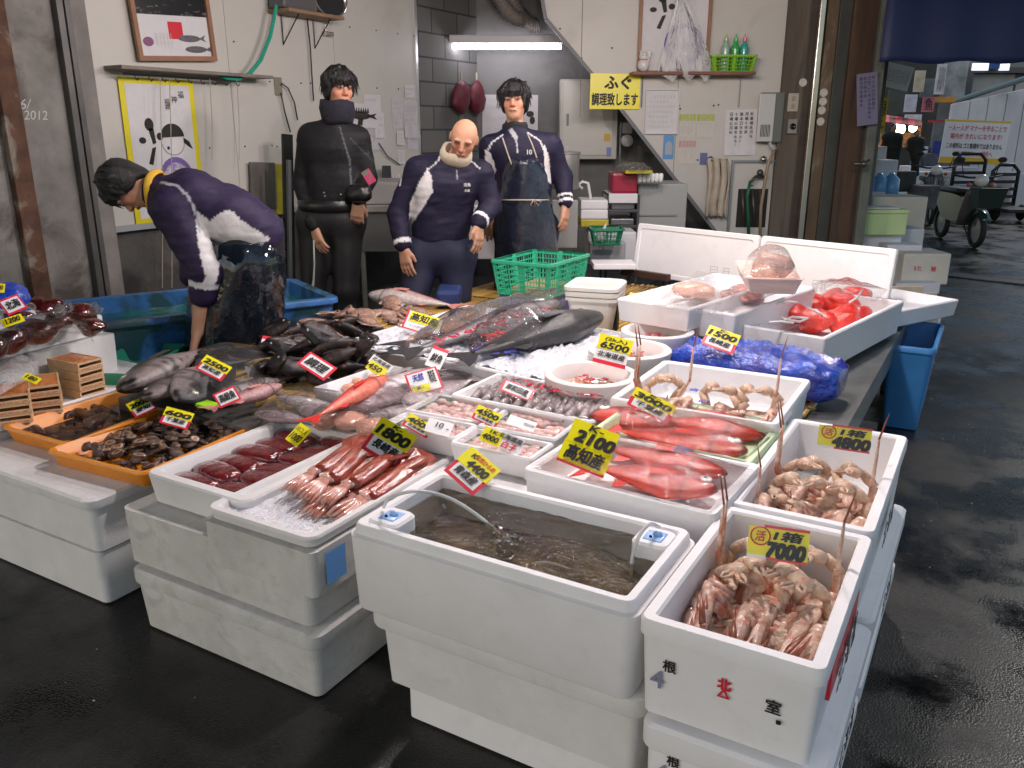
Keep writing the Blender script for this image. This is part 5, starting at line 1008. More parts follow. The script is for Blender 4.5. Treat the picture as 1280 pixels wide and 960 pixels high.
CR2 = [((-.09, -.09), .6, 'reddish small crab in the far box at the near left corner', ((-1, 3),)), ((-.03, -.05), .1, 'left of the two large pale crabs in the far box', ()), ((.075, -.04), -.15, 'right of the two large pale crabs in the far box', ()), ((-.05, .12), .4, 'crab in the far box with thin legs reaching up behind', ((-1, 2), (-1, 3))), ((.06, .12), -.3, 'crab at the back of the far box beneath the tag', ((1, 3),))]
for i, ((x, y), rz, lb, up) in enumerate(CR2): make_crab('crab', lb, 'crabs in the far box', 40+i, loc=(-.296+x, 2.05+y, .442+.014*(i in (1, 2))), rz=rz, size=.172 if i else .14, up=up, bounds=(-.425, -.168, 1.845, 2.47))
c, w_, d_, a, z = tray_info['crab3']
for i, ((x, y), rz, lb, up) in enumerate((((-.15, -.1), .3, 'left crab in the wide box with many thin legs standing up', ((-1, 3), (-1, 2), (1, 3))), ((.03, -.12), -.2, 'pale middle crab lying flat in the wide box', ()), ((.15, -.08), .1, 'right crab in the wide box with one long bent leg raised', ((1, 3),)))):
 make_crab('crab', lb, 'crabs in the wide box', 60+i, loc=(c[0]+x, c[1]+y, z+.03), rz=rz, size=.17, up=up, bounds=(c[0]-w_/2+.03, c[0]+w_/2-.03, c[1]-d_/2+.03, c[1]+d_/2-.03))
# ---- blue bag
bb = mat('blue_bag', (.008, .06, .50), .16, var=.45, vscale=9, coat=.8, bump=1.6, bscale=30, dark=(.03, .02, .22), dscale=7, damt=.7)
P = [at(*p, .60) for p in ((832, 438), (1045, 470), (1045, 432), (858, 422))]; cb = sum(P)/4; A_, B_ = at(840, 437, .60), at(1040, 465, .60); ux = (B_-A_)/np.linalg.norm(B_-A_); Lb = np.linalg.norm(B_-A_)
U, V = np.meshgrid(np.linspace(0, 2*np.pi, 90), np.linspace(0, 1, 60)); rings = []
Mb = frame((A_+B_)/2+np.array([0, .14, -.145]), ux, np.cross([0, 0, 1], ux)); mb = MB()
for i in range(60):
 s = i/59; x = (s-.5)*(Lb+.04); e = max(math.sin(math.pi*(.02+.96*s)), .02)**.16; ring = []
 for q in [2*math.pi*j/80 for j in range(80)]:
  cy, cz = math.copysign(abs(math.cos(q))**.55, math.cos(q)), math.copysign(abs(math.sin(q))**.6, math.sin(q)); ring.append((x, cy*.15*e, cz*.082*e+.09))
 rings.append(ring)
mb.loft(rings); Pn = np.array([tuple(v) for v in mb.v]); disp = .007*wob(Pn, 22, 1)-.016*np.abs(wob(Pn, 38, 4)); top = Pn[:, 2] > .11
Pn[:, 2] += disp*(1+top*.8)-np.where(top & (np.abs(Pn[:, 1]) < .08), .018, 0); Pn[:, 1] += disp; mb.v = [Mb@Vector(p) for p in Pn.tolist()]
link('blue_bag', mb, bb, label='shiny crumpled blue plastic bag behind the wide crab box', cat='bag', smooth=True)
cB = (A_+B_)/2; solid_box('foam_box', 'white foam box supporting the shiny blue bag', 'foam box', cB[0]-.2, cB[0]+.24, cB[1]+.02, cB[1]+.22, .30, .452, foam, lidh=0, rz=0, group='foam boxes stacked as supports')
# ---- red bags
rb = mat('red_bag', (.78, .028, .012), .16, var=.35, vscale=10, coat=.9, bump=1.2, bscale=34, dark=(.30, .01, .01), dscale=6, damt=.6)
for i, (px, py, r_) in enumerate(((992, 392, .07), (1020, 398, .075), (1050, 400, .075), (1012, 378, .07), (1045, 378, .08), (1070, 372, .07), (1068, 392, .06))):
 blob('red_bag', 'glossy knotted red bag of octopus, '+('front left', 'front middle', 'front right', 'rear left', 'rear middle', 'rear right corner', 'right wall')[i]+' one in its white box', 'bag', at(px, py, .585), (r_*1.45, r_*1.2, r_*.8), rb, 'glossy red bags', 30+i, amp=.22, n=5)
whiteplas = mat('white_plastic_tie', (.75, .70, .68), .2)
for i, pts in enumerate((((975, 395), (985, 400), (1000, 402), (1010, 398), (990, 396), (978, 402)), ((962, 403), (975, 402), (992, 404)), ((1010, 385), (1018, 388), (1028, 395), (1020, 387)), ((970, 380), (985, 377), (998, 378)), ((1062, 378), (1072, 372), (1078, 362)))):
 mb = MB(); mb.tube([at(*p, .665) for p in pts], .005, 6); link('bag_tie', mb, whiteplas, label='white twisted bag tie, '+('looped over the front left red bag', 'hanging over the left rim of the red bag box', 'on top of the front middle red bag', 'at the left rear of the red bags', 'at the right rear of the red bags')[i], cat='tie', group='white ties on red bags', smooth=True)
# pink goods
pkm = mat('pink_goods', (.82, .50, .40), .25, var=.25, vscale=25, coat=.8, sss=.2, bump=.6, bscale=60); pkr = mat('pink_goods_dark', (.75, .40, .36), .25, var=.5, vscale=40, dark=(.45, .04, .08), dscale=9, damt=.8, dthr=.56, coat=.8, bump=.8, bscale=60)
blob('shrimp_bag', 'rounded bag of pink shrimp heaped in the small pink tray', 'bag', at(965, 333, .86), (.10, .08, .065), pkm, None, 50, amp=.12, n=6)
blob('roe_bag', 'flat bag of pink roe lying in the shallow white tray', 'bag', at(868, 363, .71), (.12, .13, .035), pkm, None, 51, amp=.15, n=6)
blob('chopped_seafood', 'pink and red chopped seafood in the box under the small pink tray', 'seafood', at(930, 368, .67), (.12, .18, .03), pkr, None, 52, amp=.2, n=7)
drape('plastic_wrap', ((815, 382), (890, 395), (930, 352), (872, 338)), .715, 'clear film over the shallow tray of pink roe', bagfilm, .02, group='clear films over trays', seed=10, amp=.01)
drape('plastic_wrap', ((925, 345), (1000, 348), (985, 318), (935, 322)), .86, 'clear crinkled film over the pink shrimp bag', bagfilm, .08, group='clear films over trays', seed=11, amp=.012)
blob('fish_piece', 'grey fish pieces in the white box behind the red bags', 'fish piece', at(1105, 378, .52), (.10, .12, .03), mat('grey_fish', (.30, .26, .24), .3, var=.6, vscale=30, coat=.5), None, 53, amp=.2)
drape('plastic_wrap', ((1005, 368), (1095, 378), (1110, 362), (1020, 352)), .66, 'crinkled clear film standing behind the red bags', bagfilm, .05, group='clear films over trays', seed=12, amp=.02)
# ---- far left goods
uni_w = mat('uni_wood', (.66, .45, .25), .6, var=.2, vscale=12, stretch=(.3, 3, 3)); uni_r = mat('sea_urchin', (.82, .24, .03), .3, var=.3, vscale=60, coat=.7, bump=1.2, bscale=140)
def uni_box(label, c, rz, z, top):
 t = thing('urchin_box', label, 'wooden box', (c[0], c[1], z), rz, 'stacked wooden sea urchin boxes'); w_, d_, h = .105, .175, .034; mb = MB()
 mb.box((-w_/2, -d_/2, 0), (w_/2, d_/2, .004));
 for s in (-1, 1): mb.box((s*w_/2-.003*s-.003, -d_/2, .004), (s*w_/2-.003*s+.003, d_/2, h))
 for s in (-1, 1): mb.box((-w_/2+.0065, s*d_/2-.003*s-.003, .004), (w_/2-.0065, s*d_/2-.003*s+.003, h*.42)); mb.box((-w_/2+.0065, s*d_/2-.003*s-.0029, h*.78), (w_/2-.0065, s*d_/2-.003*s+.0029, h))
 link('box_frame', mb, uni_w, t)
 tm = MB(); put_text(tm, 'JAビッグ', 0, h*.62*0+.007, w=.085, h=.006, z=.0012); M = frame((0, -d_/2, 0), (1, 0, 0), (0, 0, 1)); tm.v = [M@(p+Vector((0, .0, .0))) for p in tm.v]; link('lettering', tm, red_ink, t)
 mb = MB(); U, V = np.meshgrid(np.linspace(-.5, .5, 14), np.linspace(-.5, .5, 26)); P_ = np.stack([U.ravel()*.09, V.ravel()*.16, 0*U.ravel()], 1); zz = (.030 if top else .016)+.006*np.cos(U*3)*np.cos(V*3)+.003*np.abs(np.sin(U*24+V*3))+.001*wob(P_, 300, 3).reshape(U.shape); link('urchin_roe', gridmb(U*.09, V*.16, zz), uni_r, t, smooth=True)
u1, u2, u3 = at(14, 520, .435), at(52, 508, .435), at(88, 497, .435)
t = tray('foam_tray', 'flat white foam tray under the wooden sea urchin boxes', 'foam tray', (-3.16, 1.78), .58, .80, 0.0, .402, .44, foam, wall=.015, floor=.022, taper=.004, rad=.03, group='open foam boxes of seafood')
LV = ('lowest', 'second', 'third', 'top')
for (nm, c, n) in (('left', u1+[0, .09, 0], 3), ('middle', u2+[.0, .09, 0], 3), ('right', u3+[0, .10, 0], 4)):
 for k in range(n): uni_box(LV[k if k < n-1 else 3]+' wooden urchin box of the '+nm+' stack', c-([0, .07, 0] if nm != 'right' else [.05, .03, 0]), .02*k+(1.57 if nm == 'right' else 1.0), .426+k*.0355, k == n-1)
# upper left white box with red packages
c, w_, d_, a = fit((-60, 452), (128, 405), (112, 388), (-60, 418), .66)
A_, B_ = at(-90, 468, .60), at(129, 412, .60); ux = (B_-A_)/np.linalg.norm(B_-A_); vy = np.cross([0, 0, 1], ux); ctr = (A_+B_)/2+vy*.17; rz = math.atan2(ux[1], ux[0])
tray('foam_box', 'white foam box of dark red film wrapped octopus at the left edge', 'foam box', ctr, np.linalg.norm(B_-A_), .36, rz, .585, .665, foam, wall=.022, floor=.02, taper=.004, rad=.012, group='open foam boxes of seafood')
t_ = solid_box('foam_box', 'plain foam box standing behind the sea urchin boxes', 'foam box', -.38, .38, -.2, .17, .40, .583, foam_mid, lidh=0, rz=rz, group='foam boxes stacked as supports'); t_.location = (ctr[0]+.02, ctr[1]+.02, .40)
oct_m = mat('octopus_red', (.075, .009, .007), .1, var=.6, vscale=16, coat=1, dark=(.05, .006, .006), dscale=8, damt=.6, bump=.5, bscale=30)
for i, (px, py, z, r_) in enumerate(((12, 425, .68, .075), (45, 415, .69, .085), (75, 400, .70, .07), (100, 392, .71, .075), (112, 408, .68, .055), (60, 385, .70, .06), (20, 400, .70, .06), (-15, 435, .68, .08))):
 blob('octopus_pack', ('dark red octopus pack at the near left end of the upper white box', 'large glossy octopus pack in the front of the upper white box', 'octopus pack in the middle of the upper white box', 'rounded tallest octopus pack at the right of the upper white box', 'small octopus pack in the right corner of the upper white box', 'octopus pack behind the yellow tag at the far left', 'octopus pack under the red framed tag at the far left', 'octopus pack cut off by the left picture edge')[i], 'octopus', at(px, py, z), (r_, r_, r_*.7), oct_m, 'film wrapped octopus packs', 70+i, amp=.12)
for i, (px, py) in enumerate(((75, 388), (118, 385), (85, 383))): blob('film_knot', ('left', 'right', 'middle')[i]+' white crinkled film knot on the octopus packs', 'film knot', at(px, py, .76), (.03, .02, .03), bagfilm, 'film knots', 90+i, amp=.4)
drape('plastic_wrap', ((-40, 460), (118, 430), (108, 392), (-40, 410)), .70, 'clear film over the dark red octopus packs', wrap, .05, group='clear films over trays', seed=14, amp=.02)
drape('plastic_wrap', ((-10, 500), (40, 470), (50, 450), (-10, 462)), .56, 'crumpled white clear film beside the sea urchin boxes', film_mat('white_film', fac=.06, rough=.15, bscale=30, bump=1, haze=.3), .05, group='clear films over trays', seed=15, amp=.02)
blob('blue_bundle', 'bright blue plastic bundle at the left edge behind the octopus packs', 'bundle', at(8, 372, .78), (.12, .1, .06), bb, None, 99, amp=.2)
# green tray under the hand
A_, B_ = at(172, 474, .44), at(232, 442, .44); ux = (B_-A_)/np.linalg.norm(B_-A_); vy = np.cross([0, 0, 1], ux); rz = math.atan2(ux[1], ux[0])
tray('green_tray', 'green plastic tray tilted beside the mat below the bending man', 'tray', (A_+B_)/2+vy*.13, np.linalg.norm(B_-A_)+.1, .26, rz, .40, .475, mat('green_tray_plastic', (.03, .28, .17), .35), wall=.012, floor=.01, taper=.015, rad=.03)
mb = MB(); A_ = at(258, 507, .49); mb.box((-.05, -.025, 0), (.05, .025, .01), Matrix.Translation(Vector(tuple(A_)))@Matrix.Rotation(-.1, 4, 'Z'), bev=.002); link('lime_card', mb, mat('lime_plastic', (.35, .75, .02), .35), label='small lime green plastic strip on the mat above the abalone tray', cat='plastic strip')
# ================================================================ TAGS
std(((478, 527), (529, 545), (492, 580), (447, 561)), .53, 50, '1800', 'K-', '長崎産', 'large tag reading 1800 over the red squid', film=True)
tag(((587, 566), (637, 589), (588, 611), (550, 588)), .59, 35, [('r', 0, 0, 1, .62, 1), ('w', .09, .09, .91, .62, 2), ('y', 0, .45, 1, 1, 3)], [('4400', .58, .60, .62, .22, 'k', .05), ('K-', .30, .83, .2, .14, 'k', .03), ('天然ひらめ', .60, .86, .62, .15, 'r', .02), ('青森産', .5, .28, .66, .24, 'k', .03)], 'tag reading 4400 with red writing above the flounder tank')
tag(((726, 535), (786, 541), (752, 582), (686, 577)), .62, 50, [('y', .0, .46, .96, 1, 2), ('y', -.02, .0, .98, .49, 1), ('r', -.02, -.05, .98, .02, 1)], [('K-', .5, .9, .3, .15, 'k', .02), ('2100', .55, .64, .8, .27, 'k', .05), ('高知産', .48, .24, .78, .34, 'k', .04)], 'all yellow tag reading 2100 on the nearest red fish tray')
std(((794, 488), (851, 506), (831, 525), (781, 508)), .61, 50, '3000', 'K-', '千葉産', 'tag reading 3000 over the pale green tray')
tag(((750, 417), (792, 426), (780, 460), (740, 452)), .68, 60, [('w', 0, 0, 1, .6, 1), ('r', .0, -.02, 1, .12, 2), ('y', .02, .50, 1.04, 1, 3)], [('(2k入)', .54, .86, .66, .16, 'k', .02), ('6500', .54, .64, .84, .22, 'k', .03), ('北海道産', .5, .32, .84, .2, 'k', .02)], 'tag reading 6500 standing between the round tubs')
std(((888, 411), (931, 418), (913, 438), (873, 432)), .66, 50, '1500', 'K-', '長崎産', 'tag reading 1500 on the blue bag')
for px4, z, pr, lb, pw in ((((940, 659), (1016, 659), (1005, 701), (929, 700)), .60, '7000', 'propped tag reading 7000 in the near crab box', .62), (((1024, 531), (1093, 534), (1084, 566), (1020, 559)), .62, '4800', 'propped tag reading 4800 in the far crab box', .7)):
 t = tag(px4, z, 68, [('y', 0, .08, 1, .92, 1), ('r', 0, 0, 1, .085, 1), ('r', .25, .915, 1, 1, 1), ('w', .0, -.0, .33, .1, 2)], [('1箱', .66, .73, .48, .28, 'k', .03), (pr, .64, .30, pw, .42, 'k', .055), ('活', .20, .66, .17, .30, 'r', .015)], lb, film=True)
 # red ring round the character
 Mx = None
ring_specs = ((((940, 659), (1016, 659), (1005, 701), (929, 700)), .60), (((1024, 531), (1093, 534), (1084, 566), (1020, 559)), .62))
for i, (px4, z) in enumerate(ring_specs):
 tt = [o for o in sc.objects if o.get('label', '').startswith('propped tag reading '+('7000', '4800')[i])][0]; P = at(sum(p[0] for p in px4)/4, sum(p[1] for p in px4)/4, z); hd = np.array([P[0], P[1], 0]); hd /= np.linalg.norm(hd); n = -hd*math.sin(R(68))+np.array([0, 0, math.cos(R(68))]); q = []
 for p in px4: d = ray(*p); q.append(C0+d*(((P-C0)@n)/(d@n)))
 X = (q[1]-q[0])+(q[2]-q[3]); Y = (q[0]-q[3])+(q[1]-q[2]); wX = np.linalg.norm(X)/2; hY = np.linalg.norm(Y)/2; s = X/np.linalg.norm(X)+np.cross(Y/np.linalg.norm(Y), n); s /= np.linalg.norm(s); M = frame(P, s, np.cross(n, s))
 mb = MB(); r_ = hY*.27; mb.tube([(-.30*wX+r_*math.cos(a), .16*hY+r_*math.sin(a)*.95, .003) for a in np.linspace(0, 6.4, 30)], .0014, 5, M); link('ring_mark', mb, red_ink, tt, world=True)
tag(((376, 530), (392, 538), (370, 558), (355, 548)), .50, 45, [('y', 0, 0, 1, 1, 1)], [('10コ入', .5, .72, .8, .26, 'k', .01), ('1000', .5, .32, .8, .34, 'k', .02)], 'small yellow tag on the dark red blocks')
tag(((501, 467), (545, 461), (556, 486), (518, 494)), .56, 45, [('r', 0, 0, 1, 1, 1), ('w', .06, .06, .94, .94, 2), ('y', .08, .06, .62, .38, 3)], [('天然', .36, .72, .34, .3, 'b', .03), ('高知産', .78, .62, .2, .56, 'k', .02), ('K-', .34, .28, .2, .14, 'k', .02)], 'square tag with red frame and blue characters on the silver fish')
frametag(((386, 450), (431, 457), (405, 465), (363, 458)), .60, 35, '調理', 'white tag with thin red frame on the black rockfish heap')
tag(((335, 423), (347, 421), (336, 437), (317, 441)), .56, 40, [('w', 0, 0, 1, .8, 1), ('r', 0, .8, 1, 1, 1)], [('K-', .5, .4, .5, .4, 'k', .02)], 'white tag with a red top at the left end of the rockfish heap')
std(((255, 453), (302, 457), (271, 467), (241, 464)), .60, 40, '2500', None, '高知産', 'yellow and red framed tag on the dark fish pile near the hand')
frametag(((262, 492), (292, 485), (304, 500), (277, 508)), .56, 45, '高級魚', 'thick red framed white tag beside the dusky pink fish')
std(((155, 505), (182, 497), (200, 510), (170, 521)), .47, 35, '2000', None, '愛知', 'tag lying in the nearly empty orange tray', film=True)
std(((212, 519), (250, 512), (230, 530), (193, 531)), .47, 40, '600', None, '千葉産', 'tag at the back of the abalone tray')
tag(((514, 393), (557, 397), (545, 416), (496, 413)), .60, 45, [('w', 0, 0, 1, 1, 1), ('r', 0, 0, 1, .07, 2), ('r', 0, 0, .05, 1, 2), ('y', .1, .45, .94, 1, 3)], [('高知産', .52, .72, .76, .4, 'k', .03), ('0', .72, .24, .16, .26, 'b', .04), ('いっぴき', .38, .24, .36, .12, 'b', .01)], 'tag with a blue zero at the tail of the long silver tuna')
tag(((468, 447), (495, 457), (480, 469), (450, 460)), .56, 45, [('w', 0, .45, 1, 1, 1), ('y', .08, .0, .92, .62, 2)], [('北海道産', .5, .8, .86, .26, 'k', .02), ('450', .42, .3, .6, .34, 'k', .03)], 'small tag reading 450 over the little roe tray')
frametag(((633, 480), (672, 484), (663, 496), (618, 491)), .575, 40, '岸和田産', 'white tag with red frame on the folded eels')
std(((600, 510), (630, 517), (619, 532), (585, 524)), .545, 45, '4500', '1K', '北海道産', 'small tag reading 4500 on the rear left milt tray', split=.36)
std(((514, 523), (547, 530), (534, 544), (497, 532)), .545, 40, '4000', '1K', '北海道産', 'small tag reading 4000 behind the squid tray', split=.36)
tag(((538, 524), (570, 529), (560, 543), (527, 541)), .55, 35, [('w', 0, 0, 1, 1, 1)], [('10', .5, .62, .3, .35, 'k', .01), ('-', .85, .45, .1, .05, 'k', .01)], 'plain white card with a small number ten behind the squid tray')
tag(((609, 538), (660, 547), (647, 562), (593, 554)), .56, 45, [('w', .45, .0, 1, 1, 1), ('w', .2, .55, 1, 1.05, 1), ('y', .0, .0, .5, .9, 2)], [('1K', .26, .72, .2, .22, 'k', .02), ('4000', .24, .32, .4, .34, 'k', .03), ('北海道産', .68, .78, .6, .3, 'k', .02), ('白子', .72, .3, .36, .42, 'r', .03)], 'two colour tag reading shirako in red characters')
tag(((637, 520), (674, 528), (665, 538), (632, 531)), .55, 35, [('w', 0, 0, 1, 1, 1)], [('10', .78, .45, .3, .4, 'k', .01, 90)], 'white label with the number ten turned on its side')
std(((789, 367), (812, 371), (808, 379), (782, 376)), .50, 40, '250', None, '長崎産', 'far tag lying on the mat before the shallow roe tray')
tag(((548, 440), (568, 438), (545, 455), (524, 456)), .58, 45, [('w', 0, 0, 1, .85, 1), ('r', 0, .85, 1, 1, 1)], [('鮮魚', .5, .45, .7, .4, 'k', .03)], 'white tag with a red top edge next to the ice trays')
frametag(((-6, 375), (20, 371), (38, 384), (12, 394)), .86, 45, '北海', 'red framed white tag on the octopus packs at the left edge')
tag(((-4, 398), (26, 396), (34, 402), (8, 407)), .80, 40, [('y', 0, 0, 1, 1, 1)], [('1200', .5, .5, .7, .6, 'k', .03)], 'yellow tag on the front octopus pack at the left edge')
tag(((-6, 356), (10, 354), (2, 364), (-10, 366)), .90, 50, [('y', 0, 0, 1, 1, 1)], [('300', .5, .5, .7, .5, 'k', .03)], 'yellow tag on the blue bundle cut by the left picture edge')
tag(((33, 469), (56, 472), (45, 478), (24, 474)), .58, 35, [('y', 0, 0, 1, 1, 1)], [('180', .5, .5, .7, .5, 'k', .03)], 'yellow tag on the middle sea urchin stack')
# ================================================================ PEOPLE
skinm = mat('skin', (.56, .31, .21), .58, attr=True, spec=.35, sss=.08, var=.08, vscale=30, bump=.1, bscale=200)
hairm = mat('hair_black', (.010, .009, .010), .38, var=.4, vscale=60, bump=.8, bscale=260, stretch=(1, 1, .25)); clothm = mat('jacket_cloth', attr=True, rough=.65, spec=.22, var=.15, vscale=20, bump=1.2, bscale=5)
lipm = mat('lips', (.42, .15, .13), .4); eyew = mat('eye_white', (.45, .38, .34), .4); browm = mat('eyebrow', (.02, .015, .012), .8)
def inpoly(x, y, poly):
 c = np.zeros(x.shape, bool); n = len(poly)
 for i in range(n):
  x1, y1 = poly[i]; x2, y2 = poly[(i+1) % n]
  if y1 == y2: continue
  c ^= ((y1 > y) != (y2 > y)) & (x < (x2-x1)*(y-y1)/(y2-y1)+x1)
 return c
def nearline(x, y, pts, w_):
 m = np.zeros(x.shape, bool)
 for (x1, y1), (x2, y2) in zip(pts[:-1], pts[1:]):
  d = max((x2-x1)**2+(y2-y1)**2, 1e-6); t_ = np.clip(((x-x1)*(x2-x1)+(y-y1)*(y2-y1))/d, 0, 1); m |= np.hypot(x-x1-t_*(x2-x1), y-y1-t_*(y2-y1)) < w_
 return m
V3 = lambda p: np.array([float(a) for a in p])
nrm = lambda v: v/np.linalg.norm(v)
def hand(S, w_, d, nrm_, size=.185, curl=.5, side=1, spread=.12):
 """palm + five bent fingers; w_ wrist, d pointing direction, nrm_ back-of-hand normal, side thumb side"""
 d = nrm(d); n = nrm(nrm_-d*(nrm_@d)); s = np.cross(d, n)*side; s_ = size/.185
 a = w_+d*.015*s_; b = w_+d*.085*s_
 for q in (-.024, -.008, .010, .026): S.cap(a+s*q*.6*s_, b+s*q*s_, .017*s_, .0135*s_, k=.012)
 for i, (q, L_) in enumerate(((.029, .072), (.010, .082), (-.009, .077), (-.027, .060))):
  p = b+s*q*s_; dd = nrm(d+s*(q/.03)*spread)
  for j, (f, r_) in enumerate(((.42, .0098), (.32, .0088), (.26, .0078))):
   an = curl*(.35+.55*j); dj = nrm(dd*math.cos(an)-n*math.sin(an)); e = p+dj*L_*f*s_; S.cap(p, e, r_*s_, (r_-.0006)*s_, k=.004); p = e
 p = w_+d*.03*s_+s*.026*s_; q1 = p+nrm(d*.75+s*.55-n*.2)*.036*s_; q2 = q1+nrm(d*.92+s*.15-n*.35)*.030*s_; S.cap(p, q1, .013*s_, .0105*s_, k=.008).cap(q1, q2, .0105*s_, .0085*s_, k=.004)
def person(label, J, up, fw_, hair, colfn, jc, pc, th=1., extra=None, hs=.93, head_r=.1, bald=False, boots=True, hands=None, collar=None, torso_r=(.165, .15, .15), arm_r=(.068, .058, .048), leg_r=(.098, .075, .062), flat=None, face=True):
 base = (J['ft'][0]+J['ft2'][0])/2, (J['ft'][1]+J['ft2'][1])/2, min(J['ft'][2], J['ft2'][2])
 t = thing('person', label, 'person', base, 0)
 pts = np.array([J[k] for k in J]); lo, hi = pts.min(0)-.2, pts.max(0)+.22
 U = nrm(up); F_ = nrm(fw_-U*(fw_@U)); Sd = np.cross(U, F_); H = J['head']; k_ = hs
 A = [Sd, F_, U]
 S = SDF(lo, hi, .0062)
 # head
 S.ell(H+U*(.028-.012*bald)*k_-F_*.008*k_, (.074*k_, .092*k_, (.090-.008*bald)*k_), A, k=.01).ell(H-U*.035*k_+F_*.022*k_, (.058*k_, .066*k_, .075*k_), A, k=.03).ell(H-U*.088*k_+F_*.052*k_, (.028*k_, .026*k_, .022*k_), A, k=.03)
 for s in (-1, 1):
  S.ell(H+Sd*s*.036*k_-U*.022*k_+F_*.060*k_, (.022*k_, .016*k_, .018*k_), A, k=.015)   # cheek
  S.ell(H+Sd*s*.030*k_+U*.020*k_+F_*.079*k_, (.024*k_, .010*k_, .008*k_), A, k=.012)   # brow
  S.ell(H+Sd*s*.077*k_-U*.008*k_-F_*.004*k_, (.008*k_, .018*k_, .030*k_), A, k=.006)   # ear
  S.ell(H+Sd*s*.031*k_+U*.004*k_+F_*.090*k_, (.015*k_, .010*k_, .008*k_), A, k=.008, sub=True)
 S.cap(H+U*.012*k_+F_*.088*k_, H-U*.024*k_+F_*.106*k_, .008*k_, .013*k_, k=.012)           # nose
 for s in (-1, 1): S.ell(H+Sd*s*.012*k_-U*.030*k_+F_*.094*k_, (.009*k_, .009*k_, .008*k_), A, k=.006)
 S.ell(H-U*.056*k_+F_*.088*k_, (.024*k_, .010*k_, .009*k_), A, k=.01)
 S.cap(H-U*.06*k_-F_*.012, J['neck'], .047*k_, .052, k=.03)
 # trunk and limbs beneath the clothes
 S.cap(J['neck'], J['chest'], .05, .07, k=.03).cap(J['chest'], J['hip'], .07, .08, k=.03)
 for s in ('l', 'r'):
  S.cap(J['chest']*.4+J['sh'+s]*.6, J['sh'+s], .06, .05, k=.04).cap(J['sh'+s], J['el'+s], .045, .038, k=.02).cap(J['el'+s], J['wr'+s], .038, .0265, k=.02)
  h = (hands or {}).get(s)
  if h is not None: hand(S, J['wr'+s], V3(h[0]), V3(h[1]), side=h[2], curl=h[3] if len(h) > 3 else .5, size=.19)
 for s, f in (('l', 'ft'), ('r', 'ft2')):
  S.cap(J['hip']*.5+J['hp'+s]*.5, J['hp'+s], .09, .085, k=.05).cap(J['hp'+s], J['kn'+s], .08, .055, k=.03).cap(J['kn'+s], J[f]+[0, 0, .08], .052, .036, k=.02).cap(J[f]+[0, 0, .05], J[f]+F_*[.12, .12, 0]+[0, 0, .035], .035, .03, k=.02)
 P, Q = S.mesh(); C_ = np.tile(np.array([.50, .27, .175]), (len(P), 1)); rel = P-H; lu, lf, ls = rel@U, rel@F_, rel@Sd
 C_ *= (1+.10*wob(P, 30, 4))[:, None]; ch = (np.abs(np.abs(ls)-.042*k_) < .025*k_) & (np.abs(lu+.02*k_) < .03*k_) & (lf > .03); C_[ch] *= [1.08, .88, .86]
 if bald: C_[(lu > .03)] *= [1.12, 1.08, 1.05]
 nz = (np.abs(ls) < .018*k_) & (np.abs(lu+.02*k_) < .02*k_) & (lf > .07); C_[nz] *= [1.06, .86, .84]
 link('body', nmb(P, Q, C_), skinm, t, world=True, smooth=True)
 if face:
  for s in (-1, 1):
   mb = MB(); c = H+Sd*s*.031*k_+U*.004*k_+F_*.083*k_; M = frame(c, Sd, U); mb.ball((0, 0, 0), (.013*k_, (.0010 if bald else .0038)*k_, .008*k_), M, n=12, m=6); ey = link('eye', mb, eyew, t, world=True, smooth=True)
   mb = MB(); mb.ball((0, -.0008, .0058*k_), (.0062*k_, (.0014 if bald else .0040)*k_, .0035*k_), M, n=10, m=5)
   link('iris', mb, black_ink, t, world=True, smooth=True)
   mb = MB(); mb.tube([c+Sd*q*.015*k_+U*(.0062-.004*abs(q))*k_+F_*.0058*k_ for q in (-1, -.4, .3, 1)], .0017*k_, 5); link('eyelid', mb, browm, t, world=True)
   mb = MB(); mb.tube([c+Sd*q*.019*k_+U*(.023-.004*q*q)*k_+F_*(.0115-.004*abs(q))*k_ for q in (-1, -.5, 0, .5, 1)], [.0015, .0032, .0034, .003, .0012], 5)
   link('eyebrow', mb, browm if not bald else mat('grey_brow', (.30, .17, .12), .8), t, world=True)
  mb = MB(); c = H-U*.056*k_+F_*.096*k_; mb.tube([c+Sd*q*.022*k_-U*.002*q*q*k_-F_*.007*q*q*k_ for q in (-1, -.6, 0, .6, 1)], [.002, .0045, .0056, .0045, .002], 6, flat=1); link('mouth', mb, lipm, t, world=True, smooth=True)
 # jacket
 S = SDF(lo, hi, .0085); r0, r1, r2 = torso_r; fl = flat if flat is not None else F_
 shm = (J['shl']+J['shr'])/2; L_ = J['shr']-J['shl']; ax = nrm(L_)
 def slab(a, b, ra, rb, wa, wb, k=.06):
  for q in (-1, -.33, .33, 1): S.cap(a+ax*wa*q, b+ax*wb*q, ra, rb, k=k)
 slab(shm*.75+J['chest']*.25, J['chest'], .094*th, .108*th, .09, .07); slab(J['chest'], J['waist'], .108*th, .102*th, .07, .058); slab(J['waist'], J['hem'], .102*th, .108*th, .058, .055)
 for s in ('l', 'r'):
  cf = J.get('cf'+s, J['wr'+s]); S.cap(shm*.55+J['sh'+s]*.45, J['sh'+s], .085*th, arm_r[0], k=.06).cap(J['sh'+s], J['el'+s], arm_r[0]+.004, arm_r[1], k=.028).cap(J['el'+s], J['el'+s]*.1+cf*.9, arm_r[1]+.003, arm_r[2], k=.02)
  S.cap(J['el'+s]*.06+cf*.94, cf, arm_r[2]-.010, arm_r[2]-.012, k=.004)
 S.cap(shm, J['neck'], .085, .068, k=.04)
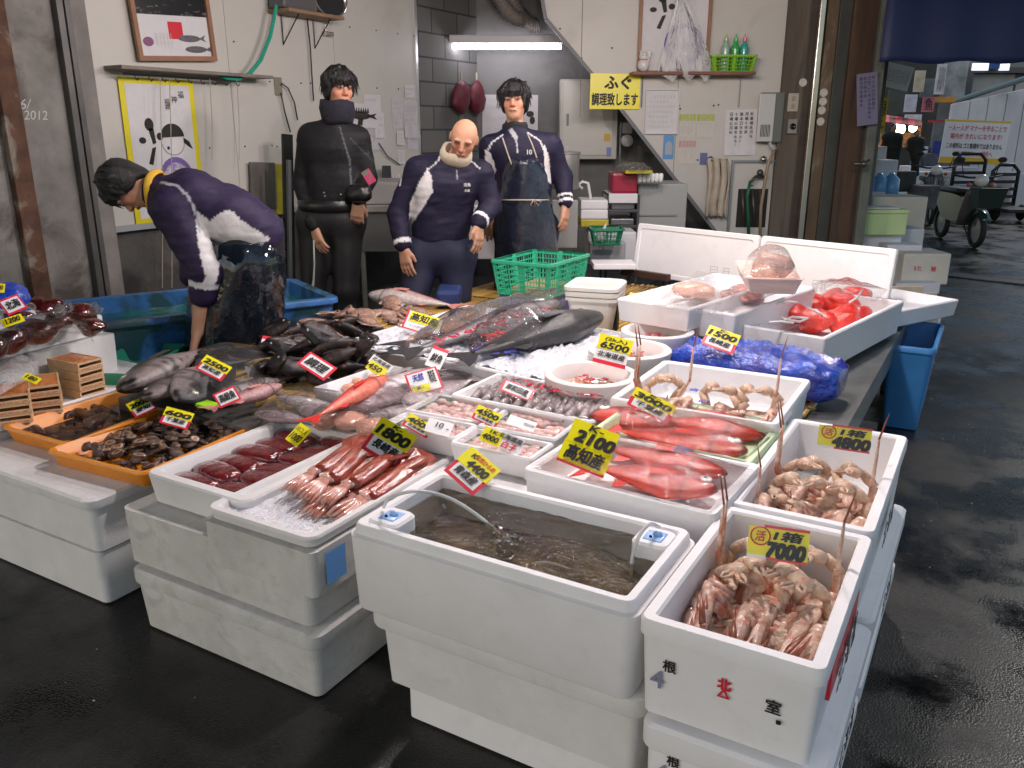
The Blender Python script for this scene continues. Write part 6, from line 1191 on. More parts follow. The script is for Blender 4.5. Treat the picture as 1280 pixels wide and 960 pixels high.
 P, Q = S.mesh(); N_ = vnorm(P, Q); P = P+N_*(.008*wob(P, 15, 2)+(.009 if th > .88 else .004)*np.abs(wob(P*[1, 1, 1.6], 30, 6)))[:, None]; P = smoothm(P, Q, 1)
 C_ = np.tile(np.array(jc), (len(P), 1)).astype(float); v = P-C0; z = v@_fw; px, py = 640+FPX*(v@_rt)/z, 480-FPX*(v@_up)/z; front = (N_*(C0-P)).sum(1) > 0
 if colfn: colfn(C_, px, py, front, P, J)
 link('jacket', nmb(P, Q, C_), clothm, t, world=True, smooth=True)
 # trousers
 S = SDF(lo, hi, .010); S.cap(J['hem'], J['hip'], .13*th, .135*th, k=.05)
 for s, f in (('l', 'ft'), ('r', 'ft2')): S.cap(J['hip']*.4+J['hp'+s]*.6, J['hp'+s], .12, leg_r[0]+.02, k=.06).cap(J['hp'+s], J['kn'+s], leg_r[0]+.012, leg_r[1], k=.04).cap(J['kn'+s], J[f]+[0, 0, .10], leg_r[1], leg_r[2], k=.03)
 P, Q = S.mesh(); P = P+vnorm(P, Q)*(.006*wob(P*[1, 1, .6], 16, 3))[:, None]; link('trousers', nmb(P, Q), mat('trousers_'+str(pc), pc, .6, var=.25, vscale=8), t, world=True, smooth=True)
 for s, f in (('l', 'ft'), ('r', 'ft2')):
  S = SDF(J[f]-[.25, .25, .05], J[f]+[.25, .25, .4], .010); S.cap(J[f]+[0, 0, .06], J[f]+[0, 0, .30], .055, .072, k=.02).cap(J[f]+[0, 0, .045], J[f]+F_*[.15, .15, 0]+[0, 0, .04], .05, .042, k=.03)
  P, Q = S.mesh(); P[:, 2] = np.maximum(P[:, 2], J[f][2]); link('boot', nmb(P, Q), mat('rubber_boot', (.012, .012, .013), .3), t, world=True, smooth=True)
 # hair
 if hair:
  S = SDF(H-.2, H+.2, .0055); S.ell(H+U*.045*k_-F_*.014*k_, (.087*k_, .104*k_, .092*k_), A, k=.01)
  for s in (-1, 1): S.ell(H+Sd*s*.070*k_-U*.0*k_-F_*.022*k_, (.020*k_, .05*k_, .06*k_), A, k=.03)
  S.ell(H-U*.03*k_-F_*.066*k_, (.062*k_, .035*k_, .065*k_), A, k=.04)
  rs = np.random.default_rng(hair)
  S.ell(H-U*.02*k_+F_*.080*k_, (.058*k_, .055*k_, .050*k_), A, k=0, sub=True)   # face opening
  for q in range(46):   # locks
   a = rs.uniform(-2.6, 2.6); out = Sd*math.sin(a)*.080*k_+F_*math.cos(a)*.094*k_; drop = .052 if abs(a) < .95 else .085
   b = H+out*rs.uniform(.93, 1.04)+U*(.040+rs.uniform(-.01, .01)-(drop*rs.uniform(.55, 1.0) if abs(a) > .95 else .028*rs.uniform(.2, 1.1)))*k_; top = H+out*.72+U*.098*k_+Sd*rs.normal(0, .01)
   mid = (top+b)/2+nrm(out)*.016*k_; S.cap(top, mid, .012*k_, .012*k_, k=.006).cap(mid, b, .011*k_, .0035*k_, k=.005)
  for q in range(26):
   a = rs.uniform(0, 6.28); b = rs.uniform(.0, .9); d = nrm(Sd*math.sin(a)*b+F_*math.cos(a)*b+U*(1.05-b)); S.cap(H+U*.045*k_+d*.075*k_, H+U*.045*k_+d*.094*k_+rs.normal(0, .005, 3), .018*k_, .008, k=.008)
  P, Q = S.mesh(); hb = nmb(P, Q)
  for q in range(170):
   a = rs.uniform(-3.14, 3.14); o_ = Sd*math.sin(a)+F_*math.cos(a); r_ = rs.uniform(.3, .85); b = H+U*(.045+.10*math.sqrt(1-r_*r_))*k_+o_*.088*r_*k_-F_*.012; dn = .03 if abs(a) < .9 else .06
   e = H+o_*(.100 if abs(a) > .9 else .104)*k_*rs.uniform(.96, 1.08)+U*(.045-dn*rs.uniform(.2, 1.4))*k_+Sd*rs.normal(0, .010); m_ = (b+e)/2+nrm(o_+U)*.020*k_; hb.tube([b, m_, e], [.0045, .0040, .0008], 4)
  link('hair', hb, hairm, t, world=True, smooth=True)
 if extra: extra(t, J, U, F_, Sd, H, k_)
 return t
navy, white, black = (.013, .011, .030), (.62, .60, .60), (.011, .011, .013)
def pj(Y, **k): return {n: V3(atY(v[0], v[1], Y+(v[2] if len(v) > 2 else 0))) for n, v in k.items()}
tocam = lambda p: nrm((C0-p)*[1, 1, 0])
def ring_collar(t, name, c, U, F_, r, h, thk, m, squash=.9):
 S_ = np.cross(U, F_); M = frame(c, S_, F_); mb = MB(); rings = []
 for (rr, z) in ((r, -h/2), (r+thk, -h/2+.004), (r+thk*1.25, -h*.1), (r+thk*.9, h*.3), (r+thk*.6, h/2), (r, h/2-.004), (r-.006, 0)):
  rings.append([(rr*math.cos(q)*(1+.02*math.sin(q*5)), squash*rr*math.sin(q), z+.006*math.sin(3*q)) for q in [2*math.pi*i/32 for i in range(32)]])
 mb.loft(rings+[rings[0]], False, False, M); return link(name, mb, m, t, world=True, smooth=True)
# ---- man in black with a neck warmer
Ya = 4.98; J = pj(Ya, head=(424, 112), neck=(419, 150), chest=(417, 185), waist=(418, 225), hem=(416, 250), hip=(414, 265), shl=(387, 169), shr=(449, 173), ell=(377, 228, .02), elr=(460, 222, .0), wrl=(392, 283, -.10), wrr=(448, 250, -.14), hpl=(396, 275), hpr=(432, 275), knl=(392, 365, -.02), knr=(432, 362, -.02), ft=(390, 455), ft2=(430, 452))
for k in ('ft', 'ft2'): J[k][2] = 0
F = nrm(tocam(J['head'])+V3(_rt)*.45-np.array([0, 0, .42])); U0 = nrm(np.array([0, 0, 1.])+V3(_rt)*.03)
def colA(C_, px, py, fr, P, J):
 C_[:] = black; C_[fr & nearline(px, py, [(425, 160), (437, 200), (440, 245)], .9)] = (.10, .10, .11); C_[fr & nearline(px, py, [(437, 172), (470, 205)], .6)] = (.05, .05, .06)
def exA(t, J, U, F_, Sd, H, k):
 nk = mat('neck_warmer', (.010, .009, .020), .85, bump=.8, bscale=150); ring_collar(t, 'neck_warmer', H*.26+J['neck']*.74+F_*.012, nrm(U+F_*.25), F_, .062, .13, .032, nk, .98)
 S = SDF(J['wrr']-.2, J['wrr']+.2, .008); c = V3(atY(449, 243, Ya-.16)); S.ell(c, (.08, .06, .05), k=.02).ell(c+[0, 0, .03], (.07, .05, .03), k=.02); P, Q = S.mesh(); P += .006*wob(P, 40, 1)[:, None]; link('belt_pouch', nmb(P, Q), mat('black_leather', (.008, .008, .008), .35), t, world=True, smooth=True)
 c = (J['hem']*.6+J['hip']*.4); mb = MB(); M = frame(c, V3(_rt), nrm(tocam(c))); mb.loft([[(r*math.cos(q)*1.25, r*math.sin(q)*.92, z) for q in [2*math.pi*i/30 for i in range(30)]] for r, z in ((.150, -.035), (.160, -.03), (.160, .03), (.150, .035))], False, False, M); link('belt', mb, mat('black_leather'), t, world=True, smooth=True)
 mb = MB()
 for px, py in ((405, 241), (406, 245), (426, 243), (436, 245)): mb.ball(tuple(atY(px, py, Ya-.165)), .007)
 link('belt_stud', mb, mat('chrome'), t, world=True)['kind'] = 'stuff'
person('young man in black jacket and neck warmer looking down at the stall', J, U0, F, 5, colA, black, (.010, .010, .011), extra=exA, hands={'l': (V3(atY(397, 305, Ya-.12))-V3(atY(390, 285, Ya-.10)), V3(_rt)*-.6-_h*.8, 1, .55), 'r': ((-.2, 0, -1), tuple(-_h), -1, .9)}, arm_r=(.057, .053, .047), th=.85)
mb = MB(); mb.box((-.025, -.04, 0), (.025, .04, .002), frame(atY(461, 221, Ya-.20), V3(_rt)*.85+V3((0, 0, 1))*.5, V3((0, 0, 1))*.85-V3(_rt)*.5));
link('snack_card', mb, mat('card_multi', (.45, .04, .12), .3, dark=(.03, .25, .12), dscale=30, damt=1, dthr=.52, dw=.02), label='small red and green card held out at the waist of the man in black', cat='card')
P_ = [V3(atY(392+q[0], q[1], Ya-.16)) for q in ((0, 300), (1, 330), (0, 350), (-2, 362), (1, 372), (-3, 385))]
mb = MB(); mb.tube(P_, [.005, .005, .006, .01, .012, .004], 7); link('twisted_rope', mb, mat('grey_cord', (.30, .30, .30), .4), label='grey twisted cord hanging from the hand of the man in black', cat='rope', smooth=True)
# ---- bald man
Yb = 4.72; J = pj(Yb, head=(580, 172, -.10), neck=(566, 203, -.03), chest=(556, 232), waist=(552, 268, .02), hem=(550, 292, .02), hip=(548, 305, .04), shl=(522, 212), shr=(602, 217, .02), ell=(497, 268, -.02), elr=(614, 258, .02), wrl=(504, 308, -.10), wrr=(598, 278, -.12), hpl=(528, 318, .03), hpr=(570, 318, .03), knl=(515, 385, -.06), knr=(572, 390, 0), ft=(512, 475), ft2=(574, 475))
for k in ('ft', 'ft2'): J[k][2] = 0
F = nrm(tocam(J['head'])-V3(_rt)*.22-np.array([0, 0, .95])); Ub = nrm(np.array([0, 0, 1.])+V3(_rt)*.18+tocam(J['head'])*.55)
def colB(C_, px, py, fr, P, J):
 C_[:] = navy; C_[fr & inpoly(px, py, [(534, 210), (540, 222), (541, 240), (528, 260), (514, 281), (511, 275), (513, 252), (528, 222)])] = white
 C_[fr & nearline(px, py, [(552, 192), (546, 203), (534, 213), (524, 230), (513, 256)], .9)] = white; C_[fr & nearline(px, py, [(588, 200), (600, 211)], .8)] = white
 C_[fr & nearline(px, py, [(505, 200), (500, 232)], .9)] = white; C_[nearline(px, py, [(571, 212), (571, 225)], .6) & fr] = (.3, .3, .3)
 for s in 'lr':
  d = nrm(J['wr'+s]-J['el'+s]); q = (P-J['wr'+s])@d; C_[(np.linalg.norm(P-J['wr'+s], axis=1) < .09) & (q > -.035) & (q < -.012)] = (.75, .75, .75)
def exB(t, J, U, F_, Sd, H, k):
 nk = mat('cream_knit', (.60, .50, .38), .9, bump=1, bscale=160); ring_collar(t, 'neck_warmer', H*.30+J['neck']*.70+F_*.0, nrm(U*1+F_*.35), F_, .062, .070, .022, nk, 1.0)
 mb = MB(); c = atY(584, 231, Yb-.155); put_text(mb, '活魚', 0, 0, h=.018, bold=.02); put_text(mb, '水産', 0, -.03, h=.014, bold=.02); n = tocam(c)
 M = frame(c, V3(_rt), V3((0, 0, 1))-n*.2); mb.v = [M@p for p in mb.v]; link('chest_badge', mb, mat('badge_thread', (.5, .5, .45), .8), t, world=True)
 for s in (-1, 1):
  for q in range(2): pass
person('bald older man in navy jacket and cream neck warmer bending over the stall', J, Ub, F, 0, colB, navy, (.014, .017, .045), extra=exB, bald=True, hands={'l': (V3(atY(510, 345, Yb-.12))-V3(atY(504, 308, Yb-.10)), V3(_rt)*-.5-_h*.9, -1, .35), 'r': (V3(atY(599, 300, Yb-.14))-V3(atY(598, 278, Yb-.12)), V3(_rt)*.8-_h*.6, 1, .5)}, arm_r=(.062, .056, .049), th=.92)
# ---- young man in apron
Yc = 5.15; J = pj(Yc, head=(643, 128), neck=(644, 163), chest=(652, 198), waist=(656, 235), hem=(656, 255), hip=(656, 270), shl=(614, 183), shr=(687, 181), ell=(606, 232, .05), elr=(704, 222, .02), wrl=(612, 268, .0), wrr=(707, 254, -.05), hpl=(640, 285), hpr=(674, 285), knl=(636, 360, -.02), knr=(680, 360, -.02), ft=(634, 448), ft2=(684, 448))
for k in ('ft', 'ft2'): J[k][2] = 0
F = nrm(tocam(J['head'])-V3(_rt)*.12+np.array([0, 0, .05])); Uc = nrm(np.array([0, 0, 1.])-V3(_rt)*.03-tocam(J['head'])*.10)
def colC(C_, px, py, fr, P, J):
 C_[:] = navy; C_[fr & inpoly(px, py, [(607, 186), (614, 192), (620, 212), (613, 232), (621, 245), (610, 247), (605, 215)])] = white; C_[fr & inpoly(px, py, [(680, 178), (686, 195), (689, 230), (684, 226), (680, 205)])] = white
 C_[fr & nearline(px, py, [(629, 168), (615, 178), (608, 190)], .8)] = white; C_[fr & nearline(px, py, [(660, 166), (675, 176), (681, 190)], .8)] = white
 C_[fr & nearline(px, py, [(645, 168), (647, 190)], .7)] = (.5, .5, .5); C_[fr & inpoly(px, py, [(636, 163), (640, 160), (648, 172), (645, 178)])] = (.35, .35, .36)
 for s in 'lr':
  d = nrm(J['wr'+s]-J['el'+s]); q = (P-J['wr'+s])@d; nr = np.linalg.norm(P-J['wr'+s], axis=1) < .09; C_[nr & (((q > -.05) & (q < -.036)) | ((q > -.018) & (q < -.002)))] = (.75, .75, .75)
apron_m = mat('apron_vinyl', (.016, .020, .036), .22, var=.3, vscale=7, bump=.8, bscale=14, coat=.4)
def sheet(t, name, px4rows, m, Y, bulge=.05, mirror=None):
 """a draped panel: rows of (xl, xr, y) in the photo, bulging forward, given thickness"""
 n = 24; rows = []
 for r_ in px4rows:
  xl, xr, y = r_[:3]; dy = r_[3] if len(r_) > 3 else 0; row = []
  for k in range(n): f = k/(n-1); row.append(atY(xl+(xr-xl)*f, y+4*math.sin(math.pi*f), Y+dy-bulge*math.sin(math.pi*f)+.006*math.sin(f*23+y*.11)))
  rows.append(row)
 G_ = np.array(rows); mb = gridmb(G_[..., 0], G_[..., 1], G_[..., 2]); o = link(name, mb, m, t, world=True, smooth=True); md = o.modifiers.new('s', 'SOLIDIFY'); md.thickness = .006; md.offset = 0; return o
def exC(t, J, U, F_, Sd, H, k):
 sheet(t, 'apron', [(638, 672, 196), (634, 676, 203), (628, 684, 220), (626, 685, 238), (624, 687, 248), (622, 689, 252), (620, 693, 275), (619, 696, 300), (618, 698, 330), (618, 700, 360)], apron_m, Yc-.13, .10)
 mb = MB(); mb.tube([atY(x, y, Yc-.17) for x, y in ((640, 207), (634, 190), (628, 172))], .004, 6); mb.tube([atY(x, y, Yc-.17) for x, y in ((671, 197), (665, 180), (659, 166))], .004, 6); link('neck_string', mb, mat('string', (.42, .36, .28), .8), t, world=True); mb = MB(); mb.tube([atY(626, 250, Yc-.16)]+[atY(x, 250, Yc-.245) for x in (640, 660, 676)]+[atY(686, 250, Yc-.16)], .004, 6)
 mb.tube([atY(x, y, Yc-.25) for x, y in ((667, 250), (663, 256), (669, 259), (668, 250), (673, 257), (677, 252), (668, 250))], .003, 6); link('apron_string', mb, mat('string', (.42, .36, .28), .8), t, world=True, smooth=True)
 mb = MB(); put_text(mb, '10', 0, 0, h=.025, bold=.03); c = atY(662, 190, Yc-.155); M = frame(c, V3(_rt), (0, 0, 1)); mb.v = [M@p for p in mb.v]; link('chest_number', mb, mat('badge_thread'), t, world=True)
 ring_collar(t, 'inner_collar', J['neck']+U*.018, U, F_, .062, .05, .012, mat('black_knit', (.01, .01, .012), .9))
person('young man in navy jacket marked 10 and dark apron facing the camera', J, Uc, F, 9, colC, navy, (.012, .014, .03), extra=exC, hands={'r': (V3(atY(705, 285, Yc-.08))-V3(atY(707, 254, Yc-.05)), V3(_rt)*.8-_h*.6, -1, .4), 'l': ((0.1, -.2, -1), tuple(-_h), 1, .7)}, arm_r=(.060, .055, .048), hs=.93, th=.88)
# ---- bending man
Yd = 3.72; J = pj(Yd, head=(160, 232, -.02), neck=(196, 240, -.02), chest=(240, 250), waist=(288, 272), hem=(318, 290), hip=(316, 300), shl=(214, 262, -.15), shr=(224, 250, .16), ell=(256, 338, -.20), elr=(246, 320, .16), wrl=(247, 414, -.20), cfl=(254, 372, -.20), wrr=(240, 348, .12), hpl=(308, 316, -.07), hpr=(310, 313, .07), knl=(298, 410, -.10), knr=(306, 405, .10), ft=(300, 520, -.10), ft2=(318, 515, .10))
for k in ('ft', 'ft2'): J[k][2] = 0
Ud = nrm(V3(atY(122, 226, Yd))-V3(atY(190, 240, Yd))); Fd = nrm(np.array([0, 0, -1.])-V3(_rt)*.50-_h*.05)
def colD(C_, px, py, fr, P, J):
 C_[:] = (.020, .013, .042); C_[fr & inpoly(px, py, [(244, 262), (262, 276), (282, 262), (292, 264), (302, 276), (340, 300), (318, 305), (276, 312), (272, 350), (262, 362), (250, 361), (257, 345), (250, 318), (246, 290)])] = white
 C_[fr & nearline(px, py, [(202, 228), (222, 232), (237, 248), (244, 264), (250, 290)], 1.6)] = (.35, .35, .38)
 d = nrm(J['wrl']-J['ell']); q = (P-J['cfl'])@d; C_[(np.linalg.norm(P-J['cfl'], axis=1) < .1) & (q > -.075) & (q < -.05)] = (.55, .55, .56)
def exD(t, J, U, F_, Sd, H, k):
 ring_collar(t, 'yellow_collar', V3(atY(194, 238, Yd-.01)), nrm(U*1.0), F_, .078, .035, .012, mat('yellow_cloth', (.62, .36, .03), .8), 1.0)
 rows = []
 n = 30
 prof = [(272, 347, 298, -.1), (262, 349, 330, -.1), (246, 350, 360, -.1), (242, 346, 400, -.1), (240, 342, 440, -.1), (240, 338, 480, -.1)]
 G_ = []
 for xl, xr, y, dy in prof:
  c0, c1_ = V3(atY(xl, y, Yd)), V3(atY(xr, y, Yd)); c = (c0+c1_)/2; a_ = (c1_-c0)/2; b_ = _h*.21
  G_.append([c-a_*math.cos(q)*1.1-b_*math.sin(q)*(1+.06*math.sin(q*9+y*.05)) for q in np.linspace(-.5, math.pi+.5, n)])
 G_ = np.array(G_); o = link('apron', gridmb(G_[..., 0], G_[..., 1], G_[..., 2]), mat('wet_apron', (.006, .010, .016), .10, var=.4, vscale=6, bump=1.2, bscale=5, coat=.6), t, world=True, smooth=True); md = o.modifiers.new('s', 'SOLIDIFY'); md.thickness = .006
person('man in navy and white jacket bending down into the blue tank', J, Ud, Fd, 13, colD, navy, (.008, .009, .013), extra=exD, hands={'l': (V3(atY(238, 450, Yd-.22))-V3(atY(247, 414, Yd-.20)), V3(_rt)*-.9-_h*.3, 1, .5), 'r': ((-.1, .1, -1), tuple(-_rt), -1, .3)}, arm_r=(.078, .068, .056), torso_r=(.17, .16, .16), th=.95, leg_r=(.085, .07, .06), flat=None)
# ================================================================ THINGS ON THE WALLS
paper = mat('paper', (.66, .65, .66), .7, var=.05, vscale=20); paper_dim = mat('paper_dim', (.58, .56, .58), .7, var=.08, vscale=15)
wood = mat('shelf_wood', (.28, .17, .10), .6, var=.3, vscale=8, stretch=(1, 1, 4)); brown_frame = mat('frame_wood', (.30, .15, .08), .5, var=.2, vscale=10)
def wallM(px, py, side='L', off=0.0, Y=None):
 if side == 'L': p = atx(px, py, XW+off); return frame(p, (0, 1, 0), (0, 0, 1))
 p = atY(px, py, (SY if Y is None else Y)-off); return frame(p, V3(_rt), (0, 0, 1))
def wsize(px4, side='L', off=0., Y=None):
 q = [V3(atx(*p, XW+off)) if side == 'L' else V3(atY(*p, (SY if Y is None else Y)-off)) for p in px4]; X = (q[1]-q[0]+q[2]-q[3])/2; Yv = (q[0]-q[3]+q[1]-q[2])/2
 return frame(sum(q)/4, X, Yv), np.linalg.norm(X), np.linalg.norm(Yv)
def sheet_on(name, px4, label, cat, m, side='L', Y=None, lines=0, vertical=False, inkm=None, text=None, group=None, off=.004, th=.0015, curl=0, frame_m=None, fw=.02, seed=0):
 M, w_, h_ = wsize(px4, side, off, Y); t = thing(name, label, cat, tuple(M.translation), 0, group)
 mb = MB()
 if curl:
  n = 10; rows = [[((i/(n-1)-.5)*w_, (j/(n-1)-.5)*h_, curl*(1-j/(n-1))**2*(1+.5*math.sin(i*1.3))) for i in range(n)] for j in range(n)]; mb.loft(rows, False, False, M, closed=False)
 else: mb.box((-w_/2, -h_/2, 0), (w_/2, h_/2, th), M)
 link('paper' if not frame_m else 'print', mb, m, t, world=True)
 if frame_m:
  mb = MB()
  for a, b in (((-w_/2-fw, -h_/2-fw, 0), (w_/2+fw, -h_/2, .02)), ((-w_/2-fw, h_/2, 0), (w_/2+fw, h_/2+fw, .02)), ((-w_/2-fw, -h_/2, 0), (-w_/2, h_/2, .02)), ((w_/2, -h_/2, 0), (w_/2+fw, h_/2, .02))): mb.box(a, b, M)
  link('frame', mb, frame_m, t, world=True)
 rs = np.random.default_rng(seed+len(label)); mb = MB()
 if lines:
  for k in range(lines):
   f = (k+.8)/(lines+.6)
   if vertical: x = (.5-f)*w_*.9; n = int(h_*.8/(w_*.09));
   else: y = (.5-f)*h_*.9; n = 8
   if vertical:
    y0_, y1_ = .40*h_, (.40-rs.uniform(.35, .8))*h_; yy = y0_; s = min(w_*.32/lines*2, .03)
    while yy > y1_: tm = MB(); put_text(tm, '営業日休市場本年月火水十二'[rs.integers(13)], x, yy, h=s, z=th+.002, bold=.01); mb.add(tm.v, tm.f, M); yy -= s*1.25
   else:
    x0_ = -w_*.42; x1_ = rs.uniform(.1, .42)*w_; s = min(h_*.5/lines, .03); xx = x0_
    while xx < x1_: tm = MB(); put_text(tm, 'のはにをてしますいか市場魚'[rs.integers(13)], xx+s*.5, y, h=s*.9, z=th+.002, bold=.005); mb.add(tm.v, tm.f, M); xx += s*1.15
 for tx in (text or []):
  tm = MB(); put_text(tm, tx[0], tx[1]*w_, tx[2]*h_, w=tx[3]*w_ if tx[3] else None, h=tx[4]*h_ if tx[4] else None, z=th+.0025, bold=tx[5] if len(tx) > 5 else .02, vertical=tx[6] if len(tx) > 6 else False); mb.add(tm.v, tm.f, M)
 if mb.v: link('lettering', mb, inkm or mat('ink_faded', (.08, .07, .08), .7), t, world=True)
 return t, M, w_, h_
def strokes(t, M, w_, h_, name, m, shapes, z=.006):
 mb = MB()
 for sh in shapes:
  n = len(sh); mb.add([(x*w_, y*h_, z) for x, y in sh]+[(x*w_, y*h_, z-.003) for x, y in sh], [tuple(range(n))]+[(i, n+i, n+(i+1) % n, (i+1) % n) for i in range(n)], M)
 return link(name, mb, m, t, world=True)
def disc(cx, cy, rx, ry, n=26, a0=0, a1=6.2832): return [(cx+rx*math.cos(a0+(a1-a0)*k/n), cy+ry*math.sin(a0+(a1-a0)*k/n)) for k in range(n)]
def fugu(t, M, w_, h_, body_y=.13, full=True):
 """brush painted puffer fish over the two brush characters of the poster and a plate below"""
 k = black_ink; S_ = [disc(-.21, .22, .07, .05, 12), [(-.23, .19), (-.15, .19), (-.13, .08), (-.18, .07)], disc(-.34, .10, .055, .025, 10), disc(-.06, .13, .05, .03, 10), [(-.14, .05), (-.20, .04), (-.28, -.08), (-.22, -.09)]]
 strokes(t, M, w_, h_, 'brush_strokes', k, S_)
 a = .16
 strokes(t, M, w_, h_, 'plate_rim', mat('plate_purple', (.17, .10, .33), .5), [disc(.15, -.24, .30, .21)], .0065); strokes(t, M, w_, h_, 'plate_centre', mat('plate_pale', (.50, .47, .55), .5, var=.6, vscale=40, dark=(.20, .13, .38), dscale=30, damt=.9), [disc(.15, -.24, .24, .165)], .0085)
 if full:
  strokes(t, M, w_, h_, 'fish_back', k, [disc(.15, .13, .19, .10, 14, 0, 3.14)+[(-.03, .12)], [(.33, .12), (.42, .09), (.47, .03), (.40, .05), (.33, .08)], disc(.06, .04, .022, .014, 8)], .0065)
  strokes(t, M, w_, h_, 'fish_outline', mat('ink_thin', (.3, .28, .28), .6), [disc(.15, .08, .19, .10, 20, 3.14, 6.28)+disc(.15, .08, .18, .092, 20, 6.28, 3.14)], .0060)
t, M, w_, h_ = sheet_on('puffer_poster', ((143, 97), (243, 99), (256, 278), (174, 283)), 'yellow bordered poster with brush strokes, puffer fish and purple plate on the left wall', 'poster', mat('poster_yellow', (.72, .62, .01), .45), off=.012)
mb = MB(); mb.box((-w_*.43, -h_*.44, .0016), (w_*.43, h_*.46, .003), M); link('sheet', mb, paper, t, world=True); fugu(t, M, w_*.84, h_*.88)
mb = MB()
for i, (s_, x) in enumerate((('福', .30), ('神', .20), ('福神', .10))): put_text(mb, s_, x*w_, (.40-.035*i)*h_, h=(.05 if len(s_) == 1 else .08)*h_, z=.006, bold=0, vertical=True)
mb.v = [M@p for p in mb.v]; link('lettering', mb, black_ink, t, world=True)
# framed poster above the shelf
t, M, w_, h_ = sheet_on('framed_poster', ((160, -30), (252, -28), (263, 74), (176, 66)), 'wood framed fish poster with a black upper half on the left wall shelf', 'framed poster', paper, off=.03, frame_m=brown_frame, fw=.028)
mb = MB(); mb.box((-w_/2, .02*h_, .002), (w_/2, h_/2, .003), M); link('dark_picture', mb, mat('poster_black', (.012, .01, .012), .25, dark=(.30, .26, .24), dscale=12, damt=.8, dthr=.58, stretch=(1, 1, 3)), t, world=True)
mb = MB(); mb.box((-.08*w_, -.28*h_, .0025), (.12*w_, -.06*h_, .0035), M); link('red_panel', mb, red_ink, t, world=True)
for (cx, cy) in ((.20, -.27), (.28, -.41)): strokes(t, M, w_, h_, 'printed_fish', mat('fish_grey_print', (.13, .12, .14), .5, var=.5, vscale=30), [disc(cx, cy, .16, .045, 16)+[], [(cx+.14, cy), (cx+.24, cy+.05), (cx+.21, cy), (cx+.25, cy-.04)]], .005)
strokes(t, M, w_, h_, 'seal', mat('seal_purple', (.22, .08, .18), .5), [disc(-.38, -.32, .07, .06, 14)], .005)
mb = MB(); tm = MB()
for k in range(5): put_text(tm, '旬の味を市場から', (-.26+.05*k)*w_, -.30*h_, h=.19*h_, z=.004, bold=0, vertical=True)
tm.v = [M@p for p in tm.v]; link('lettering', tm, mat('ink_faded'), t, world=True)
# left shelf with hooks
A_, B_ = atx(129, 84, XW), atx(320, 92, XW); t = thing('wall_shelf', 'thin grey wooden shelf beneath the wood framed poster', 'shelf', tuple((A_+B_)/2))
mb = MB(); mb.box((XW+.002, A_[1], A_[2]-.012), (XW+.16, B_[1], A_[2]+.008), bev=.004); link('board', mb, mat('grey_wood', (.22, .19, .16), .6, var=.3, vscale=6), t, world=True)
mb = MB(); mb.tube([(XW+.10, A_[1]+.05, A_[2]-.035), (XW+.10, B_[1]-.25, A_[2]-.035)], .007); link('rail', mb, mat('screw'), t, world=True)
for k in range(9): y = A_[1]+.12+k*(B_[1]-A_[1]-.4)/8; mb = MB(); mb.tube([(XW+.10, y, A_[2]-.035), (XW+.11, y, A_[2]-.06), (XW+.125, y, A_[2]-.068), (XW+.135, y, A_[2]-.055)], .003, 5); link('hook', mb, mat('screw'), t, world=True)
for i, (x, yb) in enumerate(((262, 395), (296, 395), (200, 370), (212, 372))):
 p = atx(x, 98, XW+.11); q = atx(x+3, 200 if i < 2 else 360, XW+.11); mb = MB(); mb.tube([p, (p+q)/2+[.0, .01, 0], q], .0025, 5); link('thin_string', mb, mat('string'), label='thin pale cord hanging '+('at the right of the yellow poster', 'far to the right of the yellow poster', 'below the yellow poster towards the blue tank', 'beside the lower cord under the yellow poster')[i], cat='string', group='strings below the shelf')
# green hose
P_ = [atx(x, y, XW+.10) for x, y in ((352, -20), (345, 10), (338, 45), (326, 75), (312, 92), (298, 99), (284, 98), (272, 93))]; mb = MB(); mb.tube(P_, .013, 10); link('green_hose', mb, mat('hose_green', (.02, .34, .22), .25, coat=.4), label='green hose curving down from the top of the left wall to the shelf', cat='hose', smooth=True)
# small shelf with clock
A_, B_ = atx(334, 14, XW), atx(404, 18, XW); t = thing('bracket_shelf', 'small brown shelf on wire brackets beside the round clock', 'shelf', tuple((A_+B_)/2))
mb = MB(); mb.box((XW+.002, A_[1], A_[2]-.012), (XW+.20, B_[1], A_[2]+.012), bev=.003); link('board', mb, wood, t, world=True)
for y in (A_[1]+.12, B_[1]-.12): mb = MB(); mb.tube([(XW+.01, y, A_[2]-.01), (XW+.01, y, A_[2]-.20), (XW+.17, y, A_[2]-.015)], .005, 6); link('bracket', mb, mat('screw'), t, world=True)
p = atx(381, 4, XW+.1); mb = MB(); mb.box((XW+.03, p[1]-.28, A_[2]+.013), (XW+.17, p[1]+.05, A_[2]+.15), bev=.02); link('radio', mb, mat('radio_grey', (.10, .10, .10), .4), label='dark grey radio on the small brown shelf', cat='radio')
p = atx(412, -2, XW+.06); t = thing('wall_clock', 'round black clock with a chrome ring on the left wall', 'clock', tuple(p)); Mc = frame(p, (0, 1, 0), (0, 0, 1)); Mc = Mc@Matrix.Diagonal((1.35, 1, 1, 1))
mb = MB(); mb.lathe([(.13, -.05), (.14, -.04), (.14, .0)], 32, Mc); link('casing', mb, mat('black_gloss'), t, world=True, smooth=True, sharp=30); mb = MB(); mb.lathe([(.14, .0), (.135, .012), (.115, .014), (.11, .0)], 32, Mc, cap0=False, cap1=False); link('ring', mb, mat('chrome'), t, world=True, smooth=True)
mb = MB(); mb.lathe([(.110, .0), (.110, .004)], 32, Mc); link('dial', mb, mat('dial_dark', (.02, .02, .025), .2), t, world=True)
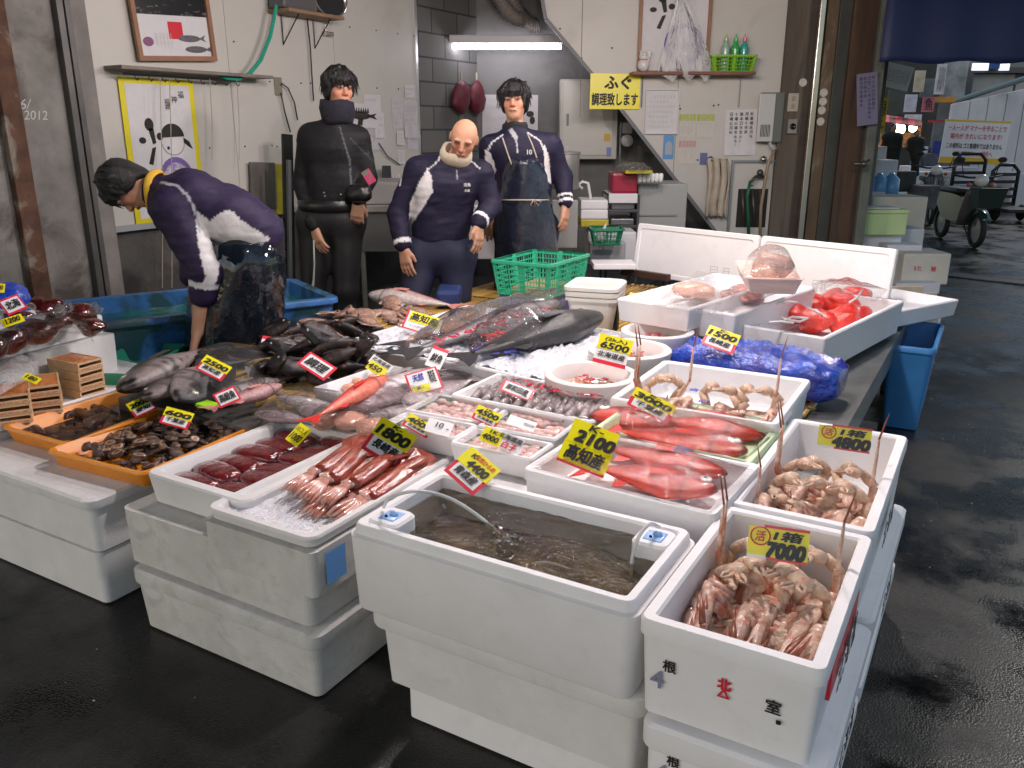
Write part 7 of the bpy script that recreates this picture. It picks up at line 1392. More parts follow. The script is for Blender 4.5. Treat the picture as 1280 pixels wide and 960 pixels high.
p = atx(411, 42, XW+.03); t = thing('bulldog_clip', 'chrome bulldog clip hanging under the round clock', 'clip', tuple(p)); Mc = frame(p, (0, 1, 0), (0, 0, 1)); mb = MB(); mb.box((-.045, -.018, -.008), (.045, .014, .012), Mc, bev=.005); link('jaw', mb, mat('chrome'), t, world=True)
for s in (-1, 1): mb = MB(); mb.tube([(s*.03, .014, 0), (s*.035, .06, 0), (s*.012, .075, 0)], .003, 5, Mc); link('handle', mb, mat('chrome'), t, world=True)
# outlet and cables
p = atx(347, 108, XW); t = thing('wall_outlet', 'grey wall outlet with two black cables on the left wall', 'outlet', tuple(p)); Mc = frame(p, (0, 1, 0), (0, 0, 1)); mb = MB(); mb.box((-.035, -.06, 0), (.035, .06, .01), Mc, bev=.003); link('plate', mb, mat('outlet_grey', (.24, .22, .17), .5), t, world=True)
for i, pts in enumerate((((352, 104), (360, 110), (368, 128), (372, 150)), ((351, 116), (356, 140), (363, 165)), ((384, 22), (388, 60), (390, 95), (392, 126)), ((474, 179), (484, 195), (500, 206)))): mb = MB(); mb.tube([atx(*q, XW+.03) for q in pts], .005, 6); link('black_cable', mb, mat('black_rubber'), label=('black cable looping right from the grey outlet', 'black cable hanging straight down from the grey outlet', 'long black cable from the bracket shelf down behind the man in black', 'short black cable right of the pinned notices')[i], cat='cable', group='black cables on the left wall', smooth=True)
# pinned papers
for i, (r, ln, vt, lb) in enumerate((((438, 152, 478, 188), 3, False, 'notice pinned highest among the papers behind the man in black'), ((455, 118, 476, 150), 4, False, 'blank looking sheet above the dark fish picture'), ((452, 148, 474, 186), 5, True, 'long sheet with vertical writing under the dark fish picture'), ((468, 140, 480, 172), 3, False, 'small sheet right of the dark fish picture'), ((490, 122, 505, 160), 5, False, 'pale sheet left of the double sheets near the wall edge'),
 ((506, 106, 518, 122), 2, False, 'small square note pinned highest near the wall edge'), ((505, 126, 524, 172), 7, False, 'tall paper hung close to the wall edge'), ((496, 163, 505, 181), 3, False, 'tiny notice left of the twin slips'), ((509, 168, 526, 186), 3, True, 'twin slips pinned low at the wall edge'), ((497, 187, 506, 205), 4, False, 'handwritten lines low beside the tiny notice'), ((456, 188, 467, 206), 3, False, 'list hanging beneath the long sheet'), ((490, 216, 500, 233), 3, True, 'lowest slip by the grey steel corner'))):
 x0, y0_, x1, y1_ = r; sheet_on('notice', ((x0, y0_), (x1, y0_+1), (x1, y1_), (x0, y1_+.6)), 'white '+lb, 'notice', paper if i % 2 else paper_dim, lines=ln, vertical=vt, group='papers pinned on the left wall', off=.004+.003*(i % 4), seed=i, curl=.006 if i % 3 == 0 else 0)
t, M, w_, h_ = sheet_on('fish_picture', ((436, 128), (472, 131), (472, 160), (437, 160)), 'paper with a dark spiny fish picture behind the man in black', 'picture', paper, off=.02)
strokes(t, M, w_, h_, 'printed_fish', mat('dark_fish_print', (.04, .035, .03), .6, var=.5, vscale=40), [disc(-.12, 0, .34, .16, 22), [(.15, .03), (.45, .12), (.36, 0), (.46, -.14), (.15, -.05)]]+[[(-.30+.08*k, .12), (-.25+.08*k, .34), (-.22+.08*k, .12)] for k in range(6)]+[[(-.2, -.12), (-.24, -.40), (-.08, -.40), (-.04, -.12)]])
# grey steel sheet, dark upright and corner by the man in black
for nm, lb, r, X_, m in (('steel_sheet', 'dull grey steel sheet leaning on the lower left wall', (315, 203, 345, 262), .05, mat('dull_steel', (.20, .185, .165), .45, metal=.4, var=.3)), ('yellow_board', 'narrow yellow board standing behind the steel sheet', (344, 205, 358, 268), .03, mat('yellow_board', (.40, .36, .02), .5, var=.4)), ('black_upright', 'black upright frame beside the man in black', (356, 168, 368, 350), .22, mat('black_gloss')), ('grey_pipe', 'thin grey upright pipe beside the black frame', (361, 200, 365, 350), .30, mat('pipe_grey', (.14, .15, .15), .4)), ('steel_corner', 'dark steel corner panel behind the bald man', (480, 207, 489, 236), .12, mat('dark_steel', (.05, .05, .05), .4))):
 x0, y0_, x1, y1_ = r; M, w_, h_ = wsize(((x0, y0_), (x1, y0_), (x1, y1_), (x0, y1_)), 'L', X_); mb = MB(); mb.box((-w_/2, -h_/2, -.02), (w_/2, h_/2, 0), M, bev=.003); link(nm, mb, m, label=lb, cat=nm.split('_')[1])
# sink counter behind black man / bald man
A_ = atY(455, 262, 6.0); B_ = atY(500, 262, 6.0); t = thing('sink_counter', 'stainless sink counter between the man in black and the bald man', 'counter', (A_[0], A_[1], 0)); M = camframe(6.0); x0, x1 = float(np.dot(atY(440, 262, 6.0), _rt)), float(np.dot(atY(625, 262, 6.0), _rt)); z = A_[2]
stl = mat('stainless', (.42, .40, .38), .35, metal=.7, var=.2)
mb = MB(); mb.box((x0, z-.02, -.9), (x1, z+.03, 0), M, bev=.006); link('counter_top', mb, stl, t, world=True); mb = MB(); mb.box((x0+.02, z-.30, -.85), (x1-.02, z-.02, -.03), M); link('basin', mb, mat('basin', (.10, .10, .10), .5, metal=.3), t, world=True)
for x in (x0+.05, x1-.05): mb = MB(); mb.tube([(x, z-.3, -.06), (x, 0, -.06)], .02, 8, M); link('leg', mb, stl, t, world=True)
mb = MB(); mb.box((-.30, .0, -.25), (.30, .16, .25), camframe(6.3, x0+.35, z+.03), bev=.02); link('foam_box', mb, mat('grey_box', (.28, .27, .26), .6), label='grey box lying on the stainless counter between the men', cat='box')
# ---------------- alcove
def fr(px0, py0, px1, py1, Y): a = atY((px0+px1)/2, py1, Y); x0, z0 = fs(px0, (py0+py1)/2, Y); x1, _ = fs(px1, (py0+py1)/2, Y); _, zt = fs((px0+px1)/2, py0, Y); _, zb_ = fs((px0+px1)/2, py1, Y); return x0, zb_, x1, zt
def fbox(name, label, cat, r, Y, dep, m, bev=.006, parent=None, world=True):
 x0, z0, x1, z1 = fr(*r, Y); mb = MB(); mb.box((x0, z0, -dep), (x1, z1, 0), camframe(Y), bev=bev)
 return link(name, mb, m, parent, label=label if parent is None else None, cat=cat if parent is None else None, world=world)
Ybk = YB
t = thing('red_gloves', 'pair of dark red rubber mitts hung on the alcove wall above the bald man', 'gloves', tuple(atY(587, 120, Ybk-.1)))
for s, px in ((-1, 577), (1, 596)):
 c = V3(atx(px, 122, XW+.08)); S = SDF(c-.3, c+.3, .016); S.ell(c, (.06, .11, .15), k=.03).ell(c+V3((0, 1, 0))*.08*s-[0, 0, .03], (.04, .06, .09), k=.04); P, Q = S.mesh(); P += .012*wob(P, 18, 1)[:, None]; link('mitt', nmb(P, Q), mat('dark_red_rubber', (.10, .008, .018), .5, bump=.5, bscale=40), t, world=True, smooth=True)
 mb = MB(); mb.tube([c+[0, 0, .14], c+[0, 0, .22]], .008); link('loop', mb, mat('string'), t, world=True)
t, M, w_, h_ = sheet_on('octopus_poster', ((603, 118), (672, 119), (672, 216), (603, 216)), 'white poster with sketches of sea creatures behind the man in the apron', 'poster', paper_dim, side='R', Y=Ybk, lines=6, off=.01)
strokes(t, M, w_, h_, 'sketch', black_ink, [disc(-.02, .10, .09, .10, 12), disc(-.05, -.02, .03, .09, 8), disc(.05, -.02, .025, .08, 8), disc(-.26, -.32, .13, .06, 12), disc(.36, .26, .07, .04, 10), disc(.40, .18, .05, .05, 10)])
# white cabinet
Yk = Ybk-.25; t = thing('wall_cabinet', 'off-white steel cabinet with spotted door on the alcove back wall', 'cabinet', tuple(atY(736, 198, Yk)))
fbox('casing', '', '', (700, 99, 772, 199), Yk, .22, mat('cabinet_white', (.50, .49, .45), .4, var=.08), parent=t); x0, z0, x1, z1 = fr(703, 102, 766, 194, Yk); mb = MB(); mb.box((x0, z0, .002), (x1, z1, .012), camframe(Yk), bev=.004); link('door', mb, mat('cabinet_door', (.56, .55, .50), .35, dark=(.2, .15, .1), dscale=14, damt=.5, dthr=.68, dw=.03), t, world=True)
fbox('handle', '', '', (708, 142, 711, 157), Yk-.02, .01, mat('handle_grey', (.2, .2, .2), .4), parent=t)
for i, (r, m, lb) in enumerate((((755, 167, 763, 177), mat('sticker_orange', (.62, .38, .05), .5), 'yellow and red sticker on the white cabinet door'), ((758, 184, 764, 195), mat('sticker_blue', (.20, .25, .50), .5), 'blue sticker low on the white cabinet door'), ((702, 183, 711, 193), paper, 'white tag at the lower left of the white cabinet'))): fbox('cabinet_sticker', lb, 'sticker', r, Yk-.014, .002, m, bev=0)
# meter and switch boxes
t = thing('meter_box', 'grey electric meter with a round dial above the red box', 'meter', tuple(atY(784, 175, Yk))); fbox('socket_block', '', '', (779, 153, 791, 167), Yk-.1, .06, mat('grey_plastic'), parent=t)
mb = MB(); p = atY(784, 176, Yk-.15); mb.lathe([(.055, -.04), (.055, 0), (.045, .012), (.001, .014)], 18, frame(p, V3(_rt), (0, 0, 1))); link('dial', mb, mat('dial_grey', (.35, .35, .33), .4), t, world=True, smooth=True)
fbox('dark_switch_box', 'small dark switch box right of the round meter', 'switch box', (797, 182, 804, 203), Yk-.1, .06, mat('dark_box', (.07, .07, .06), .5)); fbox('wall_pipe', 'thin pale conduit on the alcove wall beside the cabinet', 'pipe', (774, 152, 776.5, 225), Yk-.05, .02, mat('pipe_grey'))
# stuff in front of the alcove
Ys = 6.6
mb = MB(); p = atY(707, 236, 6.4); mb.lathe([(.095, 0), (.1, .01), (.1, .25), (.108, .255), (.108, .265), (.09, .27), (.001, .275)], 24, Matrix.Translation(Vector(tuple(p)))); link('steel_pot', mb, mat('stainless'), label='tall stainless pot to the right of the man in the apron', cat='pot', smooth=True, sharp=35)
rk_ = thing('shelf_rack', 'dark steel shelf rack of trays between the yellow crate and the grey cabinet', 'rack', tuple(atY(777, 310, Ys)))
x0, z0, x1, z1 = fr(759, 244, 797, 322, Ys)
for k in range(5): mb = MB(); zz = z0+(z1-z0)*k/4; mb.box((x0, zz-.01, -.4), (x1, zz+.01, 0), camframe(Ys), bev=.003); link('shelf', mb, mat('dark_shelf', (.06, .06, .065), .45, metal=.3), rk_, world=True)
for x in (x0, x1):
 for d_ in (-.38, -.01): mb = MB(); mb.box((x-.01, 0, d_-.01), (x+.01, z1, d_+.01), camframe(Ys)); link('post', mb, mat('dark_shelf'), rk_, world=True)
for k in range(3): zz = z0+(z1-z0)*(k+1)/4; mb = MB(); mb.box((x0+.03, zz+.012, -.35), (x1-.03, zz+.06, -.01), camframe(Ys), bev=.006); link('steel_pan', mb, mat('pan_grey', (.16, .16, .17), .35, metal=.6), label=('lowest', 'middle', 'upper')[k]+' grey steel pan on the dark shelf rack', cat='pan', group='pans on the shelf rack')
fbox('white_crate', 'white box on top of the shelf rack under the dark red box', 'box', (761, 242, 797, 254), Ys-.03, .4, mat('white_box', (.62, .61, .62), .5)); fbox('red_cooler', 'dark red cooler box on the white box beside the grey cabinet', 'cooler', (765, 216, 797, 242), Ys-.02, .3, mat('cooler_red', (.28, .012, .04), .3), bev=.02)
fbox('grey_cabinet', 'pale grey drawer cabinet half hidden behind the foam lids', 'cabinet', (796, 230, 857, 330), Ys+.1, .5, mat('cabinet_grey', (.30, .31, .30), .4), bev=.01); fbox('drawer_handle', 'thin dark drawer pull on the pale grey cabinet', 'handle', (797, 268, 846, 270.5), Ys+.09, .01, mat('handle_grey'), bev=.002)
t = thing('egg_rack', 'silver tray of upright white cups on the grey cabinet', 'rack', tuple(atY(812, 228, Ys)))
for k in range(6): p = atY(800+5.2*k, 228, Ys-.02); mb = MB(); mb.lathe([(.012, 0), (.017, .02), (.017, .06), (.012, .068), (.001, .07)], 10, Matrix.Translation(Vector(tuple(p)))); link('cup', mb, mat('white_cup', (.75, .75, .72), .25), t, world=True, smooth=True)
p = atY(790, 213, Ys-.1); blob('white_bags', 'bundle of thin white bags on the dark red cooler', 'bags', V3(p)+[0, 0, .03], (.14, .1, .04), bagfilm, None, 120, amp=.4); fbox('yellow_folder', 'yellow folder lying on the dark red cooler', 'folder', (782, 213, 816, 217), Ys-.15, .15, mat('yellow_board'), bev=.002)
mb = MB(); P_ = [atY(728, 236, Ys-.2), atY(723, 231, Ys-.2), atY(728, 227, Ys-.2), atY(735, 229, Ys-.2), atY(738, 246, Ys-.2), atY(740, 262, Ys-.2)]; mb.tube(P_, .012, 8); link('white_hose', mb, mat('white_pvc', (.6, .6, .58), .3), label='curved white hose right of the man in the apron', cat='hose', smooth=True)
for i, (r, m, nm, lb, cat) in enumerate((((726, 250, 760, 262), mat('white_box'), 'white_carton', 'upper white carton on the yellow crate', 'carton'), ((726, 262, 760, 274), mat('white_box'), 'white_carton', 'lower white carton on the yellow crate', 'carton'), ((726, 274, 761, 284), mat('crate_yellow', (.40, .32, .02), .5), 'yellow_crate', 'dull yellow plastic crate under the two white cartons', 'crate'), ((735, 290, 795, 330), mat('white_box'), 'white_bin', 'white bin low behind the bucket beside the foam lids', 'bin'), ((737, 303, 782, 331), mat('bin_grey', (.36, .36, .37), .4), 'grey_bin', 'pale grey round cornered bin with a green basket on it', 'bin'))): fbox(nm, lb, cat, r, Ys-.35-.12*(i > 3), .3, m, bev=.012)
c = atY(757, 305, Ys-.6); basket('green_basket', 'small dark green basket on the pale grey bin', 'basket', c, .22, .20, R(30), c[2], c[2]+.12, mat('dark_green_plastic', (.02, .20, .11), .4), nh=4, nv=8)
mb = MB(); p = atY(750, 300, Ys-.62); mb.lathe([(.045, 0), (.03, .04), (.012, .09), (.002, .13)], 10, Matrix.Translation(Vector(tuple(p)))@Matrix.Rotation(.35, 4, 'Y')); link('folded_cloth', mb, mat('white_box'), label='upright folded white cloth in the small green basket', cat='cloth', smooth=True)
fbox('blue_tub', 'dark blue tub on the floor behind the sea bream', 'tub', (545, 364, 575, 384), 4.45, .3, mat('tub_blue', (.03, .05, .16), .4), bev=.02); fbox('white_board', 'pale grey board standing behind the bald man and the apron', 'board', (578, 258, 622, 324), 5.6, .03, mat('white_box'))
fbox('grey_board', 'grey board standing on the right of the dark apron', 'board', (690, 250, 722, 310), 5.9, .03, mat('grey_board', (.26, .26, .25), .5)); fbox('foam_slab', 'white slab on the far edge of the stall behind the bucket', 'slab', (742, 330, 795, 337), 5.4, .2, foam)
fbox('dark_bench', 'dark low bench behind the green basket', 'bench', (575, 322, 720, 372), 5.75, .4, mat('bench_dark', (.025, .025, .03), .5))
# ---------------- stair wall things
t, M, w_, h_ = sheet_on('yellow_sign', ((738, 92), (801, 92), (799, 137), (737, 136)), 'yellow handwritten sign about puffer fish on the slanted cream wall', 'sign', yellow_card, side='R', off=.02, inkm=black_ink, text=[('ふぐ', .05, .25, .52, .36, .03), ('調理致します', .0, -.22, .92, .34, .03)])
t, M, w_, h_ = sheet_on('framed_poster', ((803, -40), (885, -40), (884, 88), (803, 88)), 'brown framed puffer fish poster partly behind the hanging clear bag', 'framed poster', paper, side='R', off=.03, frame_m=brown_frame, fw=.03); fugu(t, M, w_, h_, full=False)
A_ = fs(786, 93); B_ = fs(936, 94); t = thing('wall_shelf', 'long reddish brown shelf on the cream wall holding a green basket', 'shelf', tuple(atY(860, 93, SY))); mb = MB(); mb.box((A_[0], A_[1]-.015, 0), (B_[0], A_[1]+.01, .22), camframe(SY), bev=.004); link('board', mb, mat('red_wood', (.20, .07, .04), .5, var=.2), t, world=True)
for px in (803, 925): x, z = fs(px, 94); mb = MB(); mb.tube([(x, z-.02, .02), (x, z-.26, .02)], .006, 6, camframe(SY)); link('bracket', mb, mat('galv'), t, world=True)
c = atY(914, 93, SY-.11); t = basket('green_basket', 'lime green basket of bottles on the brown wall shelf', 'basket', c, .36, .16, R(30), c[2]+.012, c[2]+.15, mat('lime_basket', (.22, .48, .03), .35), nh=5, nv=14)
for i, (px, col, lb, cc) in enumerate(((905, (.35, .55, .45), 'pale clear green bottle at the left in the lime basket', (.3, .5, .2)), (917, (.05, .45, .10), 'bright green bottle in the middle of the lime basket', (.05, .45, .1)), (928, (.05, .40, .36), 'teal bottle with a pink cap in the lime basket', (.75, .12, .2)))):
 p = atY(px, 92, SY-.11); t = thing('soap_bottle', lb, 'bottle', (p[0], p[1], p[2]+.02), 0, 'bottles in the lime basket'); mb = MB(); mb.lathe([(.035, 0), (.038, .01), (.038, .10), (.030, .14), (.036, .17), (.03, .20), (.014, .225), (.014, .235)], 16); link('bottle_body', mb, mat('soap_%d' % i, col, .15, alpha=.85), t, smooth=True); mb = MB(); mb.lathe([(.016, .235), (.016, .262), (.006, .265), (.005, .29)], 12); link('cap', mb, mat('soapcap_%d' % i, cc, .3), t)
p = atY(804, 91, SY-.1); t = thing('cat_figure', 'small white lucky cat ornament with a red bib on the brown shelf', 'ornament', (p[0], p[1], p[2]+.012), R(30)); S = SDF((-.1, -.1, -.01), (.1, .1, .2), .006); S.ell((0, 0, .05), (.05, .045, .055), k=.01).ell((0, -.01, .115), (.042, .036, .036), k=.01).cap((.035, -.01, .08), (.05, -.015, .15), .014, k=.01)
for s in (-1, 1): S.ell((s*.026, -.01, .15), (.012, .01, .018), k=.006)
P, Q = S.mesh(); link('body', nmb(P, Q), mat('porcelain', (.7, .68, .66), .2), t, smooth=True); mb = MB(); mb.lathe([(.036, .082), (.041, .088), (.036, .096)], 16, cap0=False, cap1=False); link('bib', mb, red_ink, t)
for s in (-1, 1): mb = MB(); mb.ball((s*.014, -.045, .12), .0045); link('eye', mb, black_ink, t)
# clear plastic bag hanging
rows = []
for (xl, xr, y, b) in ((848, 856, -6, .01), (843, 862, 12, .04), (838, 874, 32, .06), (832, 882, 55, .07), (826, 888, 75, .07), (822, 890, 90, .06), (835, 888, 97, .03)):
 rows.append([V3(atY(xl+(xr-xl)*k/20, y+5*math.sin(k*.8), SY-.16-b*math.sin(math.pi*k/20)-.012*math.sin(k*2.3+y*.1))) for k in range(21)])
G_ = np.array(rows); mb = gridmb(G_[..., 0], G_[..., 1], G_[..., 2]); link('clear_bag', mb, film_mat('milky_bag', fac=.05, rough=.2, bscale=14, bump=1, haze=.5), label='milky clear plastic bag hanging before the framed poster', cat='bag', smooth=True)
notices = [((808, 113), (847, 113), (846, 166), (808, 166), 7, False, 'white framed certificate below the brown shelf', True), ((905, 137), (947, 137), (944, 193), (907, 195), 5, True, 'large white notice with vertical black writing left of the intercom', False),
 ((849, 143), (869, 143), (869, 172), (849, 172), 4, True, 'yellow green card, upper left of the four cards', False), ((871, 143), (892, 143), (892, 172), (871, 172), 4, True, 'yellow green card, upper right of the four cards', False), ((848, 176), (869, 176), (869, 205), (848, 205), 4, True, 'pinkish card, lower left of the four cards', False)]
for i, (a, b, c, d, ln, vt, lb, fr_) in enumerate(notices):
 t, M, w_, h_ = sheet_on('notice', (a, b, c, d), lb, 'notice', paper if i < 2 else mat('card_cream', (.60, .56, .50), .6), side='R', lines=ln, vertical=vt, inkm=black_ink if i == 1 else None, frame_m=mat('frame_pale', (.6, .6, .6), .4) if fr_ else None, fw=.012, group='notices on the cream wall', off=.006, curl=.01 if i == 1 else 0)
 if i > 1: mb = MB(); mb.box((-w_*.5, h_*.22, .002), (w_*.5, h_*.5, .0035), M); link('colour_band', mb, mat('band_green', (.42, .46, .06), .5) if i < 4 else mat('band_pink', (.55, .30, .30), .5), t, world=True)
for nm, r, m, lb in (('blue_sticker', (829, 169, 842, 199), mat('sky_blue', (.10, .30, .62), .5), 'pale blue sticker with a rounded window below the certificate'), ('small_card', (875, 191, 884, 206), mat('slate_card', (.12, .14, .32), .5), 'small slate blue card near the hanging towel')): fbox(nm, lb, 'sticker', r, SY-.006, .003, m, bev=0)
x, z = fs(835.5, 186); mb = MB(); poly_prism(mb, [(x+p[0], z+p[1]) for p in disc(0, .02, .032, .045, 14, 0, 3.14)]+[(x-.032, z-.05), (x+.032, z-.05)], .003, camframe(SY-.012)); link('sticker_window', mb, mat('sticker_grey', (.35, .40, .45), .5), label='grey rounded panel printed on the pale blue sticker', cat='sticker')
t = thing('intercom', 'grey white intercom phone at the right end of the cream wall', 'intercom', tuple(atY(957, 178, SY))); fbox('casing', '', '', (946, 116, 968, 178), SY-.01, .0, mat('intercom_grey', (.42, .42, .40), .4), parent=t) if False else None
x0, z0, x1, z1 = fr(947, 116, 975, 178, SY); mb = MB(); mb.box((x0, z0, .0), (x1, z1, .09), camframe(SY), bev=.01); link('casing', mb, mat('intercom_side', (.14, .15, .13), .4), t, world=True); x0, z0, x1, z1 = fr(947, 117, 967, 177, SY-.09); mb = MB(); mb.box((x0, z0, .002), (x1, z1, .02), camframe(SY-.09), bev=.006); link('face', mb, mat('intercom_face', (.52, .52, .50), .4), t, world=True)
mb = MB()
for k in range(7): xx = x0+(x1-x0)*(.2+.09*k); mb.box((xx, z0+.04, .0205), (xx+.006, z0+.14, .022), camframe(SY-.09))
link('speaker_slots', mb, black_ink, t, world=True)
t = thing('soap_dispenser', 'chrome knob pair holding up the towel rail', 'knobs', tuple(atY(890, 199, SY)))
for px in (888, 954): p = atY(px, 199, SY-.05); mb = MB(); mb.ball(tuple(p), .03, n=16, m=10); link('knob', mb, mat('chrome'), t, world=True, smooth=True)
rows = []
for k in range(14):
 y = 198+72*k/13; rows.append([V3(atY(884+(26)*(i/16)+2*math.sin(k*.4), y+(3 if i % 4 == 0 else 0), SY-.05-.025*math.sin(i*1.15+.1*k))) for i in range(17)])
G_ = np.array(rows); o = link('towel', gridmb(G_[..., 0], G_[..., 1], G_[..., 2]), mat('towel_cloth', (.55, .48, .38), .95, var=.2, vscale=10, bump=.6, bscale=120), label='beige checked towel hanging on the cream wall', cat='towel', smooth=True); md = o.modifiers.new('s', 'SOLIDIFY'); md.thickness = .012
t = thing('valve_recess', 'square steel framed recess with pipes low on the cream wall', 'recess', tuple(atY(938, 283, SY))); x0, z0, x1, z1 = fr(911, 200, 966, 292, SY); mb = MB()
for a, b in (((x0, z1-.02, .0), (x1, z1, .03)), ((x0, z0, 0), (x0+.02, z1-.02, .03))): mb.box(a, b, camframe(SY))
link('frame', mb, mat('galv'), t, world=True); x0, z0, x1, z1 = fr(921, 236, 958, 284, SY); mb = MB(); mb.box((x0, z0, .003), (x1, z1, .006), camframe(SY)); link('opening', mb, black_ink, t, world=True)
for px in (928, 941, 950): mb = MB(); mb.tube([atY(px, 238, SY-.03), atY(px+2, 282, SY-.03)], .012, 8); link('pipe', mb, mat('dark_steel2', (.10, .09, .08), .4, metal=.6), t, world=True, smooth=True)
p = atY(950, 222, SY-.06); mb = MB(); mb.tube([atY(938, 228, SY-.1), atY(944, 221, SY-.08), atY(958, 221, SY-.05)], .014, 8); mb.ball(tuple(atY(950, 216, SY-.07)), .03); link('faucet', mb, mat('dark_steel2'), label='dark brass faucet above the square wall recess', cat='faucet', smooth=True)
for nm, pts, col, lb in (('green_hose', ((938, 226), (934, 245), (935, 270), (936, 300)), (.01, .10, .05), 'dark green hose hanging from the faucet'), ('tan_hose', ((968, 188), (960, 205), (955, 235), (951, 260), (950, 300)), (.30, .22, .14), 'tan hose running down past the wall recess'), ('white_tap', ((962, 178), (966, 187), (970, 185)), (.4, .4, .38), 'small grey tap under the intercom')): mb = MB(); mb.tube([atY(x, y, SY-.12) for x, y in pts], .014, 8); link(nm, mb, mat('m_'+nm, col, .35), label=lb, cat=nm.split('_')[1], smooth=True)
t, M, w_, h_ = sheet_on('hanging_sign', ((1073, 92), (1098, 90), (1096, 154), (1069, 159)), 'dim purple white hanging sign on the street side of the pillar', 'sign', mat('sign_dim', (.16, .15, .24), .5), side='R', Y=SY-.25, lines=4, vertical=True, inkm=mat('ink_brown', (.05, .03, .06), .6))
mb = MB(); p = [atY(1066, 205, SY-.35), atY(1080, 205, SY-.35), atY(1087, 200, SY-.35)]; mb.tube(p, .012, 8); mb.ball(tuple(p[1]), .03); link('faucet', mb, mat('dark_steel2'), label='small faucet sticking out from the right pillar', cat='faucet', smooth=True)
# ================================================================ BLUE TANK
c, w_, d_, a = fit((40, 424), (372, 368), (380, 343), (30, 386), .60)
tk = tray('blue_tank', 'large blue plastic tank of green water by the left wall', 'tank', c, w_, max(d_, .62), a, .27, .60, mat('blue_tank_plastic', (.03, .13, .36), .4, var=.2, dark=(.012, .05, .04), dscale=5, damt=.9, dthr=.47, dw=.1), wall=.03, floor=.02, taper=.03, rad=.06, lip=.02, lipz=.03); d_ = max(d_, .62)
U, V = np.meshgrid(np.linspace(-.5, .5, 80), np.linspace(-.5, .5, 24)); P_ = np.stack([U.ravel()*w_, V.ravel()*d_, 0*U.ravel()], 1)
g_ = gridmb(U*(w_-.07), V*(d_-.07), .255+.008*wob(P_, 14, 3).reshape(U.shape)+.004*wob(P_, 45, 1).reshape(U.shape)); M = wm(tk); g_.v = [M@p for p in g_.v]
link('tank_water', g_, mat('green_water', (.02, .16, .13), .06, var=.5, vscale=4, dark=(.30, .34, .30), dscale=5, damt=.7, dthr=.54, spec=1), kind='structure', smooth=True)
for k, dx in enumerate((-.9, 0, .9)): mb = MB(); mb.box((dx-.05, -.28, 0), (dx+.05, .28, .268)); mb.v = [M@(p-Vector((0, 0, .27))) for p in mb.v]; link('support_block', mb, mat('dark_concrete', (.06, .06, .06), .8), label=('left', 'middle', 'right')[k]+' dark support block under the blue tank', cat='block', group='blocks under the blue tank')
# ================================================================ THE STREET
solid = fbox
white_b = mat('street_foam', (.62, .64, .68), .6, var=.06); cream_b = mat('street_foam_cream', (.60, .58, .50), .6, var=.1)
for nm, r, Y, dep, m, lb in (('foam_lid_box', (1088, 246, 1157, 300), 8.6, .4, cream_b, 'cream foam box standing behind the lime green box'), ('foam_box', (1060, 288, 1126, 330), 7.9, .5, white_b, 'white foam box right under the lime green box'), ('foam_box', (1122, 286, 1152, 350), 8.2, .4, white_b, 'tall bluish foam box to the right of the lime box stack'), ('foam_box', (1106, 306, 1150, 362), 7.7, .35, white_b, 'foam box with a purple ring mark behind the right foam board'),
 ('foam_box', (1128, 317, 1187, 356), 7.5, .4, cream_b, 'cream foam box with small red characters near the drain'), ('foam_box', (1118, 354, 1174, 385), 7.35, .4, white_b, 'foam box beneath the cream box with red characters'), ('foam_box', (1074, 183, 1107, 226), 11.5, .6, white_b, 'white foam box highest behind the right pillar'), ('foam_box', (1100, 200, 1122, 226), 11.2, .5, white_b, 'smaller white foam box attached right of the highest one'), ('foam_box', (1070, 240, 1106, 262), 10.8, .5, white_b, 'white box below the pale blue jugs'), ('foam_box', (1148, 209, 1222, 232), 15, .8, white_b, 'long white box behind the parked motor scooters'), ('foam_box', (1150, 215, 1200, 250), 14.6, .8, white_b, 'bluish box behind the wire basket of the scooter')):
 solid(nm, lb, 'foam box', r, Y, dep, m, bev=.015)
x0, z0, x1, z1 = fr(1058, 262, 1134, 294, 7.8); t = thing('lime_box', 'lime green foam box with a loose label on its lid', 'foam box', tuple(camframe(7.8)@Vector(((x0+x1)/2, z0, 0)))); mb = MB(); mb.box((x0, z0, -.42), (x1, z1-.04, 0), camframe(7.8), bev=.012); link('body', mb, foam_lime, t, world=True)
mb = MB(); mb.box((x0-.008, z1-.038, -.43), (x1+.008, z1, .008), camframe(7.8), bev=.01); link('lid', mb, foam_lime, t, world=True); mb = MB(); mb.box((x0+.12, z1+.002, -.3), (x1-.06, z1+.012, -.06), camframe(7.8)); link('label_sheet', mb, paper, t, world=True)
for s_, px, py, m, Y, hh, lb in (('の', 1110, 330, mat('ink_violet', (.12, .05, .35), .6), 7.69, .07, 'purple curl mark on the foam box'), ('5ヒ', 1147, 335, red_ink, 7.49, .04, 'left red marks on the cream box'), ('鮭', 1167, 336, red_ink, 7.49, .045, 'right red mark on the cream box')):
 mb = MB(); put_text(mb, s_, 0, 0, h=hh, bold=.01); M = frame(atY(px, py, Y), _rt, (0, 0, 1)); mb.v = [M@p for p in mb.v]; link('pen_mark', mb, m, label=lb, cat='lettering')
for k, px in enumerate((1082, 1097, 1112)): mb = MB(); p = atY(px, 244, 11); mb.lathe([(.09, 0), (.1, .02), (.1, .2), (.04, .26), (.03, .28)], 14, Matrix.Translation(Vector(tuple(p)))); link('water_jug', mb, mat('jug_blue', (.15, .38, .70), .25), label=('left', 'middle', 'right')[k]+' pale blue jug under the white boxes', cat='jug', group='pale blue jugs', smooth=True)
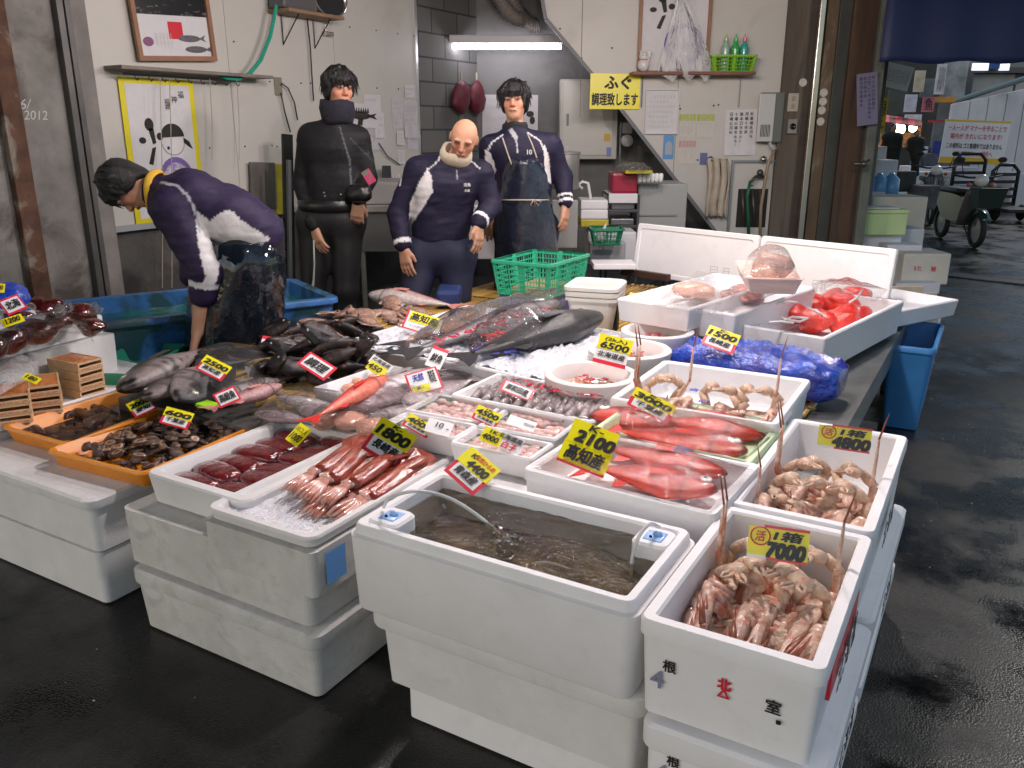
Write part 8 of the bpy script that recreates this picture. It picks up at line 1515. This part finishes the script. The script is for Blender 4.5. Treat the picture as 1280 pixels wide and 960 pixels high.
# blue bin with boards
c, w_, d_, a = fit((1103, 430), (1163, 436), (1184, 405), (1128, 400), .42); bt = tray('trash_bin', 'blue plastic bin with red lettering beside the table', 'bin', c, w_, d_, a, 0, .42, mat('bin_blue', (.04, .20, .48), .4, var=.15), wall=.012, floor=.02, taper=.03, rad=.05, lip=.008, lipz=.03)
mb = MB(); put_text(mb, '場外市', 0, 0, h=.26, bold=.02, vertical=True); M = frame((-w_/2+.0, -d_/2+.10, .20), (0, -1, 0), (0, 0, 1)); M = frame((-w_/2+.012, -.02, .20), (0, -1, 0), (0, 0, 1)); mb.v = [M@p for p in mb.v]; link('lettering', mb, red_ink, bt)
for k, (pa, m, lb) in enumerate((((1108, 425, 1150, 358), mat('beige_board', (.46, .38, .29), .7, var=.3), 'front'), ((1128, 418, 1168, 366), mat('beige_board2', (.40, .36, .28), .7, var=.2), 'middle'), ((1150, 418, 1176, 382), foam_mid, 'rear'))):
 x0, z0, x1, z1 = fr(pa[0], pa[3], pa[2], pa[1], 4.6+.06*k); mb = MB(); mb.box((x0, z0-.18, -.02), (x1, z1, 0), camframe(4.6+.06*k)@Matrix.Rotation(.0, 4, 'Z'), bev=.004); link('board', mb, m, label=lb+' one of the used boards standing in the blue bin', cat='board', group='boards in the blue bin')
# scooters
def scooter(label, c, rz, body, s=1., box=True, seed=0):
 t = thing('scooter', label, 'scooter', (c[0], c[1], 0), rz, 'parked scooters'); blk = mat('tyre_black', (.015, .015, .016), .7)
 for y in (-.62, .62):
  mb = MB(); mb.lathe([(.19, -.035), (.245, -.03), (.26, 0), (.245, .03), (.19, .035)], 28, Matrix.Translation((0, y, .26))@Matrix.Rotation(R(90), 4, 'Y'), cap0=False, cap1=False); wh = link('wheel', mb, blk, t, smooth=True)
  mb = MB(); mb.lathe([(.03, -.03), (.19, -.012), (.195, 0), (.19, .012), (.03, .03)], 20, Matrix.Translation((0, y, .26))@Matrix.Rotation(R(90), 4, 'Y')); link('rim', mb, mat('rim_grey', (.3, .3, .3), .35, metal=.7), wh)
  mb = MB(); mb.loft([[(x, y+.29*math.cos(q), .26+.29*math.sin(q)) for x in (-.06, .06)] for q in np.linspace(.3, 2.6, 12)], False, False, closed=False); o = link('fender', mb, body, t, smooth=True); md = o.modifiers.new('s', 'SOLIDIFY'); md.thickness = .012
 mb = MB(); mb.loft([[(sx*w_, y, z) for sx, z in ((-1, z0), (1, z0), (.7, z1), (-.7, z1))] for y, w_, z0, z1 in ((-.35, .12, .38, .62), (-.1, .16, .34, .72), (.3, .16, .36, .74), (.75, .08, .55, .72))]); link('body_cover', mb, body, t, smooth=True, sharp=40)
 mb = MB(); mb.loft([[(sx*w_, y, z) for sx in (-1, -.4, .4, 1)] for y, w_, z in ((-.30, .17, .30), (-.40, .19, .5), (-.47, .17, .75), (-.50, .10, .92))], False, False, closed=False); o = link('leg_shield', mb, mat('shield_grey', (.10, .11, .11), .4), t, smooth=True); md = o.modifiers.new('s', 'SOLIDIFY'); md.thickness = .02
 mb = MB(); mb.box((-.13, -.05, .73), (.13, .62, .82), bev=.04); link('seat', mb, mat('seat_black', (.012, .012, .012), .5), t, smooth=True); mb = MB(); mb.tube([(0, -.62, .26), (0, -.52, .75), (0, -.46, .98)], .03, 8); link('fork', mb, mat('rim_grey'), t, smooth=True)
 mb = MB(); mb.tube([(-.34, -.36, 1.03), (-.15, -.46, 1.0), (.15, -.46, 1.0), (.34, -.36, 1.03)], .016, 8); link('handlebar', mb, blk, t, smooth=True); mb = MB(); mb.ball((0, -.52, .96), (.10, .07, .09), n=14, m=8); link('headlight', mb, mat('lamp_white', (.7, .7, .7), .1, coat=1), t, smooth=True)
 for sx in (-1, 1):
  mb = MB(); mb.ball((sx*.16, -.50, .90), (.035, .03, .03)); link('indicator', mb, mat('indicator_red', (.55, .05, .01), .2, coat=1), t, smooth=True)
  mb = MB(); mb.tube([(sx*.22, -.42, 1.02), (sx*.27, -.42, 1.22)], .007, 6); mb.ball((sx*.29, -.42, 1.25), (.065, .012, .04), n=12); link('mirror', mb, blk, t, smooth=True)
 if box: mb = MB(); rings_box(mb, .40, .32, [(.05, .60), (.0, .88), (.01, .885), (.055, .62)], .02, Matrix.Translation((0, -.80, 0))); link('front_box', mb, mat('box_dark_green', (.012, .03, .025), .4), t)
 else:
  mb = MB()
  for k in range(8): q = -.17+.34*k/7; mb.tube([(q, -.95, .86), (q*.8, -.93, .62), (q*.8, -.68, .62), (q, -.66, .86)], .004, 4)
  for z in (.64, .72, .80, .86): mb.tube([(-.17, -.66, z), (-.17, -.95, z), (.17, -.95, z), (.17, -.66, z)], .004, 4)
  link('wire_basket', mb, mat('galv'), t)
 mb = MB(); mb.tube([(.05, -.0, .32), (.22, .05, .0)], .012, 6); link('stand', mb, blk, t); t.scale = (.84,)*3; return t
p = G_ = at(1200, 318, 0); scooter('dark green scooter with a big front box parked beside the drain', (p[0]-.10, p[1]+1.15), R(25), mat('scooter_green', (.015, .05, .042), .3, coat=.5))
p = at(1150, 288, 0); scooter('grey white scooter with a wire basket behind the dark green one', (p[0]-.05, p[1]+1.4), R(12), mat('scooter_white', (.16, .17, .18), .3, coat=.5), box=False)
# carts
def cart(label, r, Y):
 x0, z0, x1, z1 = fr(*r, Y); t = thing('hand_cart', label, 'hand cart', tuple(camframe(Y)@Vector(((x0+x1)/2, 0, 0))), 0, 'upright hand carts'); m = mat('cart_black', (.012, .012, .013), .45); M = camframe(Y); mb = MB()
 mb.tube([(x0, 0.1, 0), (x0, z1-.1, 0), (x0+.1, z1, 0), (x1-.1, z1, 0), (x1, z1-.1, 0), (x1, .1, 0)], .03, 8, M); link('frame', mb, m, t, world=True, smooth=True)
 for k in range(5): mb = MB(); zz = .25+(z1-.4)*k/4; mb.box((x0, zz-.025, -.02), (x1, zz+.025, .02), M); link('crossbar', mb, m, t, world=True)
 mb = MB(); mb.box((x0-.05, .16, 0), (x1+.05, .22, .7), M, bev=.01); link('bed', mb, m, t, world=True)
 for x in (x0, x1): mb = MB(); mb.lathe([(.10, -.03), (.13, 0), (.10, .03)], 16, M@Matrix.Translation((x, .13, .25))@Matrix.Rotation(R(90), 4, 'Y')); link('wheel', mb, mat('tyre_black'), t, world=True, smooth=True)
cart('black upright hand cart left of the other before the big sign', (1190, 192, 1228, 262), 14.2); cart('black upright hand cart by the right picture edge', (1238, 206, 1270, 262), 13.8)
fbox('white_barrel', 'white metal barrel at the right picture edge', 'barrel', (1264, 216, 1290, 262), 15, .5, mat('barrel_white', (.5, .52, .55), .5), bev=.03); fbox('purple_cloth', 'dull purple panel behind the carts', 'panel', (1168, 197, 1212, 225), 15.5, .1, mat('dull_purple', (.16, .11, .15), .6))
# white weathered wall and sign
ww = mat('peeling_white', (.50, .52, .56), .8, var=.1, dark=(.10, .11, .13), dscale=3, damt=.85, dthr=.60, dw=.03, stretch=(1, 1, .35)); t = thing('plank_wall', 'weathered white plank wall with slanted top behind the manners sign', 'wall', tuple(atY(1225, 230, 16)))
x0, z0, x1, z1 = fr(1183, 130, 1360, 240, 16); M = camframe(16)
for k in range(8):
 xa, xb = x0+(x1-x0)*k/8, x0+(x1-x0)*(k+1)/8; mb = MB(); poly_prism(mb, [(xa, 0), (xb-.02, 0), (xb-.02, z1+.065*(k+1)), (xa, z1+.065*k)], .08, M); link('plank', mb, ww, t, world=True)
t, M, w_, h_ = sheet_on('manners_sign', ((1180, 149), (1261, 152), (1255, 206), (1175, 203)), 'white and yellow board asking visitors to keep good manners', 'sign', mat('board_white', (.70, .72, .76), .4), side='R', Y=14.9, th=.02)
for a_, b_ in ((.46, .5), (-.5, -.36)): mb = MB(); mb.box((-w_/2, a_*h_, .0205), (w_/2, b_*h_, .023), M); link('yellow_band', mb, mat('band_yellow', (.70, .45, .02), .4), t, world=True)
for m, ls in ((mat('ink_pinkred', (.62, .06, .12), .5), (('一人一人が マナーを守ることで', .32, .9), ('場内が きれいになります!', .13, .8), ('ゴミは決められた場所へ', -.27, .6))), (black_ink, (('この場所は ゴミ集積所ではありません', -.09, .86),))):
 mb = MB()
 for s_, y, ww_ in ls: tm = MB(); put_text(tm, s_, 0, y*h_, w=ww_*w_, h=.13*h_, z=.025, bold=.01); mb.add(tm.v, tm.f, M)
 link('lettering', mb, m, t, world=True)
# buildings
bl = thing('street_building', 'grey market building closing the end of the street', 'building', tuple(atY(1200, 220, 24)))
for nm, r, Y, dep, m in (('wall', (1060, -40, 1420, 262), 24, .3, mat('far_wall', (.16, .17, .18), .8, var=.2)), ('shutter', (1212, 92, 1266, 132), 23.9, .05, mat('far_shutter', (.30, .31, .31), .6, var=.15)), ('shutter', (1268, 100, 1330, 140), 23.9, .05, mat('far_shutter')), ('beam', (1200, 84, 1330, 91), 23.7, .3, mat('far_beam', (.07, .075, .08), .7)), ('post', (1205, 84, 1213, 160), 23.7, .2, mat('far_beam')), ('window', (1216, 79, 1236, 88), 23.6, .05, mat('far_window', (.3, .35, .4), .1, emis=(.75, .8, .9), estr=1.1)), ('window', (1250, 79, 1262, 88), 23.6, .05, mat('far_window')), ('blue_panel', (1236, 78, 1250, 86), 23.6, .05, mat('far_blue', (.03, .07, .25), .5)), ('rib_panel', (1180, 76, 1208, 128), 23, .2, mat('far_rib', (.26, .29, .30), .6, var=.5, vscale=3))): fbox(nm, '', '', r, Y, dep, m, bev=0, parent=bl)
fbox('dark_facade', 'dark shop facade on the left side of the street', 'building', (1085, 60, 1168, 270), 21, 1, mat('facade_dark', (.035, .035, .035), .8, var=.6, vscale=1.5))
mb = MB(); mb.tube([atY(1196, 126, 17), atY(1300, 92, 15)], .05, 8); link('slanted_pipe', mb, mat('pipe_blue', (.13, .20, .22), .4), label='blue grey pipe slanting over the white plank wall', cat='pipe')
t, M, w_, h_ = sheet_on('shop_banner', ((1101, 76), (1139, 84), (1138, 115), (1101, 106)), 'white shop banner with dark characters hung high over the street', 'banner', mat('banner_white', (.62, .66, .70), .6), side='R', Y=13, text=[('中央卸売市場', -.0, 0, .86, .6, .01)])
st_ = (('green_banner', (1087, 112, 1096, 178), 12.6, (.20, .50, .03), 'narrow lime green vertical banner beside the pillar', 'ひもの'), ('yellow_banner', (1097, 122, 1108, 165), 12.8, (.70, .50, .02), 'yellow vertical banner with black characters', '田村くん'), ('pink_sign', (1154, 121, 1168, 140), 18, (.40, .12, .17), 'pinkish square sign in the market street', '魚'), ('white_sign', (1132, 118, 1146, 140), 17, (.45, .48, .58), 'pale slanted sign by the air vents', None), ('striped_sign', (1171, 80, 1182, 118), 17.5, (.45, .47, .50), 'white ladder like sign frame in the market street', '川川'), ('orange_sign', (1170, 121, 1196, 128), 18.5, (.55, .26, .03), 'narrow orange shop sign above the street', None), ('round_vent', (1152, 98, 1168, 122), 18.2, (.10, .13, .14), 'dark fan box in front of the far facade', None), ('pale_coat', (1144, 88, 1156, 115), 17.8, (.42, .38, .30), 'pale coat hung high in the market street', None), ('dark_bundle', (1110, 112, 1133, 143), 19, (.05, .06, .05), 'dark cluster of hanging goods under the shop banner', None), ('red_cloth', (1162, 150, 1180, 153), 18, (.35, .03, .04), 'thin red cloth strip in the far market', None), ('grey_shutter', (1166, 152, 1182, 185), 19, (.13, .15, .16), 'grey shutter by the plank wall', None), ('orange_post', (1147, 152, 1151, 182), 17, (.40, .16, .03), 'orange post of the lamp lit stall', None), ('foam_crate', (1132, 143, 1152, 153), 17, (.60, .64, .70), 'white crate on the red awning of the stall', None), ('blue_jacket', (1166, 176, 1180, 196), 15.5, (.02, .04, .25), 'bright blue coat draped by the sign', None), ('white_crate', (1150, 183, 1160, 191), 15.2, (.55, .60, .66), 'small white crate on the street table', None))
for nm, r, Y, col, lb, tx in st_:
 fbox(nm, lb, nm.split('_')[1], r, Y, .06, mat('c_'+nm, col, .6, var=.3, vscale=6), bev=0)
 if tx: x0, z0, x1, z1 = fr(*r, Y); mb = MB(); put_text(mb, tx, 0, 0, w=(x1-x0)*.7, h=(z1-z0)*.8, bold=.01, vertical=len(tx) > 1 and nm != 'striped_sign'); M = camframe(Y, (x0+x1)/2, (z0+z1)/2)@Matrix.Translation((0, 0, .003)); mb.v = [M@p for p in mb.v]; link('sign_lettering', mb, black_ink, label='black characters on the '+lb.split(' in ')[0], cat='lettering')
t = thing('stall_awning', 'red striped awning over a lamp lit stall down the street', 'awning', tuple(atY(1125, 150, 17)))
for k in range(6): a, b = atY(1103+8*k, 144+1.3*k, 17), atY(1111+8*k, 145.3+1.3*k, 17); a2, b2 = atY(1103+8*k, 153+k, 16.3), atY(1111+8*k, 154+k, 16.3); mb = MB(); mb.add([a, b, b2, a2], [(0, 1, 2, 3)]); o = link('stripe', mb, (red_ink, mat('awn_dark', (.2, .02, .03), .7))[k % 2], t, world=True); md = o.modifiers.new('s', 'SOLIDIFY'); md.thickness = .02
for k, (px, py, r_) in enumerate(((1124, 161, .11), (1141, 160, .075))): mb = MB(); mb.ball(tuple(atY(px, py, 16.6)), r_, n=14, m=8); link('stall_bulb', mb, mat('warm_bulb', (1, .9, .7), .3, emis=(1, .80, .50), estr=14), label=('large', 'small')[k]+' glowing warm bulb at the street stall', cat='bulb', smooth=True)
fbox('stall_goods', 'orange lit goods on the lamp lit street stall', 'goods', (1096, 166, 1150, 185), 17.2, .3, mat('goods', (.32, .17, .08), .7, var=.9, vscale=9, dark=(.04, .05, .03), dscale=6, damt=.9), bev=.02)
for i, (r, Y, col, lb) in enumerate((((1148, 232, 1176, 262), 12.6, (.10, .10, .11), 'dark box stack behind the rear scooter'), ((1226, 222, 1240, 262), 15.2, (.05, .05, .05), 'dark bundle between the two hand carts'), ((1150, 192, 1172, 208), 15.4, (.07, .08, .10), 'dark table edge with goods before the seated people'), ((1120, 214, 1146, 240), 12.9, (.04, .045, .05), 'dark cloth covered heap beside the white boxes'))): fbox('dark_goods', lb, 'goods', r, Y, .4, mat('dg%d' % i, col, .6, var=.5, vscale=8), bev=.03)
def figure(label, px, pt, pb, Y, col, lean=0., pose=0):
 H0, F0 = V3(atY(px+lean*12, pt+3.5, Y)), V3(atY(px, pb, Y)); h = H0[2]-F0[2]; t = thing('person', label, 'person', tuple(F0)); S = SDF(np.minimum(H0, F0)-.45, np.maximum(H0, F0)+.4, .03); s = h/1.6; n_ = H0-[0, 0, .22*s]; hp = F0*.48+n_*.52-V3(_rt)*.0
 S.ell(H0, (.09*s, .1*s, .12*s), k=.01).cap(H0, n_, .06*s, k=.03); P, Q = S.mesh(); link('body', nmb(P, Q), mat('skin_plain', (.35, .2, .14), .6), t, world=True, smooth=True)
 S = SDF(np.minimum(H0, F0)-.55, np.maximum(H0, F0)+.5, .03)
 for q in (-1, 1): sh = n_+V3(_rt)*q*.17*s-[0, 0, .04*s]; S.cap(n_, sh, .1*s, .1*s, k=.05).cap(sh, hp+V3(_rt)*q*.07*s, .13*s, .13*s, k=.08); e = sh+V3(_rt)*q*.12*s-[0, 0, .3*s]; S.cap(sh, e, .07*s, .06*s, k=.03).cap(e, e+V3(_rt)*(.22*(pose or -q))*s-_h*.1*s, .055*s, .045*s, k=.02)
 P, Q = S.mesh(); link('jacket', nmb(P, Q), mat('coat_'+label[:6], col, .8), t, world=True, smooth=True); S = SDF(np.minimum(H0, F0)-.4, np.maximum(H0, F0)+.3, .03)
 for q in (-1, 1): S.cap(hp, F0+V3(_rt)*q*.11*s+[0, 0, .04], .13*s, .07*s, k=.04)
 P, Q = S.mesh(); link('trousers', nmb(P, Q), mat('dark_cloth', (.015, .015, .018), .8), t, world=True, smooth=True)
 S = SDF(H0-.3, H0+.3, .02); S.ell(H0+[0, 0, .03*s]+_h*.02, (.105*s, .11*s, .12*s), k=0); P, Q = S.mesh(); P += .01*wob(P, 30, 1)[:, None]; link('hair', nmb(P, Q), hairm, t, world=True, smooth=True)
figure('person in a dark olive coat standing by the lamp lit stall', 1117, 157, 228, 14.5, (.022, .025, .02)); figure('person in a navy coat leaning towards the right down the street', 1143, 164, 222, 14.2, (.012, .012, .045), .3, 1)
# tiny scraps and grit on the wet asphalt
mb = MB()
for k in range(520):
 x, y = rng.uniform(-3.2, 1.6), rng.uniform(.35, 6); r_ = rng.uniform(.0012, .004)
 if -2.9 < x < -.1 and y > 1.25: continue
 mb.ball((x, y, .004), (r_, r_*rng.uniform(.4, 1), .0015), n=5, m=2, col=[(.30, .28, .22), (.35, .22, .05), (.05, .05, .05), (.45, .45, .42), (.25, .04, .03)][rng.integers(5)])
link('grit', mb, mat('grit', (.2, .2, .2), .6, attr=True), label='tiny scraps and grit scattered over the wet asphalt', cat='grit', kind='stuff', recenter=False)
